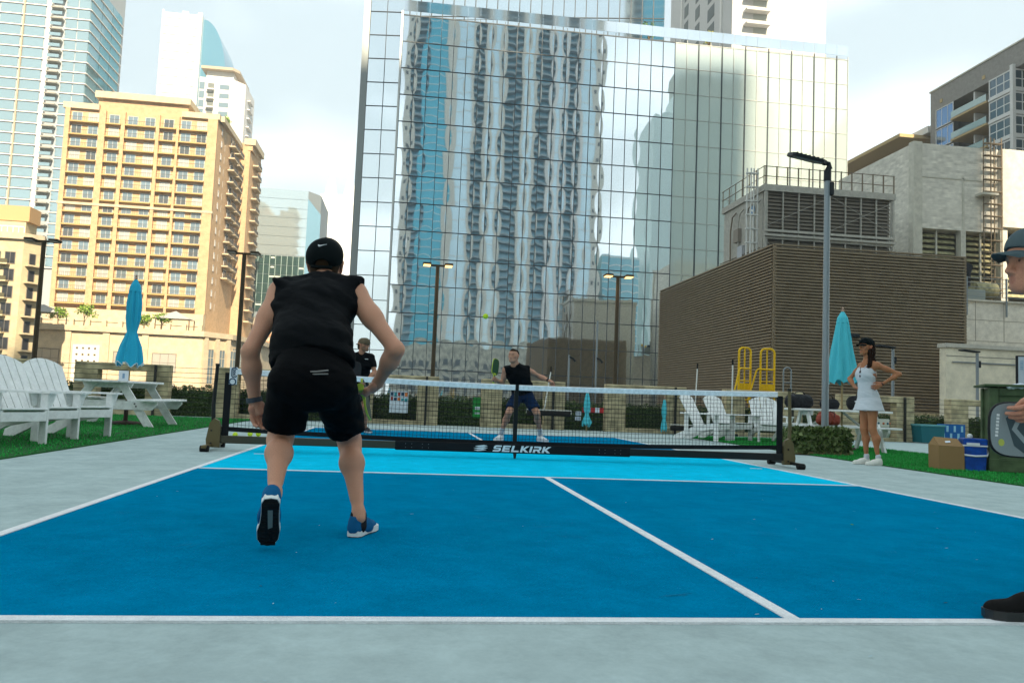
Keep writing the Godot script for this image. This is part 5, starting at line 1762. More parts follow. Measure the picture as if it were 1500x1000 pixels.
func roof_clutter() -> void:
	# sponge rollers for drying the court, leaning on the parapet
	var spots := [["black sponge court roller with white handle on the post behind the far player", Vector3(2.20, 0.40, -9.86), 1.05, Vector3(-0.12, 0.06, 0), Vector3(0.02, 1.02, -0.05)], ["black sponge court roller lying by the post behind the right chairs", Vector3(5.75, 0.16, -9.80), 0.95, Vector3(0.12, 0.05, 0), Vector3(0.20, 1.50, -0.06)]]
	var bk := mat("sponge", Color(0.022, 0.021, 0.02), 0.95, 0.0, tex("grain"), 3.0)
	var alu := mat("alu_white", Color(0.62, 0.62, 0.58), 0.4, 0.2)
	for s in spots:
		var o := thing("court_roller", s[0], "roller", s[1], 0, "sponge rollers by the parapet")
		var L: float = s[2]
		var b := MB.new()
		b.tube([Vector3(-L / 2, 0, 0), Vector3(L / 2, 0, 0)], 0.062, 14)
		part("sponge", b, bk, o)
		b = MB.new()
		b.tube([Vector3(-L / 2 - 0.03, 0, 0), Vector3(-L / 2 - 0.03, 0.085, 0), Vector3(L / 2 + 0.03, 0.085, 0), Vector3(L / 2 + 0.03, 0, 0)], 0.011, 6)
		part("yoke", b, alu, o)
		b = MB.new()
		b.tube([s[3] + Vector3(0, 0.03, 0), s[4]], 0.016, 8)
		var hnd := part("handle", b, alu, o)
		b = MB.new()
		b.tube([s[4], s[4] + Vector3(0.004, 0.13, 0)], 0.021, 8)
		part("grip", b, bk, hnd)
	var pl := MB.new()
	pl.tube([Vector3(0, 0, 0), Vector3(0.02, 1.78, -0.04)], 0.018, 8)
	var st := thing("broom_handle", "white pole with black grip standing behind the right chairs", "pole", Vector3(6.83, 0.012, -9.75))
	part("pole", pl, alu, st)
	pl = MB.new()
	pl.tube([Vector3(0.02, 1.78, -0.04), Vector3(0.021, 1.92, -0.043)], 0.022, 8)
	part("grip", pl, bk, st)
	pl = MB.new()
	pl.cbox(Vector3(0, 0.03, 0), Vector3(0.34, 0.06, 0.06), 0.01)
	part("head", pl, bk, st)
	# yellow roof ladders standing beyond the parapet
	for k in 2:
		var y := mat("ladder_yellow")
		var x := 9.32 if k == 0 else 10.08
		var o := thing("roof_ladder", "yellow steel roof ladder with hooped rails, " + ("left one" if k == 0 else "right one beside a grey rail"), "ladder", Vector3(x, 0, -14.6), 0.15 if k == 0 else -0.35, "yellow ladders beyond the parapet")
		var w := 0.21
		for s in [-1.0, 1.0]:
			var b := MB.new()
			var z: float = 0.0
			var path := [Vector3(s * w, -1.0, z), Vector3(s * w, 2.50, z)]
			for j in 7:
				var a := PI * 0.5 * j / 6.0
				path.append(Vector3(s * (w - 0.14 + 0.14 * cos(a)), 2.50 + 0.14 * sin(a), z))
			path.append(Vector3(0, 2.64, z))
			b.tube(path, 0.036, 8)
			part("rail", b, y, o)
		for j in 9:
			var b := MB.new()
			b.tube([Vector3(-w, -0.8 + 0.3 * j, 0), Vector3(w, -0.8 + 0.3 * j, 0)], 0.018 if j > 3 else 0.026, 6)
			part("rung", b, y, o)
		part("kick_plate", box_shape(Vector3(0.40, 0.20, 0.03), 0.006), y, o, Vector3(0, 1.42, 0))
		var b2 := MB.new()
		b2.tube([Vector3(-0.02, 1.2, 0.02), Vector3(-0.02, 2.6, 0.02)], 0.026, 6)
		part("inner_rail", b2, y, o)
		b2 = MB.new()
		b2.tube([Vector3(w, 1.98, 0.03), Vector3(-0.30, 1.98, 0.25), Vector3(-0.36, 1.92, 0.26), Vector3(-0.62, 0.9, 0.3)], 0.028, 8)
		part("hand_rail", b2, y, o)
	var gh := thing("hoop_rail", "small grey hooped handrail right of the yellow ladders", "rail", Vector3(10.75, 0, -14.6))
	var hb := MB.new()
	var pa := [Vector3(-0.13, -0.5, 0), Vector3(-0.13, 1.95, 0)]
	for j in 9:
		var a := PI - PI * j / 8.0
		pa.append(Vector3(cos(a) * 0.13, 1.95 + sin(a) * 0.13, 0))
	pa.append(Vector3(0.13, -0.5, 0))
	hb.tube(pa, 0.025, 8)
	part("hoop", hb, mat("galvanised"), gh)
	for j in 5:
		hb = MB.new()
		hb.tube([Vector3(-0.13, 0.2 + 0.35 * j, 0), Vector3(0.13, 0.2 + 0.35 * j, 0)], 0.016, 6)
		part("rung", hb, mat("galvanised"), gh)
	# printed boards and placards hung on the parapet
	var po := thing("poster_board", "white poster with orange and blue print before the hedge right of the near player", "poster", Vector3(-1.44, 0.28, -10.05))
	part("board", box_shape(Vector3(0.44, 0.52, 0.015), 0.003), mat("poster_paper", Color(0.48, 0.55, 0.60), 0.6), po, Vector3(0, 0.26, 0))
	var pr := RandomNumberGenerator.new()
	pr.seed = 4
	for row in 3:
		for k in 5:
			var ink := [mat("ink_navy", Color(0.015, 0.05, 0.10), 0.6), mat("ink_orange", Color(0.55, 0.16, 0.04), 0.6), mat("ink_teal", Color(0.03, 0.25, 0.28), 0.6), mat("ink_red", Color(0.30, 0.05, 0.04), 0.6)]
			var sz := Vector3(pr.randf_range(0.05, 0.075), pr.randf_range(0.06, 0.10), 0.003)
			part("printed_block", box_shape(sz), ink[(k + row * 2 + pr.randi() % 2) % 4] if row < 2 else mat("paper_white"), po, Vector3(-0.17 + 0.085 * k, 0.44 - 0.12 * row + pr.randf_range(-0.015, 0.015), 0.0095))
	for k in 2:
		var pc := thing("placard", "small white placard on the hedge left of the small parasol, " + ("upper" if k == 0 else "lower"), "sign", Vector3(2.98 - 0.01 * k, 0.43 - 0.13 * k, -10.06), 0, "placards on the hedge")
		part("card", box_shape(Vector3(0.14, 0.10, 0.01), 0.002), mat("paper_white"), pc)
		for j in 3:
			part("text_line", box_shape(Vector3(0.10, 0.010, 0.003)), mat("ink_navy"), pc, Vector3(0, 0.025 - 0.025 * j, 0.007))
	var gs := thing("green_sign", "green and white board beside the post left of the far player", "sign", Vector3(0.45, 0.22, -10.14))
	part("board", box_shape(Vector3(0.20, 0.50, 0.015), 0.003), mat("sign_green", Color(0.02, 0.22, 0.04), 0.5), gs, Vector3(0, 0.25, 0))
	part("band", box_shape(Vector3(0.12, 0.07, 0.004)), mat("paper_white"), gs, Vector3(0.02, 0.24, 0.01))
	part("band", box_shape(Vector3(0.12, 0.04, 0.004)), mat("paper_white"), gs, Vector3(0.02, 0.12, 0.01))
	var tb := thing("barrier_tape", "red and white barrier board behind the small turquoise parasol", "barrier", Vector3(3.36, 0.52, -10.12))
	for k in 5:
		part("band", box_shape(Vector3(0.11, 0.13, 0.02), 0.002), mat("paper_white") if k % 2 else mat("ink_red2", Color(0.45, 0.03, 0.03), 0.5), tb, Vector3(-0.22 + 0.11 * k, 0, 0))
	# teal bins and painted panel on the far right
	var bn := thing("storage_tub", "teal plastic tub by the parapet right of the woman", "tub", Vector3(12.35, 0, -10.0))
	var bb := MB.new()
	bb.prism(PackedVector2Array([Vector2(-0.30, 0.02), Vector2(0.30, 0.02), Vector2(0.34, 0.44), Vector2(-0.34, 0.44)]), -0.2, 0.2)
	part("body", bb, mat("tub_teal", Color(0.015, 0.12, 0.14), 0.5), bn)
	part("lid", box_shape(Vector3(0.72, 0.05, 0.44), 0.01), mat("tub_lid", Color(0.10, 0.30, 0.32), 0.5), bn, Vector3(0, 0.467, 0))
	var pn := thing("painted_board", "blue board with pale letters leaning on the parapet right of the tub", "board", Vector3(13.0, 0.02, -9.98))
	part("board", box_shape(Vector3(0.80, 0.50, 0.03), 0.004), mat("board_blue", Color(0.01, 0.10, 0.30), 0.5), pn, Vector3(0, 0.25, 0))
	for k in 7:
		part("letter", box_shape(Vector3(0.06, 0.16, 0.006)), mat("board_pale", Color(0.25, 0.48, 0.60), 0.5), pn, Vector3(-0.33 + 0.105 * k, 0.38 - 0.20 * (k % 2), 0.018))
	# two slim floodlight poles beyond the parapet
	for k in 2:
		var x := 17.95 if k == 0 else 21.65
		var lp := thing("floodlight_pole", "slim grey floodlight pole beyond the parapet, " + ("right of the woman's elbow" if k == 0 else "before the cream wall"), "lamp post", Vector3(x, 0, -20), 0, "floodlight poles beyond the parapet")
		var b := MB.new()
		b.tube([Vector3(0, -3, 0), Vector3(0, 3.35, 0)], 0.06, 8)
		part("pole", b, mat("galvanised"), lp)
		b = MB.new()
		b.cbox(Vector3(-0.35, 3.42, 0), Vector3(0.75, 0.06, 0.35), 0.015, Basis(Vector3.BACK, -0.08))
		part("lamp_head", b, mat("lamp_black"), lp)
		b = MB.new()
		b.cbox(Vector3(0.09, 2.9, 0), Vector3(0.1, 0.28, 0.1), 0.01)
		part("junction_box", b, mat("lamp_black"), lp)
	for k in 2:
		var sp := thing("sign_pole", "thin white steel pole rising behind the parapet, " + ("left of the lit lamp post" if k == 0 else "right of the far player"), "pole", Vector3(3.72 if k == 0 else 2.98, 0, -11.4))
		var b := MB.new()
		b.tube([Vector3(0, -1, 0), Vector3(0, 2.9 if k == 0 else 1.95, 0)], 0.028, 8)
		part("pole", b, mat("galvanised"), sp)
		b = MB.new()
		b.tube([Vector3(0.0, 1.9, 0), Vector3(0.10, 1.86, 0.02), Vector3(0.16, 1.78, 0.03)], 0.03, 8)
		part("camera_head", b, mat("lamp_black"), sp)


# ------------------------------------------------------------------ the net
func net() -> void:
	var black := mat("net_black", Color(0.008, 0.010, 0.012), 0.75, 0.0, tex("cloth"), 4.0)
	var bronze := mat("net_bronze", Color(0.17, 0.135, 0.065), 0.45, 0.3, tex("grain"), 2.0)
	var steel := mat("net_steel", Color(0.02, 0.021, 0.02), 0.45, 0.3)
	var o := thing("portable_net", "black portable court net with white top tape, base bar and wheeled feet", "net", Vector3.ZERO)
	var half := 3.22
	# sag of the top tape between the posts
	var top := func(x: float) -> float: return 0.864 + 0.05 * pow(absf(x) / half, 1.5)
	var tape := MB.new()
	var N := 48
	for k in N:
		var x0 := -half + 2 * half * k / N
		var x1 := -half + 2 * half * (k + 1) / N
		if x1 > -0.035 and x0 < 0.035:
			pass
		var a: float = top.call(x0)
		var b: float = top.call(x1)
		for s in [-1.0, 1.0]:
			tape.quad(Vector3(x0, a - 0.062, s * 0.010), Vector3(x1, b - 0.062, s * 0.010), Vector3(x1, b - 0.006, s * 0.012), Vector3(x0, a - 0.006, s * 0.012), Vector3(0, 0, s))
			tape.quad(Vector3(x0, a - 0.006, s * 0.012), Vector3(x1, b - 0.006, s * 0.012), Vector3(x1, b, 0), Vector3(x0, a, 0), Vector3(0, 1, s))
	part("top_tape", tape, mat("tape_white", Color(0.86, 0.88, 0.90), 0.6, 0.0, tex("faint"), 3.0), o)
	# netting: real strands, a little uneven
	var nt := MB.new()
	var y0 := 0.245
	var r := RandomNumberGenerator.new()
	r.seed = 21
	var cols := 150
	var rows := 13
	var grid := []
	for i in cols + 1:
		var x := -half + 0.05 + (2 * half - 0.1) * i / cols
		var t: float = top.call(x) - 0.06
		var lowy := y0 - 0.055 * (1.0 - pow(absf(x) / half, 2.0))
		var col := []
		for j in rows + 1:
			var k := float(j) / rows
			col.append(Vector3(x + r.randf_range(-0.003, 0.003), lerpf(lowy, t, k) + r.randf_range(-0.002, 0.002), 0.006 * sin(x * 5.0 + k * 3.0)))
		grid.append(col)
	var th := 0.0021
	for i in cols + 1:
		for j in rows + 1:
			var p: Vector3 = grid[i][j]
			if j < rows:
				var q: Vector3 = grid[i][j + 1]
				strand(nt, p, q, th)
			if i < cols:
				var q2: Vector3 = grid[i + 1][j]
				strand(nt, p, q2, th)
	var np := part("netting", nt, mat("net_cord", Color(0.010, 0.012, 0.014), 0.8), o)
	np.set_meta("kind", "stuff")
	# black hem along the foot of the netting
	var hem := MB.new()
	for k in N:
		var x0 := -half + 2 * half * k / N
		var x1 := -half + 2 * half * (k + 1) / N
		var a := y0 - 0.055 * (1.0 - pow(absf(x0) / half, 2.0)) + 0.02
		var b := y0 - 0.055 * (1.0 - pow(absf(x1) / half, 2.0)) + 0.02
		for s in [-1.0, 1.0]:
			hem.quad(Vector3(x0, a - 0.05, s * 0.004), Vector3(x1, b - 0.05, s * 0.004), Vector3(x1, b, s * 0.004), Vector3(x0, a, s * 0.004), Vector3(0, 0, s))
	part("bottom_hem", hem, black, o)
	# base bar in three lengths: bronze ends, a black sleeve with white lettering in the middle
	for s in [-1.0, 1.0]:
		var bar := MB.new()
		bar.cbox(Vector3(s * 2.35, 0.125, 0.0), Vector3(1.96, 0.085, 0.06), 0.008)
		part("base_bar", bar, steel if s > 0 else mat("bar_olive", Color(0.06, 0.058, 0.04), 0.4, 0.3), o)
	var sl := MB.new()
	sl.cbox(Vector3(0, 0.123, 0.0), Vector3(2.76, 0.105, 0.075), 0.010)
	part("sleeve", sl, black, o)
	lettering(o)
	# centre post with its strap
	var cp := MB.new()
	cp.cbox(Vector3(0, 0.47, -0.03), Vector3(0.05, 0.70, 0.03), 0.005)
	cp.tube([Vector3(0, 0.07, 0.03), Vector3(0, 0.012, 0.03)], [0.022, 0.014], 8)
	part("centre_post", cp, steel, o)
	var sp := MB.new()
	sp.span(Vector3(-0.02, 0.80, -0.016), Vector3(0.02, 0.868, 0.016))
	part("centre_strap", sp, black, o)
	for s in [-1.0, 1.0]:
		# leaning end pole, black side band, foot
		var b := MB.new()
		b.tube([Vector3(s * 3.38, 0.14, -0.02), Vector3(s * 3.40, 0.50, -0.02), Vector3(s * 3.385, 0.945, -0.02)], [0.022, 0.022, 0.019], 10)
		var post := part("post", b, steel if s < 0 else bronze, o)
		b = MB.new()
		b.lathe([Vector2(0.0, 0.0), Vector2(0.024, 0.0), Vector2(0.024, 0.03), Vector2(0.0, 0.032)], 10, Transform3D(Basis(), Vector3(s * 3.385, 0.93, -0.02)))
		part("cap", b, steel, post)
		b = MB.new()
		b.cbox(Vector3(s * 3.255, 0.515, 0), Vector3(0.075, 0.70, 0.022), 0.005)
		part("side_band", b, black, o)
		b = MB.new()
		b.prism(PackedVector2Array([Vector2(-0.075, 0.035), Vector2(0.065, 0.035), Vector2(0.075, 0.12), Vector2(0.045, 0.30), Vector2(0.0, 0.355), Vector2(-0.05, 0.33), Vector2(-0.075, 0.26)]), -0.03, 0.03, Transform3D(Basis(Vector3(s, 0, 0), Vector3.UP, Vector3(0, 0, s)), Vector3(s * 3.37, 0, 0.015)))
		var plate := part("hinge_plate", b, bronze, o)
		for yy in [0.08, 0.22]:
			b = MB.new()
			b.lathe([Vector2(0, 0), Vector2(0.011, 0), Vector2(0.009, 0.008), Vector2(0, 0.009)], 8, Transform3D(Basis(Vector3.RIGHT, PI / 2), Vector3(s * 3.37 - 0.02, yy, 0.046)))
			part("bolt", b, steel, plate)
		b = MB.new()
		b.cbox(Vector3(s * 3.40, 0.055, -0.12), Vector3(0.055, 0.035, 0.86), 0.008)
		part("foot_bar", b, steel if s > 0 else bronze, o)
		for z in [-0.50, 0.26]:
			b = MB.new()
			b.tube([Vector3(s * 3.40 - 0.045, 0.035, z), Vector3(s * 3.40 + 0.045, 0.035, z)], 0.034, 12)
			part("wheel", b, mat("rubber", Color(0.012, 0.012, 0.012), 0.8), o)
	# oval emblem sticker on the left end of the tape
	var em := MB.new()
	em.cbox(Vector3(-3.20, 0.83, 0.018), Vector3(0.085, 0.19, 0.006), 0.002)
	var sticker := part("sticker", em, mat("sticker_white", Color(0.72, 0.74, 0.76), 0.5), o)
	var ring := MB.new()
	var pts := []
	for k in 17:
		pts.append(Vector3(-3.205 + 0.035 * cos(TAU * k / 16), 0.765 + 0.035 * sin(TAU * k / 16), 0.023))
	ring.tube(pts, 0.0065, 6, false)
	pts = []
	for k in 25:
		var a := TAU * k / 24
		pts.append(Vector3(-3.192 + 0.027 * cos(a), 0.868 + 0.020 * sin(a) + (0.032 if sin(a) >= 0 else -0.032), 0.023))
	ring.tube(pts, 0.006, 6, false)
	for k in 3:
		var sm := []
		for j in 9:
			sm.append(Vector3(-3.192 + 0.012 * cos(TAU * j / 8), 0.843 + 0.025 * k + 0.009 * sin(TAU * j / 8), 0.023))
		ring.tube(sm, 0.004, 5, false)
	part("emblem", ring, mat("ink_navy", Color(0.015, 0.05, 0.10), 0.6), sticker)
	# balls
	var ys := [["yellow green ball in the air before the mirror glass", Vector3(-0.26, 1.81, -1.5)], ["leftmost of three yellow green balls behind the net's left base bar", Vector3(-3.655, 0.041, -2.52)], ["middle of three yellow green balls behind the net's left base bar", Vector3(-3.507, 0.041, -2.82)], ["rightmost of three yellow green balls behind the net's left base bar", Vector3(-3.405, 0.041, -2.90)]]
	var sh := ball_shape()
	for k in 4:
		var p: Vector3 = ys[k][1]
		var bo := thing("pickleball", ys[k][0], "ball", p, k * 1.3, "yellow green balls")
		part("shell", sh[0], mat("ball_yellow", Color(0.55, 0.72, 0.03), 0.5), bo)
		var ho := part("holes", sh[1], mat("ball_hole", Color(0.10, 0.14, 0.01), 0.9), bo)
		ho.set_meta("kind", "stuff")


func ball_shape() -> Array:
	var s := MB.new()
	s.ball(Vector3.ZERO, Vector3.ONE * 0.037, 20)
	var h := MB.new()
	for k in 26:
		var y := 1.0 - 2.0 * (k + 0.5) / 26.0
		var a := k * 2.399963
		var d := Vector3(cos(a) * sqrt(1 - y * y), y, sin(a) * sqrt(1 - y * y))
		var u := d.cross(Vector3(0.3, 0.5, 0.8)).normalized()
		var w := d.cross(u)
		for j in 8:
			var p := d * 0.0372
			h.flat(p, p + (u * cos(TAU * j / 8) + w * sin(TAU * j / 8)) * 0.0042, p + (u * cos(TAU * (j + 1) / 8) + w * sin(TAU * (j + 1) / 8)) * 0.0042, d)
	return [s.mesh(), h.mesh()]


func strand(mb: MB, p: Vector3, q: Vector3, r: float) -> void:
	var d := (q - p).normalized()
	var u := d.cross(Vector3(0, 0, 1)).normalized() * r
	var w := Vector3(0, 0, r)
	mb.quad(p - u, q - u, q + w, p + w, -u + w)
	mb.quad(p + u, q + u, q + w, p + w, u + w)
	mb.quad(p - u, q - u, q - w, p - w, -u - w)
	mb.quad(p + u, q + u, q - w, p - w, u - w)


# the word and mark printed on the sleeve, as slanted block letters standing 1 mm proud
func lettering(o: Node3D) -> void:
	var ink := mat("letter_white", Color(0.72, 0.74, 0.75), 0.55)
	var H := 0.072
	var glyph := {
		"S": [[[0, 0], [.78, 0], [1, .16], [1, .5], [.86, .6], [.28, .6], [.28, .76], [1, .76], [1, 1], [.2, 1], [0, .84], [0, .5], [.14, .4], [.72, .4], [.72, .24], [0, .24]]],
		"E": [[[0, 0], [1, 0], [1, .24], [.3, .24], [.3, .39], [.92, .39], [.92, .61], [.3, .61], [.3, .76], [1, .76], [1, 1], [0, 1]]],
		"L": [[[0, 0], [1, 0], [1, .24], [.3, .24], [.3, 1], [0, 1]]],
		"K": [[[0, 0], [.3, 0], [.3, .36], [.72, 0], [1.12, 0], [.56, .5], [1.06, 1], [.68, 1], [.3, .62], [.3, 1], [0, 1]]],
		"I": [[[0, 0], [.3, 0], [.3, 1], [0, 1]]],
		"R": [[[0, 0], [.3, 0], [.3, .3], [.5, .3], [.74, 0], [1.08, 0], [.8, .33], [1, .45], [1, .84], [.84, 1], [0, 1], [0, .76], [.7, .76], [.7, .54], [0, .54]]],
	}
	var x := -0.262
	for ch in ["S", "E", "L", "K", "I", "R", "K"]:
		var w := 0.088 if ch != "I" else 0.088
		for poly in glyph[ch]:
			var b := MB.new()
			var pts := PackedVector2Array()
			for p in poly:
				pts.append(Vector2(x + p[0] * w + p[1] * H * 0.28, 0.087 + p[1] * H))
			b.prism(pts, 0.0365, 0.0395)
			part("letter", b, ink, o)
		x += (0.106 if ch != "I" else 0.044)
	# the mark: three slanted bars cut from a disc
	for k in 3:
		var b := MB.new()
		var cy := 0.123 + (k - 1) * 0.0225
		var cx := -0.400 + (k - 1) * 0.006
		var hw := 0.075 if k != 1 else 0.083
		b.prism(PackedVector2Array([Vector2(cx - hw, cy - 0.002), Vector2(cx - hw * 0.4, cy - 0.012), Vector2(cx + hw * 0.35, cy - 0.006), Vector2(cx + hw, cy + 0.002), Vector2(cx + hw * 0.4, cy + 0.012), Vector2(cx - hw * 0.35, cy + 0.004)]), 0.0365, 0.0395)
		part("mark_bar", b, ink, o)
	# rivets
	for s in [-1.0, 1.0]:
		for k in 4:
			for y in [0.105, 0.145]:
				var b := MB.new()
				b.ball(Vector3(s * (1.0 + 0.07 * k + (0.05 if k > 1 else 0.0)), y, 0.0375), Vector3(0.004, 0.004, 0.003), 6)
				part("rivet", b, mat("galvanised"), o)


# ------------------------------------------------------------------ smooth bodies from tapered capsules
# one capsule: from a to b with radii ra, rb; k blends it with what is there already; wide stretches it along an axis; clip cuts it by planes [normal, point]; minus carves
func cone(a: Vector3, b: Vector3, ra: float, rb: float, k := 0.02, wide := Vector3.ZERO, s := 1.0, clip := [], minus := false) -> Dictionary:
	return {"a": a, "b": b, "ra": ra, "rb": rb, "k": k, "w": wide.normalized() if wide != Vector3.ZERO else Vector3.ZERO, "s": s, "clip": clip, "minus": minus}


# meshes the blended field as surface nets; folds adds cloth creases
func sdf(prims: Array, cell: float, fold := 0.0, freq := 1.0, seed_ := 0, tint := Color(1, 1, 1), paint := [], into: MB = null) -> MB:
	var out: MB = into if into else MB.new()
	var lo := Vector3.ONE * 1e9
	var hi := Vector3.ONE * -1e9
	for q in prims:
		if q.minus:
			continue
		var r: float = maxf(q.ra, q.rb) * maxf(1.0, q.s) + 2.5 * cell
		for p in [q.a, q.b]:
			lo = lo.min(p - Vector3.ONE * r)
			hi = hi.max(p + Vector3.ONE * r)
	var dim := Vector3i(((hi - lo) / cell).ceil()) + Vector3i.ONE * 2
	var nx := dim.x
	var nxy := dim.x * dim.y
	var f := PackedFloat32Array()
	f.resize(nxy * dim.z)
	f.fill(1.0)
	for q in prims:
		var a: Vector3 = q.a
		var ba: Vector3 = q.b - q.a
		var w: Vector3 = q.w
		var flat: bool = w != Vector3.ZERO
		var inv: float = 1.0 / q.s - 1.0
		if flat:
			ba += w * (ba.dot(w) * inv)
		var l2 := maxf(ba.length_squared(), 1e-8)
		var ra: float = q.ra
		var dr: float = q.rb - q.ra
		var k: float = maxf(q.k, 1e-4)
		var big: float = maxf(q.ra, q.rb) * maxf(1.0, q.s) + k + 3.0 * cell
		var c0 := Vector3i(((q.a.min(q.b) - Vector3.ONE * big - lo) / cell).floor()).clamp(Vector3i.ZERO, dim - Vector3i.ONE)
		var c1 := Vector3i(((q.a.max(q.b) + Vector3.ONE * big - lo) / cell).ceil()).clamp(Vector3i.ZERO, dim - Vector3i.ONE)
		var clip: Array = q.clip
		var minus: bool = q.minus
		for z in range(c0.z, c1.z + 1):
			for y in range(c0.y, c1.y + 1):
				var i := z * nxy + y * nx + c0.x
				var p := lo + Vector3(c0.x, y, z) * cell
				for x in range(c0.x, c1.x + 1):
					var e := p - a
					if flat:
						e += w * (e.dot(w) * inv)
					var t := clampf(e.dot(ba) / l2, 0.0, 1.0)
					var d := (e - ba * t).length() - ra - dr * t
					for pl in clip:
						d = maxf(d, (p - pl[1]).dot(pl[0]))
					var o := f[i]
					if minus:
						d = -d
						var h := maxf(k - absf(o - d), 0.0) / k
						f[i] = maxf(o, d) + h * h * k * 0.25
					else:
						var h := maxf(k - absf(o - d), 0.0) / k
						f[i] = minf(o, d) - h * h * k * 0.25
					i += 1
					p.x += cell
	if fold > 0.0:
		var fn := FastNoiseLite.new()
		fn.seed = 100 + seed_
		fn.frequency = 1.0
		fn.fractal_octaves = 3
		fn.fractal_type = FastNoiseLite.FRACTAL_RIDGED
		for z in dim.z:
			for y in dim.y:
				var i := z * nxy + y * nx
				for x in dim.x:
					if absf(f[i]) < 0.04:
						var p := lo + Vector3(x, y, z) * cell
						f[i] += fold * fn.get_noise_3d(p.x * freq * 0.6, (p.y + 0.35 * p.x) * freq * 1.7, p.z * freq * 0.6)
					i += 1
	# surface nets
	var ids := PackedInt32Array()
	ids.resize(f.size())
	ids.fill(-1)
	var vs := PackedVector3Array()
	var ns := PackedVector3Array()
	var off := [0, 1, nx, nx + 1, nxy, nxy + 1, nxy + nx, nxy + nx + 1]
	var lim := cell * 3.0
	for z in dim.z - 1:
		for y in dim.y - 1:
			var i := z * nxy + y * nx
			for x in dim.x - 1:
				var f0 := f[i]
				if f0 < lim and f0 > -lim:
					var g0 := f0
					var g1 := f[i + 1]
					var g2 := f[i + nx]
					var g3 := f[i + nx + 1]
					var g4 := f[i + nxy]
					var g5 := f[i + nxy + 1]
					var g6 := f[i + nxy + nx]
					var g7 := f[i + nxy + nx + 1]
					var neg := int(g0 < 0) + int(g1 < 0) + int(g2 < 0) + int(g3 < 0) + int(g4 < 0) + int(g5 < 0) + int(g6 < 0) + int(g7 < 0)
					if neg > 0 and neg < 8:
						var s := Vector3.ZERO
						var n := 0
						if (g0 < 0) != (g1 < 0): s += Vector3(g0 / (g0 - g1), 0, 0); n += 1
						if (g2 < 0) != (g3 < 0): s += Vector3(g2 / (g2 - g3), 1, 0); n += 1
						if (g4 < 0) != (g5 < 0): s += Vector3(g4 / (g4 - g5), 0, 1); n += 1
						if (g6 < 0) != (g7 < 0): s += Vector3(g6 / (g6 - g7), 1, 1); n += 1
						if (g0 < 0) != (g2 < 0): s += Vector3(0, g0 / (g0 - g2), 0); n += 1
						if (g1 < 0) != (g3 < 0): s += Vector3(1, g1 / (g1 - g3), 0); n += 1
						if (g4 < 0) != (g6 < 0): s += Vector3(0, g4 / (g4 - g6), 1); n += 1
						if (g5 < 0) != (g7 < 0): s += Vector3(1, g5 / (g5 - g7), 1); n += 1
						if (g0 < 0) != (g4 < 0): s += Vector3(0, 0, g0 / (g0 - g4)); n += 1
						if (g1 < 0) != (g5 < 0): s += Vector3(1, 0, g1 / (g1 - g5)); n += 1
						if (g2 < 0) != (g6 < 0): s += Vector3(0, 1, g2 / (g2 - g6)); n += 1
						if (g3 < 0) != (g7 < 0): s += Vector3(1, 1, g3 / (g3 - g7)); n += 1
						ids[i] = vs.size()
						vs.append(lo + (Vector3(x, y, z) + s / n) * cell)
						ns.append(Vector3(g1 + g3 + g5 + g7 - g0 - g2 - g4 - g6, g2 + g3 + g6 + g7 - g0 - g1 - g4 - g5, g4 + g5 + g6 + g7 - g0 - g1 - g2 - g3).normalized())
				i += 1
	var cs := PackedColorArray()
	cs.resize(vs.size())
	for k in vs.size():
		var col := tint
		for q in paint:
			# [centre, radii, colour, strength]
			var e: Vector3 = (vs[k] - q[0]) / q[1]
			var d := e.length()
			if d < 1.0:
				col = col.lerp(q[2], q[3] * clampf((1.0 - d) * 3.0, 0.0, 1.0))
		cs[k] = col
	for z in range(1, dim.z - 1):
		for y in range(1, dim.y - 1):
			var i := z * nxy + y * nx + 1
			for x in range(1, dim.x - 1):
				var f0 := f[i]
				if f0 < lim and f0 > -lim:
					var s0 := f0 < 0
					if s0 != (f[i + 1] < 0):
						net_quad(out, vs, ns, cs, ids[i - nx - nxy], ids[i - nxy], ids[i], ids[i - nx])
					if s0 != (f[i + nx] < 0):
						net_quad(out, vs, ns, cs, ids[i - 1 - nxy], ids[i - nxy], ids[i], ids[i - 1])
					if s0 != (f[i + nxy] < 0):
						net_quad(out, vs, ns, cs, ids[i - 1 - nx], ids[i - nx], ids[i], ids[i - 1])
				i += 1
	return out


func net_quad(o: MB, vs: PackedVector3Array, ns: PackedVector3Array, cs: PackedColorArray, a: int, b: int, c: int, d: int) -> void:
	if a < 0 or b < 0 or c < 0 or d < 0:
		return
	net_tri(o, vs, ns, cs, a, b, c)
	net_tri(o, vs, ns, cs, a, c, d)


func net_tri(o: MB, vs: PackedVector3Array, ns: PackedVector3Array, cs: PackedColorArray, a: int, b: int, c: int) -> void:
	if (vs[b] - vs[a]).cross(vs[c] - vs[a]).dot(ns[a] + ns[b] + ns[c]) > 0.0:
		var t := b
		b = c
		c = t
	o.v.append(vs[a]); o.v.append(vs[b]); o.v.append(vs[c])
	o.n.append(ns[a]); o.n.append(ns[b]); o.n.append(ns[c])
	o.c.append(cs[a]); o.c.append(cs[b]); o.c.append(cs[c])


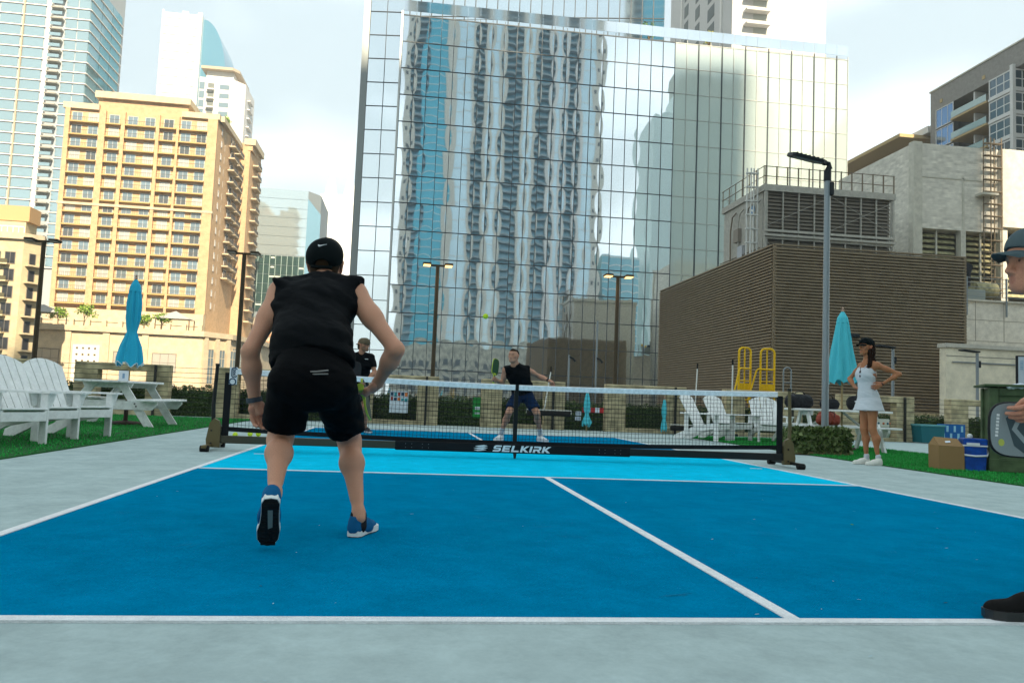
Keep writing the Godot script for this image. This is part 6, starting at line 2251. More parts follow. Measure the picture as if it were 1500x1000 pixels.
# ------------------------------------------------------------------ anatomy
# the whole figure below the head; J holds joints, m a size factor
func body_prims(J: Dictionary, m: float, female := false) -> Array:
	var P := []
	var side: Vector3 = (J.shR - J.shL).normalized()
	var hips: Vector3 = (J.hipR - J.hipL).normalized()
	var tw := 1.38 if not female else 1.22
	P.append(cone(J.pelvis, J.waist, 0.115 * m, 0.10 * m, 0.05, hips, 1.36))
	P.append(cone(J.waist, J.chest, 0.10 * m, 0.122 * m, 0.05, side, tw))
	var upper: Vector3 = J.chest.lerp(J.neck, 0.55)
	P.append(cone(J.chest, upper, 0.122 * m, 0.095 * m, 0.05, side, tw + 0.05))
	P.append(cone(upper, J.neck.lerp(J.head, 0.55), 0.062 * m, 0.052 * m, 0.05))
	var up: Vector3 = (J.head - J.neck).normalized()
	for s in ["L", "R"]:
		var sh: Vector3 = J["sh" + s]
		P.append(cone(J.neck.lerp(upper, 0.45), sh, 0.052 * m, 0.058 * m, 0.05))
		var el: Vector3 = J["el" + s]
		var wr: Vector3 = J["wr" + s]
		var thick := 0.80 if female else 1.0
		P.append(cone(sh, sh.lerp(el, 0.45), 0.060 * m * thick, 0.051 * m * thick, 0.035))
		P.append(cone(sh.lerp(el, 0.4), el, 0.050 * m * thick, 0.038 * m * thick, 0.03))
		P.append(cone(el, el.lerp(wr, 0.35), 0.038 * m * thick, 0.043 * m * thick, 0.03))
		P.append(cone(el.lerp(wr, 0.3), wr, 0.043 * m * thick, 0.027 * m * thick, 0.03))
		P.append(cone(wr, wr.lerp(J["ha" + s], 0.8), 0.027 * m * thick, 0.024 * m * thick, 0.02))
		var hip: Vector3 = J["hip" + s]
		var kn: Vector3 = J["knee" + s]
		var an: Vector3 = J["ank" + s]
		P.append(cone(hip, kn, 0.092 * m, 0.057 * m, 0.05))
		P.append(cone(kn, kn.lerp(an, 0.12), 0.056 * m, 0.050 * m, 0.03))
		# the calf swells behind the shin
		var back: Vector3 = ((hip + an) * 0.5 - kn)
		back = (back - (an - kn).normalized() * back.dot((an - kn).normalized()))
		back = back.normalized() if back.length() > 0.02 else Vector3.ZERO
		P.append(cone(kn.lerp(an, 0.12) + back * 0.012, kn.lerp(an, 0.36) + back * 0.026, 0.049 * m, 0.061 * m, 0.03))
		P.append(cone(kn.lerp(an, 0.36) + back * 0.024, kn.lerp(an, 0.80), 0.055 * m, 0.029 * m, 0.03))
		P.append(cone(kn.lerp(an, 0.2), an, 0.038 * m, 0.028 * m, 0.02))
		P.append(cone(an + Vector3(0.0, -0.0, 0), an + (an - kn).normalized() * 0.03, 0.031 * m, 0.030 * m, 0.02))
	return P


# a hand: wrist, the way the fingers run, the way the palm faces, +1 when the thumb lies on the side of fwd x palm; curl per joint in radians
func hand_prims(wr: Vector3, fwd: Vector3, palm: Vector3, thumb: float, curl: Array, m := 1.0, close := 0.6) -> Array:
	fwd = fwd.normalized()
	palm = (palm - fwd * palm.dot(fwd)).normalized()
	var side := fwd.cross(palm).normalized() * thumb
	var P := []
	var kn := wr + fwd * 0.088 * m
	P.append(cone(wr, wr + fwd * 0.03 * m, 0.022 * m, 0.021 * m, 0.012, side, 1.35))
	P.append(cone(wr + fwd * 0.030 * m, kn - fwd * 0.006, 0.0165 * m, 0.0145 * m, 0.014, side, 2.35))
	# pad below the thumb
	P.append(cone(wr + fwd * 0.02 * m + side * 0.022 * m + palm * 0.006, wr + fwd * 0.055 * m + side * 0.024 * m + palm * 0.012, 0.016 * m, 0.015 * m, 0.012))
	var lens := [0.070, 0.078, 0.073, 0.057]
	for k in 4:
		var sp := (1.5 - k) * 0.0205 * m
		var p: Vector3 = kn + side * sp - fwd * (0.004 * absf(k - 1.0)) * m
		var d := (fwd + side * (1.5 - k) * 0.05).normalized()
		var ang := 0.0
		var L: float = lens[k] * m
		var seg := [0.46, 0.30, 0.24]
		var rad := [0.0098, 0.0090, 0.0082, 0.0072]
		p -= d * 0.012
		for j in 3:
			ang += curl[j] * (1.0 + 0.05 * (k - 1))
			var dd := (d * cos(ang) + palm * sin(ang)).normalized()
			var q: Vector3 = p + dd * (L * seg[j] + (0.012 if j == 0 else 0.0))
			P.append(cone(p, q, rad[j] * m, rad[j + 1] * m, 0.003 if j else 0.007))
			p = q
	# thumb
	var t0 := wr + fwd * 0.026 * m + side * 0.026 * m + palm * 0.004
	var t1 := t0 + (fwd * 0.75 + side * (0.75 - 0.5 * close) + palm * 0.45 * close).normalized() * 0.042 * m
	var t2 := t1 + (fwd * 0.85 + side * (0.25 - 0.8 * close) + palm * 0.55 * close).normalized() * 0.030 * m
	var t3 := t2 + (fwd * 0.75 - side * 0.5 * close + palm * 0.40 * close).normalized() * 0.024 * m
	P.append(cone(t0, t1, 0.0135 * m, 0.0112 * m, 0.010))
	P.append(cone(t1, t2, 0.0112 * m, 0.0100 * m, 0.005))
	P.append(cone(t2, t3, 0.0100 * m, 0.0080 * m, 0.003))
	return P


# a head in a frame: c centre, f where the face looks, u up; returns [prims, paint]
func head_prims(c: Vector3, f: Vector3, u: Vector3, m: float, skin: Color, beard := 0.0, female := false) -> Array:
	f = f.normalized()
	u = (u - f * u.dot(f)).normalized()
	var r := f.cross(u).normalized()
	var at := func(x: float, y: float, z: float) -> Vector3: return c + (r * x + u * y + f * z) * m
	var P := []
	var jw := 0.92 if female else 1.0
	P.append(cone(at.call(0, 0.030, -0.035), at.call(0, 0.036, 0.022), 0.083 * m, 0.076 * m, 0.03, r, 0.94))
	P.append(cone(at.call(0, -0.020, 0.012), at.call(0, -0.060, 0.036), 0.066 * m * jw, 0.050 * m * jw, 0.04, r, 0.95))
	# jaw and chin
	for s in [-1.0, 1.0]:
		P.append(cone(at.call(s * 0.050 * jw, -0.050, -0.008), at.call(s * 0.020 * jw, -0.095, 0.062), 0.022 * m, 0.018 * m, 0.03))
		P.append(cone(at.call(s * 0.040, -0.018, 0.062), at.call(s * 0.052, -0.014, 0.040), 0.019 * m, 0.020 * m, 0.03))
		P.append(cone(at.call(s * 0.014, 0.022, 0.089), at.call(s * 0.045, 0.020, 0.070), 0.010 * m, 0.010 * m, 0.02))
	P.append(cone(at.call(-0.010, -0.098, 0.068), at.call(0.010, -0.098, 0.068), 0.0175 * m, 0.0175 * m, 0.025))
	P.append(cone(at.call(0, -0.058, 0.070), at.call(0, -0.070, 0.068), 0.024 * m, 0.022 * m, 0.03, r, 1.2))
	# eye sockets, then lids
	for s in [-1.0, 1.0]:
		P.append(cone(at.call(s * 0.030, 0.002, 0.100), at.call(s * 0.036, 0.002, 0.098), 0.017 * m, 0.017 * m, 0.014, Vector3.ZERO, 1.0, [], true))
		P.append(cone(at.call(s * 0.026, 0.002, 0.077), at.call(s * 0.038, 0.002, 0.073), 0.0120 * m, 0.0115 * m, 0.006))
	# nose
	P.append(cone(at.call(0, 0.010, 0.088), at.call(0, -0.034, 0.110), 0.0085 * m, 0.0115 * m, 0.012))
	P.append(cone(at.call(-0.010, -0.040, 0.097), at.call(0.010, -0.040, 0.097), 0.0095 * m, 0.0095 * m, 0.008))
	# lips
	P.append(cone(at.call(-0.018, -0.062, 0.086), at.call(0.018, -0.062, 0.086), 0.0062 * m, 0.0062 * m, 0.006))
	P.append(cone(at.call(-0.015, -0.073, 0.085), at.call(0.015, -0.073, 0.085), 0.0070 * m, 0.0070 * m, 0.006))
	# ears
	for s in [-1.0, 1.0]:
		P.append(cone(at.call(s * 0.086, 0.012, -0.020), at.call(s * 0.080, -0.034, -0.006), 0.017 * m, 0.010 * m, 0.008, r, 0.55))
		P.append(cone(at.call(s * 0.098, 0.000, -0.012), at.call(s * 0.095, -0.014, -0.008), 0.008 * m, 0.007 * m, 0.005, Vector3.ZERO, 1.0, [], true))
	# neck into the body
	P.append(cone(at.call(0, -0.040, -0.030), at.call(0, -0.150, -0.045), 0.056 * m, 0.054 * m, 0.03))
	var dark := Color(0.05, 0.03, 0.02)
	var lip := skin.lerp(Color(0.35, 0.10, 0.08), 0.5)
	var paint := []
	paint.append([at.call(0, -0.067, 0.090), Vector3.ONE * 0.022 * m, lip, 0.8])
	for s in [-1.0, 1.0]:
		paint.append([at.call(s * 0.032, 0.002, 0.088), Vector3.ONE * 0.0070 * m, Color(0.04, 0.03, 0.025), 0.9])
		paint.append([at.call(s * 0.032, 0.026, 0.088), Vector3.ONE * 0.011 * m, dark, 0.5])
		paint.append([at.call(s * 0.086, -0.010, -0.012), Vector3.ONE * 0.032 * m, skin.lerp(Color(0.45, 0.14, 0.10), 0.5), 0.7])
		paint.append([at.call(s * 0.045, -0.035, 0.060), Vector3.ONE * 0.03 * m, skin.lerp(Color(0.45, 0.16, 0.12), 0.4), 0.6])
		if beard > 0.0:
			paint.append([at.call(s * 0.045, -0.075, 0.035), Vector3.ONE * 0.055 * m, Color(0.10, 0.07, 0.05), beard])
	if beard > 0.0:
		paint.append([at.call(0, -0.092, 0.075), Vector3.ONE * 0.045 * m, Color(0.10, 0.07, 0.05), beard])
		paint.append([at.call(0, -0.054, 0.092), Vector3.ONE * 0.020 * m, Color(0.10, 0.07, 0.05), beard * 0.8])
	return [P, paint]


# a cap: a fitted crown and a bill; f is where the bill points
func cap_parts(o: Node3D, c: Vector3, f: Vector3, u: Vector3, m: float, cloth: Material, back_gap := false) -> void:
	f = f.normalized()
	u = (u - f * u.dot(f)).normalized()
	var r := f.cross(u).normalized()
	var at := func(x: float, y: float, z: float) -> Vector3: return c + (r * x + u * y + f * z) * m
	var cut := [[(f * 0.27 - u).normalized(), at.call(0, 0.020, 0)]]
	var P := [cone(at.call(0, 0.036, -0.034), at.call(0, 0.046, 0.022), 0.093 * m, 0.086 * m, 0.03, r, 0.96, cut)]
	if back_gap:
		P.append(cone(at.call(0, 0.002, -0.118), at.call(0, -0.01, -0.125), 0.026 * m, 0.028 * m, 0.004, r, 1.35, [], true))
		var stp := MB.new()
		var arc := []
		for k in 9:
			var a := (k / 8.0 - 0.5) * 1.1
			arc.append(at.call(sin(a) * 0.088, -0.008, -0.034 - cos(a) * 0.092))
		stp.tube(arc, 0.008 * m, 8)
		part("cap_strap", stp, cloth, o)
	var mb := sdf(P, 0.005 * m, 0.0)
	part("cap_crown", mb, cloth, o)
	# bill: a curved plate
	var b := MB.new()
	var rows := 8
	var cols := 8
	var pts := []
	for i in rows + 1:
		var row := []
		for j in cols + 1:
			var x := (j / float(cols) - 0.5) * 2.0
			var t := i / float(rows)
			var w := 0.078 * (1.0 - 0.18 * t * t) * cos(0.35 * t)
			var z := 0.074 * sqrt(maxf(0.0, 1.0 - 0.75 * x * x)) + t * 0.072 * sqrt(maxf(0.0, 1.0 - 0.55 * x * x))
			row.append(at.call(x * w, 0.036 - 0.020 * x * x - 0.016 * t, z + 0.018))
		pts.append(row)
	for i in rows:
		for j in cols:
			for s in [0.0, 0.0035]:
				b.quad(pts[i][j] + u * s, pts[i][j + 1] + u * s, pts[i + 1][j + 1] + u * s, pts[i + 1][j] + u * s, u if s > 0 else -u)
	for j in cols:
		b.quad(pts[rows][j], pts[rows][j + 1], pts[rows][j + 1] + u * 0.0035, pts[rows][j] + u * 0.0035, f)
	part("cap_bill", b, cloth, o)
	b = MB.new()
	b.ball(at.call(0, 0.128, -0.004), Vector3(0.008, 0.005, 0.008) * m, 8)
	part("cap_button", b, cloth, o)


# a shoe in its own frame: origin under the heel on the sole plane, toe along f, sole facing -u
func shoe(o: Node3D, heel: Vector3, f: Vector3, u: Vector3, L: float, upper: Material, mid: Material, outsole: Material, left: bool, tread := false) -> void:
	f = f.normalized()
	u = (u - f * u.dot(f)).normalized()
	var r := f.cross(u).normalized() * (-1.0 if left else 1.0)
	var k := L / 0.29
	var at := func(x: float, y: float, z: float) -> Vector3: return heel + (r * x + u * y + f * z) * k
	var cut := [[-u, at.call(0, 0.022, 0)]]
	var P := [
		cone(at.call(0, 0.040, 0.030), at.call(0.004, 0.036, 0.14), 0.036 * k, 0.040 * k, 0.03, u, 1.1, cut),
		cone(at.call(0.004, 0.036, 0.14), at.call(-0.004, 0.030, 0.245), 0.045 * k, 0.039 * k, 0.03, u, 0.80, cut),
		cone(at.call(-0.002, 0.060, 0.045), at.call(0, 0.085, 0.040), 0.032 * k, 0.033 * k, 0.03),
		cone(at.call(0, 0.082, 0.060), at.call(0, 0.050, 0.16), 0.028 * k, 0.026 * k, 0.03),
		cone(at.call(0, 0.135, 0.040), at.call(0, 0.10, 0.045), 0.030 * k, 0.024 * k, 0.006, Vector3.ZERO, 1.0, [], true)]
	var sh := part("shoe", sdf(P, 0.006 * k), upper, o)
	var outl := PackedVector2Array()
	var ring := [[0.0, -0.002], [0.024, 0.004], [0.034, 0.03], [0.033, 0.09], [0.036, 0.15], [0.045, 0.20], [0.042, 0.25], [0.026, 0.282], [0.002, 0.291], [-0.022, 0.283], [-0.038, 0.25], [-0.042, 0.20], [-0.037, 0.15], [-0.034, 0.09], [-0.034, 0.03], [-0.024, 0.004]]
	for p in ring:
		outl.append(Vector2(p[0] * 1.14, p[1]) * k)
	var t := Transform3D(Basis(r, f, -u) if not left else Basis(r, f, -u), heel)
	var b := MB.new()
	b.prism(outl, -0.034 * k, -0.007 * k, t)
	part("midsole", b, mid, sh)
	b = MB.new()
	var small := PackedVector2Array()
	for p in outl:
		small.append(Vector2(p.x * 0.94, 0.145 * k + (p.y - 0.145 * k) * 0.97))
	b.prism(small, -0.007 * k, -0.002 * k, t)
	part("outsole", b, outsole, sh)
	if tread:
		b = MB.new()
		for i in 11:
			var z := (0.03 + 0.024 * i)
			var hw := 0.026 if z < 0.15 else 0.032
			if i in [4, 5, 6]:
				for s in [-1.0, 1.0]:
					b.box(at.call(s * 0.022, 0.0, z), Vector3(0.016, 0.004, 0.016) * k, Basis(r, u, f))
			else:
				for j in 3:
					b.box(at.call((j - 1) * hw * 0.72, 0.0, z), Vector3(0.017, 0.004, 0.016) * k, Basis(r, u, f))
		part("tread", b, outsole, sh)
		b = MB.new()
		b.prism(PackedVector2Array([Vector2(-0.010, 0.06), Vector2(0.010, 0.06), Vector2(0.004, 0.17), Vector2(-0.014, 0.16)]), 0.0015, 0.0022, Transform3D(t.basis, heel))
		part("shank", b, mat("shank_grey", Color(0.20, 0.20, 0.17), 0.35), sh)
	# laces
	for i in 4:
		b = MB.new()
		b.tube([at.call(-0.018, 0.066 - 0.007 * i + 0.012, 0.105 + 0.02 * i), at.call(0, 0.072 - 0.007 * i + 0.012, 0.108 + 0.02 * i), at.call(0.018, 0.066 - 0.007 * i + 0.012, 0.105 + 0.02 * i)], 0.003 * k, 5)
		part("lace", b, mid, sh)


func skin_mat() -> StandardMaterial3D:
	var m := vertex_mat("skin", 0.52, tex("skin"), 9.0, tex("cloth_n"), 0.12)
	m.subsurf_scatter_enabled = true
	m.subsurf_scatter_strength = 0.08
	return m


func cloth_mat(key: String, col: Color) -> StandardMaterial3D:
	var m := mat(key, col, 0.85, 0.0, tex("cloth"), 10.0, tex("cloth_n"), 0.25, true)
	m.metallic_specular = 0.15
	m.roughness = 0.75
	return m


func people() -> void:
	near_player()
	far_player()
	left_player()
	woman()
	right_man()


# one continuous skin: trunk and limbs, two hands and the head in finer grids
func skin(o: Node3D, J: Dictionary, m: float, tone: Color, hands: Array, head: Array, cell := 0.012, fine := 0.004, female := false) -> void:
	var mb := sdf(body_prims(J, m, female), cell, 0.0, 1.0, 0, tone)
	for h in hands:
		sdf(h, fine, 0.0, 1.0, 0, tone.lerp(Color(0.50, 0.20, 0.14), 0.25), [], mb)
	sdf(head[0], fine * 1.15, 0.0, 1.0, 0, tone, head[1], mb)
	part("body", mb, skin_mat(), o)


func offset_joints(J: Dictionary, d: Vector3) -> Dictionary:
	var K := {}
	for k in J:
		K[k] = J[k] - d
	return K


# paddle: rounded face, edge guard, handle; local y runs from handle butt to tip, z across the faces
func paddle(label: String, t: Transform3D, face: Color, edge: Color, grip: Color) -> Node3D:
	var o := thing("paddle", label, "paddle", Vector3.ZERO, 0, "paddles")
	o.transform = t
	var outl := PackedVector2Array()
	var w := 0.098
	for k in 33:
		var a := -PI * 0.5 + TAU * k / 32.0
		if k == 32:
			continue
		var c := cos(a)
		var s := sin(a)
		var q := Vector2(signf(c) * pow(absf(c), 0.55) * w, 0.265 + signf(s) * pow(absf(s), 0.6) * 0.135)
		outl.append(q)
	var b := MB.new()
	b.prism(outl, -0.006, 0.006)
	part("face", b, mat("paddle_face_%s" % face.to_html(), face, 0.55, 0.0, tex("grain"), 6.0), o)
	b = MB.new()
	var path := []
	for p in outl:
		path.append(Vector3(p.x, p.y, 0))
	path.append(path[0])
	b.tube(path, 0.0058, 8, false)
	part("edge_guard", b, mat("paddle_edge_%s" % edge.to_html(), edge, 0.5), o)
	b = MB.new()
	b.prism(PackedVector2Array([Vector2(-0.016, 0.09), Vector2(0.016, 0.09), Vector2(0.045, 0.16), Vector2(-0.045, 0.16)]), -0.0065, 0.0065)
	part("throat", b, mat("paddle_edge_%s" % edge.to_html()), o)
	b = MB.new()
	b.tube([Vector3(0, 0.0, 0), Vector3(0, 0.13, 0)], 0.0165, 12)
	for k in 6:
		b.tube([Vector3(0, 0.015 + 0.018 * k, 0), Vector3(0.0, 0.021 + 0.018 * k, 0)], 0.0172, 12)
	part("handle", b, mat("paddle_grip_%s" % grip.to_html(), grip, 0.8), o)
	b = MB.new()
	b.tube([Vector3(0, -0.008, 0), Vector3(0, 0.004, 0)], 0.019, 12)
	part("butt_cap", b, mat("paddle_butt_%s" % edge.to_html(), edge, 0.5), o)
	return o


# a frame whose y is d and whose z leans to n
func frame(at: Vector3, d: Vector3, n: Vector3) -> Transform3D:
	d = d.normalized()
	n = (n - d * n.dot(d)).normalized()
	return Transform3D(Basis(d.cross(n).normalized(), d, n), at)


# the trunk of a shirt, a little looser than the body; sleeve 0 leaves the arms bare
func shirt_prims(J: Dictionary, m: float, loose: float, hem: Vector3, sleeve := 0.0) -> Array:
	var P := []
	var side: Vector3 = (J.shR - J.shL).normalized()
	var upper: Vector3 = J.chest.lerp(J.neck, 0.55)
	var axis: Vector3 = (J.chest - J.pelvis).normalized()
	var neck: Vector3 = (J.head - J.neck).normalized()
	var ncut := [neck, J.neck + neck * 0.028 * m]
	var hcut := [-axis, hem]
	P.append(cone(J.pelvis, J.waist, 0.130 * m + loose, 0.124 * m + loose, 0.05, side, 1.38, [hcut]))
	P.append(cone(J.waist, J.chest, 0.122 * m + loose, 0.130 * m + loose, 0.05, side, 1.40, [hcut]))
	P.append(cone(J.chest, upper, 0.130 * m + loose, 0.100 * m + loose, 0.05, side, 1.44, [ncut]))
	P.append(cone(upper, J.neck, 0.090 * m, 0.062 * m + loose * 0.4, 0.05, side, 1.1, [ncut]))
	for s in ["L", "R"]:
		var sh: Vector3 = J["sh" + s]
		var out: Vector3 = side * (-1.0 if s == "L" else 1.0)
		var dir: Vector3 = (J["el" + s] - sh).normalized()
		if sleeve > 0.0:
			P.append(cone(J.neck.lerp(upper, 0.5), sh, 0.060 * m, 0.070 * m + loose * 0.5, 0.05, Vector3.ZERO, 1.0, [ncut]))
			P.append(cone(sh, sh + dir * (sleeve + 0.05), 0.070 * m + loose * 0.5, 0.064 * m + loose * 0.6, 0.04, Vector3.ZERO, 1.0, [[dir, sh + dir * sleeve]]))
		else:
			var acut := [(out * 0.9 + dir * 0.35).normalized(), sh + out * 0.010 * m + dir * 0.005]
			P.append(cone(J.neck.lerp(upper, 0.5), sh + out * 0.03, 0.060 * m, 0.072 * m + loose * 0.5, 0.05, Vector3.ZERO, 1.0, [ncut, acut]))
			P.append(cone(sh, sh.lerp(J.chest, 0.45), 0.072 * m + loose * 0.4, 0.10 * m, 0.05, Vector3.ZERO, 1.0, [acut]))
	return P


func shorts_prims(J: Dictionary, m: float, loose: float, reach: float) -> Array:
	var P := []
	var hips: Vector3 = (J.hipR - J.hipL).normalized()
	var up: Vector3 = (J.waist - J.pelvis).normalized()
	P.append(cone(J.pelvis - up * 0.02, J.pelvis.lerp(J.waist, 0.75), 0.128 * m + loose * 0.6, 0.112 * m + loose * 0.5, 0.04, hips, 1.36))
	for s in ["L", "R"]:
		var hip: Vector3 = J["hip" + s]
		var kn: Vector3 = J["knee" + s]
		var d := (kn - hip).normalized()
		var end := hip.lerp(kn, reach)
		P.append(cone(hip, end + d * 0.06, 0.098 * m + loose * 0.7, 0.080 * m + loose * 1.2, 0.022, Vector3.ZERO, 1.0, [[(d * 0.8 + Vector3.DOWN * 0.45).normalized(), end]]))
	return P


func band(o: Node3D, called: String, at: Vector3, axis: Vector3, r: float, w: float, m: Material) -> void:
	var b := MB.new()
	axis = axis.normalized()
	b.tube([at - axis * w, at - axis * w * 0.6, at + axis * w * 0.6, at + axis * w], [r * 0.94, r, r, r * 0.94], 18)
	part(called, b, m, o)


# grips a stick that runs along d: hand prims and the point where the stick passes
func grip(wr: Vector3, fwd: Vector3, d: Vector3, thumb: float, m := 1.0) -> Array:
	fwd = fwd.normalized()
	d = (d - fwd * d.dot(fwd) * 0.999).normalized()
	var palm := d.cross(fwd) * thumb
	return [hand_prims(wr, fwd, palm, thumb, [1.0, 1.35, 0.9], m, 1.0), wr + fwd * 0.083 * m + palm * 0.030 * m, d]


func near_player() -> void:
	var J := {
		"pelvis": Vector3(-1.712, 0.742, 5.450), "waist": Vector3(-1.735, 0.885, 5.350), "chest": Vector3(-1.774, 1.095, 5.080), "neck": Vector3(-1.742, 1.275, 4.880), "head": Vector3(-1.757, 1.378, 4.780), "shL": Vector3(-1.945, 1.180, 5.020), "shR": Vector3(-1.575, 1.195, 5.020), "elL": Vector3(-2.044, 0.864, 5.200), "wrL": Vector3(-2.020, 0.624, 5.130), "haL": Vector3(-1.990, 0.558, 5.130), "elR": Vector3(-1.347, 0.908, 5.200), "wrR": Vector3(-1.433, 0.741, 5.050), "haR": Vector3(-1.466, 0.700, 5.010), "hipL": Vector3(-1.795, 0.728, 5.480), "kneeL": Vector3(-1.868, 0.448, 5.270), "ankL": Vector3(-1.822, 0.248, 5.640), "hipR": Vector3(-1.625, 0.735, 5.410), "kneeR": Vector3(-1.563, 0.440, 4.990), "ankR": Vector3(-1.484, 0.113, 5.250)}
	var at := Vector3(-1.66, 0, 5.4)
	J = offset_joints(J, at)
	var o := thing("person", "near player seen from behind in black sleeveless shirt, shorts and cap, blue shoes", "person", at)
	var tone := Color(0.60, 0.305, 0.195)
	var f := Vector3(0.05, 0.20, -1.0)
	var lh := hand_prims(J.wrL, Vector3(0.22, -0.95, -0.12), Vector3(0.62, 0.05, 0.75), -1.0, [0.45, 0.60, 0.4], 1.06, 0.4)
	var d := Vector3(-0.22, -0.50, -0.83)
	var g := grip(J.wrR, Vector3(-0.62, -0.62, 0.10), d, 1.0)
	skin(o, J, 1.0, tone, [lh, g[0]], head_prims(J.head, f, Vector3.UP, 1.08, tone), 0.011)
	var black := cloth_mat("cloth_black", Color(0.0045, 0.0058, 0.0070))
	part("shirt", sdf(shirt_prims(J, 1.0, 0.012, J.pelvis.lerp(J.waist, 0.34)), 0.011, 0.016, 3.6, 1), black, o)
	part("shorts", sdf(shorts_prims(J, 1.0, 0.018, 0.76), 0.011, 0.012, 4.0, 2), cloth_mat("cloth_shorts", Color(0.0035, 0.0040, 0.0048)), o)
	# reflective slit on the back of the waistband
	var b := MB.new()
	var wb: Vector3 = J.pelvis.lerp(J.waist, 0.18) + Vector3(0.03, 0.0, 0.160)
	b.tube([wb + Vector3(-0.055, 0.0, -0.004), wb + Vector3(0.005, 0.004, 0.003), wb + Vector3(0.055, 0.012, -0.004)], 0.0035, 6)
	b.tube([wb + Vector3(-0.035, -0.010, 0.0), wb + Vector3(0.02, -0.006, 0.004), wb + Vector3(0.055, -0.004, -0.004)], 0.003, 6)
	part("waist_trim", b, mat("trim_grey", Color(0.22, 0.21, 0.19), 0.4), o)
	var capm := cloth_mat("cap_black", Color(0.006, 0.010, 0.011))
	cap_parts(o, J.head, f, Vector3.UP, 1.12, capm, true)
	# short hair below the cap
	var u := (Vector3.UP - f.normalized() * f.normalized().y).normalized()
	part("hair", sdf([cone(J.head + u * 0.012 - f.normalized() * 0.038, J.head + u * -0.030 - f.normalized() * 0.044, 0.0945, 0.080, 0.02, Vector3.RIGHT, 0.93, [[f.normalized(), J.head - f.normalized() * 0.02], [-u, J.head - u * 0.055]])], 0.006, 0.002, 60.0, 3), cloth_mat("hair_brown", Color(0.045, 0.028, 0.016)), o)
	# white tick mark on the cap
	b = MB.new()
	var sw := PackedVector2Array([Vector2(-0.022, 0.004), Vector2(-0.020, -0.004), Vector2(-0.014, -0.007), Vector2(0.024, 0.010), Vector2(-0.008, 0.0005), Vector2(-0.013, 0.0005)])
	b.prism(sw, -0.016, 0.003, Transform3D(Basis(Vector3.RIGHT, -0.55), J.head + Vector3(-0.008, 0.078, 0.1395)))
	part("cap_mark", b, mat("letter_white"), o)
	band(o, "wristband", J.wrL + Vector3(-0.003, 0.010, 0.004), Vector3(0.2, -1.0, -0.1), 0.0385, 0.012, mat("band_slate", Color(0.05, 0.062, 0.075), 0.6))
	# shoes: the left heel is lifted and shows its tread
	var blue := cloth_mat("shoe_blue", Color(0.010, 0.13, 0.30))
	var white := mat("midsole_white", Color(0.66, 0.69, 0.66), 0.6)
	var rub := mat("rubber", Color(0.012, 0.012, 0.012), 0.8)
	var lu := Vector3(-0.10, 0.62, -0.78)
	shoe(o, Vector3(-1.812, 0.238, 5.785) - at, Vector3(-0.10, -0.79, -0.60), lu, 0.28, blue, white, rub, true, true)
	shoe(o, Vector3(-1.505, 0.002, 5.300) - at, Vector3(0.30, 0, -0.95), Vector3.UP, 0.275, blue, white, rub, false)
	part("sock", sdf([cone(J.ankR - Vector3(0, 0.060, -0.004), J.ankR + Vector3(0, -0.012, -0.004), 0.042, 0.039, 0.01)], 0.007), cloth_mat("sock_black", Color(0.02, 0.02, 0.022)), o)
	# the paddle in the right hand
	var p: Vector3 = g[1] + at
	paddle("yellow green edged paddle held low in the near player's right hand", frame(p - g[2] * 0.055, g[2], Vector3(0.9, 0.1, -0.35)), Color(0.05, 0.07, 0.05), Color(0.42, 0.55, 0.06), Color(0.40, 0.46, 0.09))


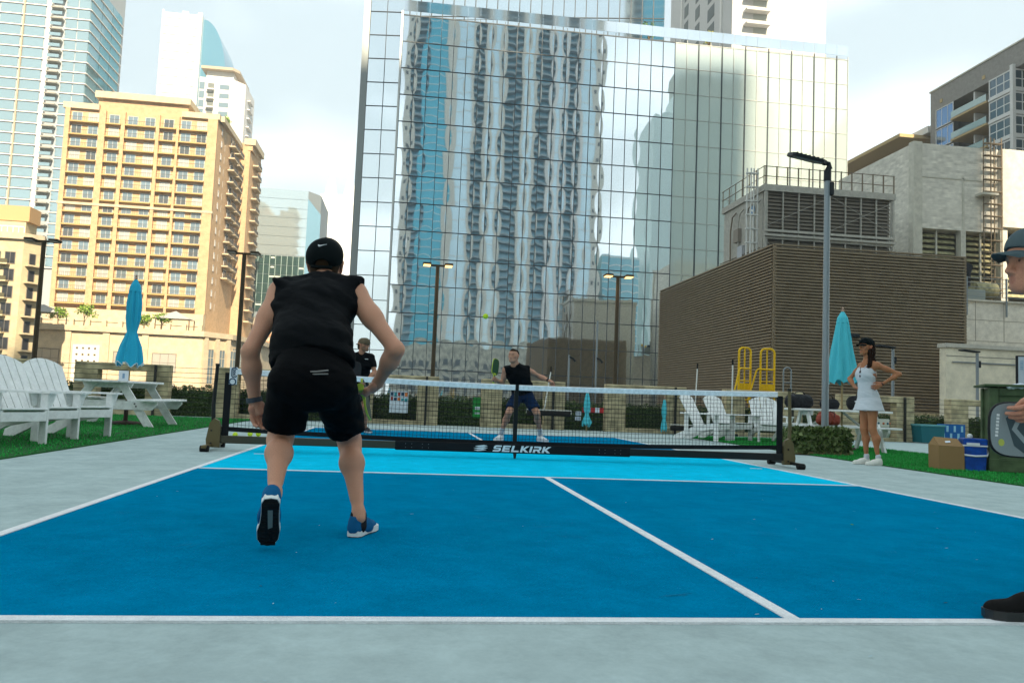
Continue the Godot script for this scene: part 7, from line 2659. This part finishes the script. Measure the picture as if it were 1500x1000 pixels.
func far_player() -> void:
	var J := {
		"pelvis": Vector3(0.699, 0.790, -4.260), "waist": Vector3(0.669, 0.935, -4.200), "chest": Vector3(0.590, 1.110, -4.110), "neck": Vector3(0.545, 1.270, -4.030), "head": Vector3(0.480, 1.425, -3.980), "shL": Vector3(0.745, 1.210, -4.150), "shR": Vector3(0.375, 1.190, -4.080), "elL": Vector3(0.980, 1.110, -4.260), "wrL": Vector3(1.136, 1.036, -4.070), "haL": Vector3(1.170, 1.000, -4.010), "elR": Vector3(0.330, 0.950, -4.180), "wrR": Vector3(0.210, 1.005, -3.950), "haR": Vector3(0.156, 1.044, -3.900), "hipL": Vector3(0.790, 0.760, -4.260), "kneeL": Vector3(0.920, 0.490, -4.020), "ankL": Vector3(1.043, 0.120, -4.270), "hipR": Vector3(0.610, 0.755, -4.240), "kneeR": Vector3(0.435, 0.480, -3.950), "ankR": Vector3(0.330, 0.110, -4.120)}
	var at := Vector3(0.69, 0, -4.2)
	J = offset_joints(J, at)
	var o := thing("person", "far player beyond the net in black sleeveless shirt and navy shorts, facing the camera", "person", at)
	var tone := Color(0.56, 0.290, 0.185)
	var f := Vector3(-0.55, 0.12, 0.83)
	var d := Vector3(-0.45, 0.86, 0.18)
	var g := grip(J.wrR, Vector3(-0.85, 0.15, 0.45), d, 1.0)
	var lh := hand_prims(J.wrL, Vector3(0.55, -0.75, 0.35), Vector3(-0.3, -0.4, 0.6), -1.0, [0.35, 0.5, 0.3], 1.0, 0.4)
	skin(o, J, 0.97, tone, [lh, g[0]], head_prims(J.head, f, Vector3.UP, 0.98, tone), 0.014, 0.005)
	part("shirt", sdf(shirt_prims(J, 0.97, 0.014, J.pelvis.lerp(J.waist, 0.25)), 0.014, 0.009, 5.0, 4), cloth_mat("cloth_black", Color(0.0045, 0.0058, 0.0070)), o)
	part("shorts", sdf(shorts_prims(J, 0.97, 0.018, 0.78), 0.014, 0.008, 7.0, 5), cloth_mat("cloth_navy", Color(0.008, 0.026, 0.075)), o)
	var fn := f.normalized()
	var u := (Vector3.UP - fn * fn.y).normalized()
	var r := fn.cross(u)
	part("hair", sdf([cone(J.head + u * 0.050 - fn * 0.030, J.head + u * 0.062 + fn * 0.026, 0.080, 0.064, 0.02, r, 0.95, [[-u, J.head + u * 0.046]]), cone(J.head + u * 0.035 - fn * 0.045, J.head - fn * 0.048 - u * 0.02, 0.079, 0.068, 0.02, r, 0.95, [[fn, J.head - fn * 0.02]])], 0.006, 0.006, 45.0, 6), cloth_mat("hair_dark", Color(0.030, 0.018, 0.010)), o)
	band(o, "watch", J.wrL - Vector3(0.03, -0.015, 0.02), J.haL - J.wrL, 0.032, 0.014, mat("bag_black"))
	var white := mat("shoe_white", Color(0.68, 0.70, 0.70), 0.6)
	shoe(o, Vector3(0.370, 0.002, -4.160) - at, Vector3(-0.55, 0, 0.83), Vector3.UP, 0.28, white, white, white, false)
	shoe(o, Vector3(1.005, 0.002, -4.320) - at, Vector3(0.45, 0, 0.90), Vector3.UP, 0.28, white, white, white, true)
	var sk := cloth_mat("sock_white", Color(0.62, 0.66, 0.70))
	for s in ["L", "R"]:
		part("sock", sdf([cone(J["ank" + s] - Vector3(0, 0.03, 0), J["ank" + s].lerp(J["knee" + s], 0.24), 0.040, 0.040, 0.01)], 0.008), sk, o)
	var p: Vector3 = g[1] + at
	paddle("green paddle with yellow edge raised in the far player's hand", frame(p - g[2] * 0.055, g[2], Vector3(0.75, 0.25, 0.55)), Color(0.03, 0.11, 0.05), Color(0.50, 0.60, 0.05), Color(0.10, 0.11, 0.10))


func left_player() -> void:
	var J := {
		"pelvis": Vector3(-2.150, 0.880, -5.250), "waist": Vector3(-2.145, 1.020, -5.230), "chest": Vector3(-2.120, 1.210, -5.180), "neck": Vector3(-2.100, 1.410, -5.130), "head": Vector3(-2.070, 1.560, -5.080), "shL": Vector3(-1.945, 1.345, -5.160), "shR": Vector3(-2.285, 1.335, -5.160), "elL": Vector3(-1.850, 1.085, -5.080), "wrL": Vector3(-1.960, 0.945, -4.900), "haL": Vector3(-2.000, 0.920, -4.860), "elR": Vector3(-2.370, 1.070, -5.090), "wrR": Vector3(-2.250, 0.920, -4.900), "haR": Vector3(-2.205, 0.900, -4.850), "hipL": Vector3(-2.055, 0.850, -5.250), "kneeL": Vector3(-1.985, 0.470, -5.080), "ankL": Vector3(-1.970, 0.095, -5.230), "hipR": Vector3(-2.245, 0.850, -5.250), "kneeR": Vector3(-2.310, 0.470, -5.080), "ankR": Vector3(-2.330, 0.095, -5.230)}
	var at := Vector3(-2.15, 0, -5.2)
	J = offset_joints(J, at)
	var o := thing("person", "far player in black tee and backward cap, half hidden behind the near player's arm", "person", at)
	var tone := Color(0.50, 0.250, 0.150)
	var f := Vector3(0.85, 0.05, 0.52)
	var d := Vector3(0.55, 0.55, 0.60)
	var g := grip(J.wrR, Vector3(0.75, -0.20, 0.55), d, 1.0)
	var lh := hand_prims(J.wrL, Vector3(-0.75, -0.35, 0.5), Vector3(-0.3, -0.6, -0.6), -1.0, [0.5, 0.6, 0.4], 1.0, 0.5)
	skin(o, J, 0.97, tone, [lh, g[0]], head_prims(J.head, f, Vector3.UP, 0.98, tone, 0.55), 0.014, 0.005)
	part("shirt", sdf(shirt_prims(J, 0.97, 0.016, J.pelvis.lerp(J.waist, 0.1), 0.20), 0.014, 0.009, 5.0, 7), cloth_mat("cloth_black", Color(0.0045, 0.0058, 0.0070)), o)
	part("shorts", sdf(shorts_prims(J, 0.97, 0.018, 0.78), 0.014, 0.008, 7.0, 8), cloth_mat("cloth_grey", Color(0.03, 0.032, 0.035)), o)
	cap_parts(o, J.head, -f, Vector3.UP + f * 0.1, 0.99, mat("cap_camo", Color(0.26, 0.20, 0.12), 0.85, 0.0, tex("turf"), 1.2, null, 0.0, true))
	var fn := f.normalized()
	part("hair", sdf([cone(J.head - fn * 0.045, J.head - fn * 0.055 - Vector3.UP * 0.035, 0.078, 0.064, 0.02, Vector3.ZERO, 1.0, [[fn, J.head - fn * 0.03]])], 0.007, 0.006, 45.0, 9), cloth_mat("hair_brown", Color(0.045, 0.028, 0.016)), o)
	var b := MB.new()
	b.box(J.chest + Vector3(0.115, 0.10, 0.150), Vector3(0.06, 0.010, 0.004), Basis(Vector3.UP, 0.4))
	part("shirt_print", b, mat("letter_white"), o)
	var dark := mat("shoe_dark", Color(0.03, 0.032, 0.035), 0.7)
	for s in [[-1.965, 0.35, true], [-2.335, -0.1, false]]:
		shoe(o, Vector3(s[0], 0.002, -5.29) - at, Vector3(s[1], 0, 0.95), Vector3.UP, 0.28, dark, mat("shoe_white", Color(0.68, 0.70, 0.70), 0.6), dark, s[2])
	var p: Vector3 = g[1] + at
	paddle("dark paddle held by the half hidden far player", frame(p - g[2] * 0.055, g[2], Vector3(0.5, 0.2, -0.8)), Color(0.03, 0.03, 0.035), Color(0.02, 0.02, 0.02), Color(0.02, 0.02, 0.02))


func woman() -> void:
	var J := {
		"pelvis": Vector3(5.050, 0.850, -1.000), "waist": Vector3(5.022, 1.030, -1.000), "chest": Vector3(5.010, 1.225, -1.000), "neck": Vector3(5.038, 1.430, -1.000), "head": Vector3(5.012, 1.612, -1.010), "shL": Vector3(5.078, 1.355, -0.855), "shR": Vector3(5.035, 1.355, -1.155), "elL": Vector3(5.330, 1.245, -0.740), "wrL": Vector3(5.120, 1.105, -0.800), "haL": Vector3(5.070, 1.065, -0.830), "elR": Vector3(4.960, 1.180, -1.330), "wrR": Vector3(4.945, 1.055, -1.170), "haR": Vector3(4.960, 1.040, -1.120), "hipL": Vector3(5.055, 0.830, -0.920), "kneeL": Vector3(5.045, 0.490, -0.905), "ankL": Vector3(5.105, 0.110, -0.860), "hipR": Vector3(5.045, 0.830, -1.080), "kneeR": Vector3(5.005, 0.490, -1.040), "ankR": Vector3(5.040, 0.110, -1.030)}
	var at := Vector3(5.07, 0, -0.95)
	J = offset_joints(J, at)
	var o := thing("person", "woman in short white dress and black cap standing with hands on hips", "person", at)
	var tone := Color(0.42, 0.180, 0.085)
	var f := Vector3(-0.98, 0.02, 0.18)
	var lh := hand_prims(J.wrL, Vector3(-0.80, -0.45, -0.25), Vector3(-0.15, -0.1, -0.95), -1.0, [0.15, 0.3, 0.2], 0.92, 0.1)
	var rh := hand_prims(J.wrR, Vector3(0.35, -0.35, 0.7), Vector3(0.5, 0.1, 0.75), 1.0, [0.2, 0.3, 0.2], 0.92, 0.1)
	skin(o, J, 0.86, tone, [lh, rh], head_prims(J.head, f, Vector3.UP, 0.93, tone, 0.0, true), 0.012, 0.005, true)
	var side: Vector3 = Vector3(0, 0, 1)
	var wht := cloth_mat("dress_white", Color(0.70, 0.74, 0.78))
	var top := [Vector3.UP, J.chest + Vector3(0, 0.095, 0)]
	var hemc := [Vector3.DOWN, Vector3(0, 0.735, 0)]
	var bust: Vector3 = J.chest + Vector3(-0.055, 0.0, 0)
	var P := [
		cone(J.waist + Vector3(0, -0.02, 0), J.chest, 0.100, 0.112, 0.04, side, 1.22, [top]),
		cone(J.chest, J.chest + Vector3(0.01, 0.11, 0), 0.112, 0.098, 0.04, side, 1.22, [top]),
		cone(bust + Vector3(0, 0.0, 0.06), bust + Vector3(0, 0.015, 0.06), 0.062, 0.060, 0.05, Vector3.ZERO, 1.0, [top]),
		cone(bust + Vector3(0, 0.0, -0.06), bust + Vector3(0, 0.015, -0.06), 0.062, 0.060, 0.05, Vector3.ZERO, 1.0, [top]),
		cone(J.waist, J.pelvis + Vector3(0, 0.02, 0), 0.100, 0.140, 0.05, side, 1.12, [hemc]),
		cone(J.pelvis + Vector3(0, 0.06, 0), J.pelvis + Vector3(0, -0.16, 0), 0.135, 0.225, 0.05, side, 1.0, [hemc])]
	part("dress", sdf(P, 0.010, 0.006, 4.5, 12), wht, o)
	for s in ["L", "R"]:
		var z := 0.075 if s == "L" else -0.075
		var b := MB.new()
		b.tube([J.chest + Vector3(-0.085, 0.085, z), J.neck + Vector3(-0.02, -0.035, z * 0.95), J.neck + Vector3(0.055, -0.055, z * 0.9), J.chest + Vector3(0.105, 0.085, z * 0.7)], 0.007, 6)
		part("strap", b, wht, o)
	# sunglasses hooked on the neckline
	var sg := MB.new()
	for k in 2:
		var c: Vector3 = J.chest + Vector3(-0.117, 0.035 - 0.052 * k, 0.045)
		sg.ball(c, Vector3(0.012, 0.024, 0.02), 10)
	sg.tube([J.chest + Vector3(-0.11, 0.10, 0.04), J.chest + Vector3(-0.118, 0.05, 0.045)], 0.004, 6)
	part("sunglasses", sg, mat("lens_dark", Color(0.03, 0.015, 0.015), 0.15), o)
	cap_parts(o, J.head + Vector3(0, 0.005, 0), f, Vector3.UP, 0.98, cloth_mat("cap_black", Color(0.006, 0.010, 0.011)))
	var bk := -f.normalized()
	var hr := [
		cone(J.head + bk * 0.045 + Vector3.UP * 0.02, J.head + bk * 0.055 - Vector3.UP * 0.06, 0.088, 0.078, 0.03, side, 0.95, [[f.normalized(), J.head + bk * 0.005]]),
		cone(J.head + bk * 0.055 - Vector3.UP * 0.05, J.neck + Vector3(0.035, -0.03, 0.02), 0.062, 0.060, 0.04, side, 1.15),
		cone(J.head + bk * 0.02 + Vector3(0, -0.05, 0.065), J.neck + Vector3(-0.035, -0.06, 0.095), 0.030, 0.032, 0.03),
		cone(J.neck + Vector3(-0.035, -0.06, 0.095), J.chest + Vector3(-0.045, 0.075, 0.098), 0.033, 0.014, 0.03),
		cone(J.neck + Vector3(0.035, -0.03, 0.02), J.chest + Vector3(0.095, 0.10, 0.03), 0.058, 0.03, 0.03, side, 1.2)]
	part("hair", sdf(hr, 0.008, 0.010, 22.0, 14), cloth_mat("hair_black", Color(0.022, 0.011, 0.007)), o)
	band(o, "wristband", J.wrL, J.haL - J.wrL, 0.027, 0.007, mat("band_dark", Color(0.05, 0.03, 0.03), 0.6))
	var shm := mat("shoe_cream", Color(0.66, 0.66, 0.60), 0.6)
	shoe(o, Vector3(5.150, 0.002, -0.850) - at, Vector3(-0.99, 0, 0.12), Vector3.UP, 0.255, shm, shm, shm, true)
	shoe(o, Vector3(5.085, 0.002, -1.035) - at, Vector3(-0.99, 0, 0.05), Vector3.UP, 0.255, shm, shm, shm, false)
	for s in ["L", "R"]:
		part("sock", sdf([cone(J["ank" + s] - Vector3(0, 0.03, 0), J["ank" + s] + Vector3(0, 0.01, 0), 0.036, 0.036, 0.01)], 0.008), cloth_mat("sock_white", Color(0.62, 0.66, 0.70)), o)


func right_man() -> void:
	var J := {
		"pelvis": Vector3(1.600, 0.760, 6.520), "waist": Vector3(1.490, 0.880, 6.510), "chest": Vector3(1.390, 1.030, 6.500), "neck": Vector3(1.190, 1.160, 6.480), "head": Vector3(1.075, 1.285, 6.450), "shL": Vector3(1.330, 1.085, 6.690), "shR": Vector3(1.400, 1.075, 6.310), "elL": Vector3(1.270, 0.800, 6.730), "wrL": Vector3(1.030, 0.760, 6.560), "haL": Vector3(0.965, 0.720, 6.540), "elR": Vector3(1.500, 0.830, 6.230), "wrR": Vector3(1.260, 0.640, 6.420), "haR": Vector3(1.210, 0.610, 6.430), "hipL": Vector3(1.560, 0.730, 6.620), "kneeL": Vector3(1.230, 0.470, 6.700), "ankL": Vector3(0.965, 0.105, 6.640), "hipR": Vector3(1.560, 0.730, 6.420), "kneeR": Vector3(1.360, 0.440, 6.290), "ankR": Vector3(1.490, 0.105, 6.250)}
	var at := Vector3(1.3, 0, 6.5)
	J = offset_joints(J, at)
	var o := thing("person", "man in slate blue cap cut off by the right edge, holding a grey paddle", "person", at)
	var tone := Color(0.56, 0.270, 0.175)
	var f := Vector3(-1.0, -0.04, -0.10)
	var lh := hand_prims(J.wrL, Vector3(-0.78, -0.52, -0.02), Vector3(-0.30, 0.25, -0.95), -1.0, [0.35, 0.45, 0.3], 1.0, 0.7)
	var g := grip(J.wrR, Vector3(-0.45, -0.65, 0.40), Vector3(-0.97, -0.05, 0.10), 1.0)
	skin(o, J, 1.0, tone, [lh, g[0]], head_prims(J.head, f, Vector3.UP + Vector3(-0.05, 0, 0), 1.0, tone), 0.012, 0.0035)
	part("shirt", sdf(shirt_prims(J, 1.0, 0.014, J.pelvis.lerp(J.waist, 0.1), 0.20), 0.013, 0.010, 7.0, 15), cloth_mat("cloth_slate", Color(0.03, 0.04, 0.05)), o)
	part("shorts", sdf(shorts_prims(J, 1.0, 0.016, 0.8), 0.013, 0.008, 7.0, 16), cloth_mat("cloth_black", Color(0.0045, 0.0058, 0.0070)), o)
	cap_parts(o, J.head, f + Vector3(0, 0.06, 0), Vector3.UP, 1.02, cloth_mat("cap_slate", Color(0.095, 0.135, 0.148)))
	var bk := -f.normalized()
	part("hair", sdf([cone(J.head + bk * 0.02, J.head + bk * 0.05 - Vector3.UP * 0.03, 0.080, 0.068, 0.02, Vector3(0, 0, 1), 0.97, [[f.normalized(), J.head + f.normalized() * 0.022]])], 0.006, 0.003, 60.0, 17), cloth_mat("hair_grey", Color(0.13, 0.095, 0.065)), o)
	var bs := cloth_mat("shoe_black", Color(0.012, 0.012, 0.012))
	var bm := mat("midsole_black", Color(0.016, 0.016, 0.016), 0.35)
	shoe(o, Vector3(1.010, 0.002, 6.650) - at, Vector3(-0.99, 0, -0.03), Vector3.UP, 0.31, bs, bm, bm, true)
	shoe(o, Vector3(1.535, 0.002, 6.250) - at, Vector3(-0.95, 0, 0.25), Vector3.UP, 0.30, bs, bm, bm, false)
	# his paddle: handle in the right hand, face towards the camera
	var tip := Vector3(-0.985, 0.02, 0.06).normalized()
	var t := frame(Vector3(1.245, 0.640, 6.462), tip, Vector3(0.06, 0.02, 1.0))
	var p := paddle("grey paddle with dark chevrons and black edge held by the man at the right edge", t, Color(0.30, 0.36, 0.38), Color(0.012, 0.012, 0.014), Color(0.02, 0.02, 0.02))
	var slate := mat("paddle_slate", Color(0.055, 0.085, 0.10), 0.5)
	var pale := mat("paddle_pale", Color(0.30, 0.36, 0.38), 0.5)
	var b := MB.new()
	b.prism(PackedVector2Array([Vector2(-0.085, 0.15), Vector2(0.085, 0.15), Vector2(0.088, 0.27), Vector2(0.04, 0.335), Vector2(-0.06, 0.30), Vector2(-0.09, 0.25)]), 0.006, 0.0066)
	part("graphic_panel", b, slate, p)
	for k in 2:
		b = MB.new()
		var y := 0.235 + 0.055 * k - 0.04
		b.prism(PackedVector2Array([Vector2(-0.085, y - 0.03), Vector2(0.0, y + 0.06), Vector2(0.07, y + 0.02), Vector2(0.07, y), Vector2(0.004, y + 0.038), Vector2(-0.085, y - 0.055)]), 0.0066, 0.0072)
		part("chevron", b, pale, p)
	b = MB.new()
	b.lathe([Vector2(0, 0.0), Vector2(0.013, 0.0), Vector2(0.013, 0.0006), Vector2(0, 0.0006)], 16, Transform3D(Basis(Vector3.RIGHT, PI / 2), Vector3(-0.05, 0.355, 0.0068)))
	part("dot_mark", b, mat("dot_lime", Color(0.45, 0.50, 0.10), 0.5), p)
	for k in 7:
		part("letter", box_shape(Vector3(0.0085, 0.012, 0.0008)), mat("letter_white"), p, Vector3(-0.025 + 0.0125 * k, 0.375 - 0.0012 * k, 0.0068))
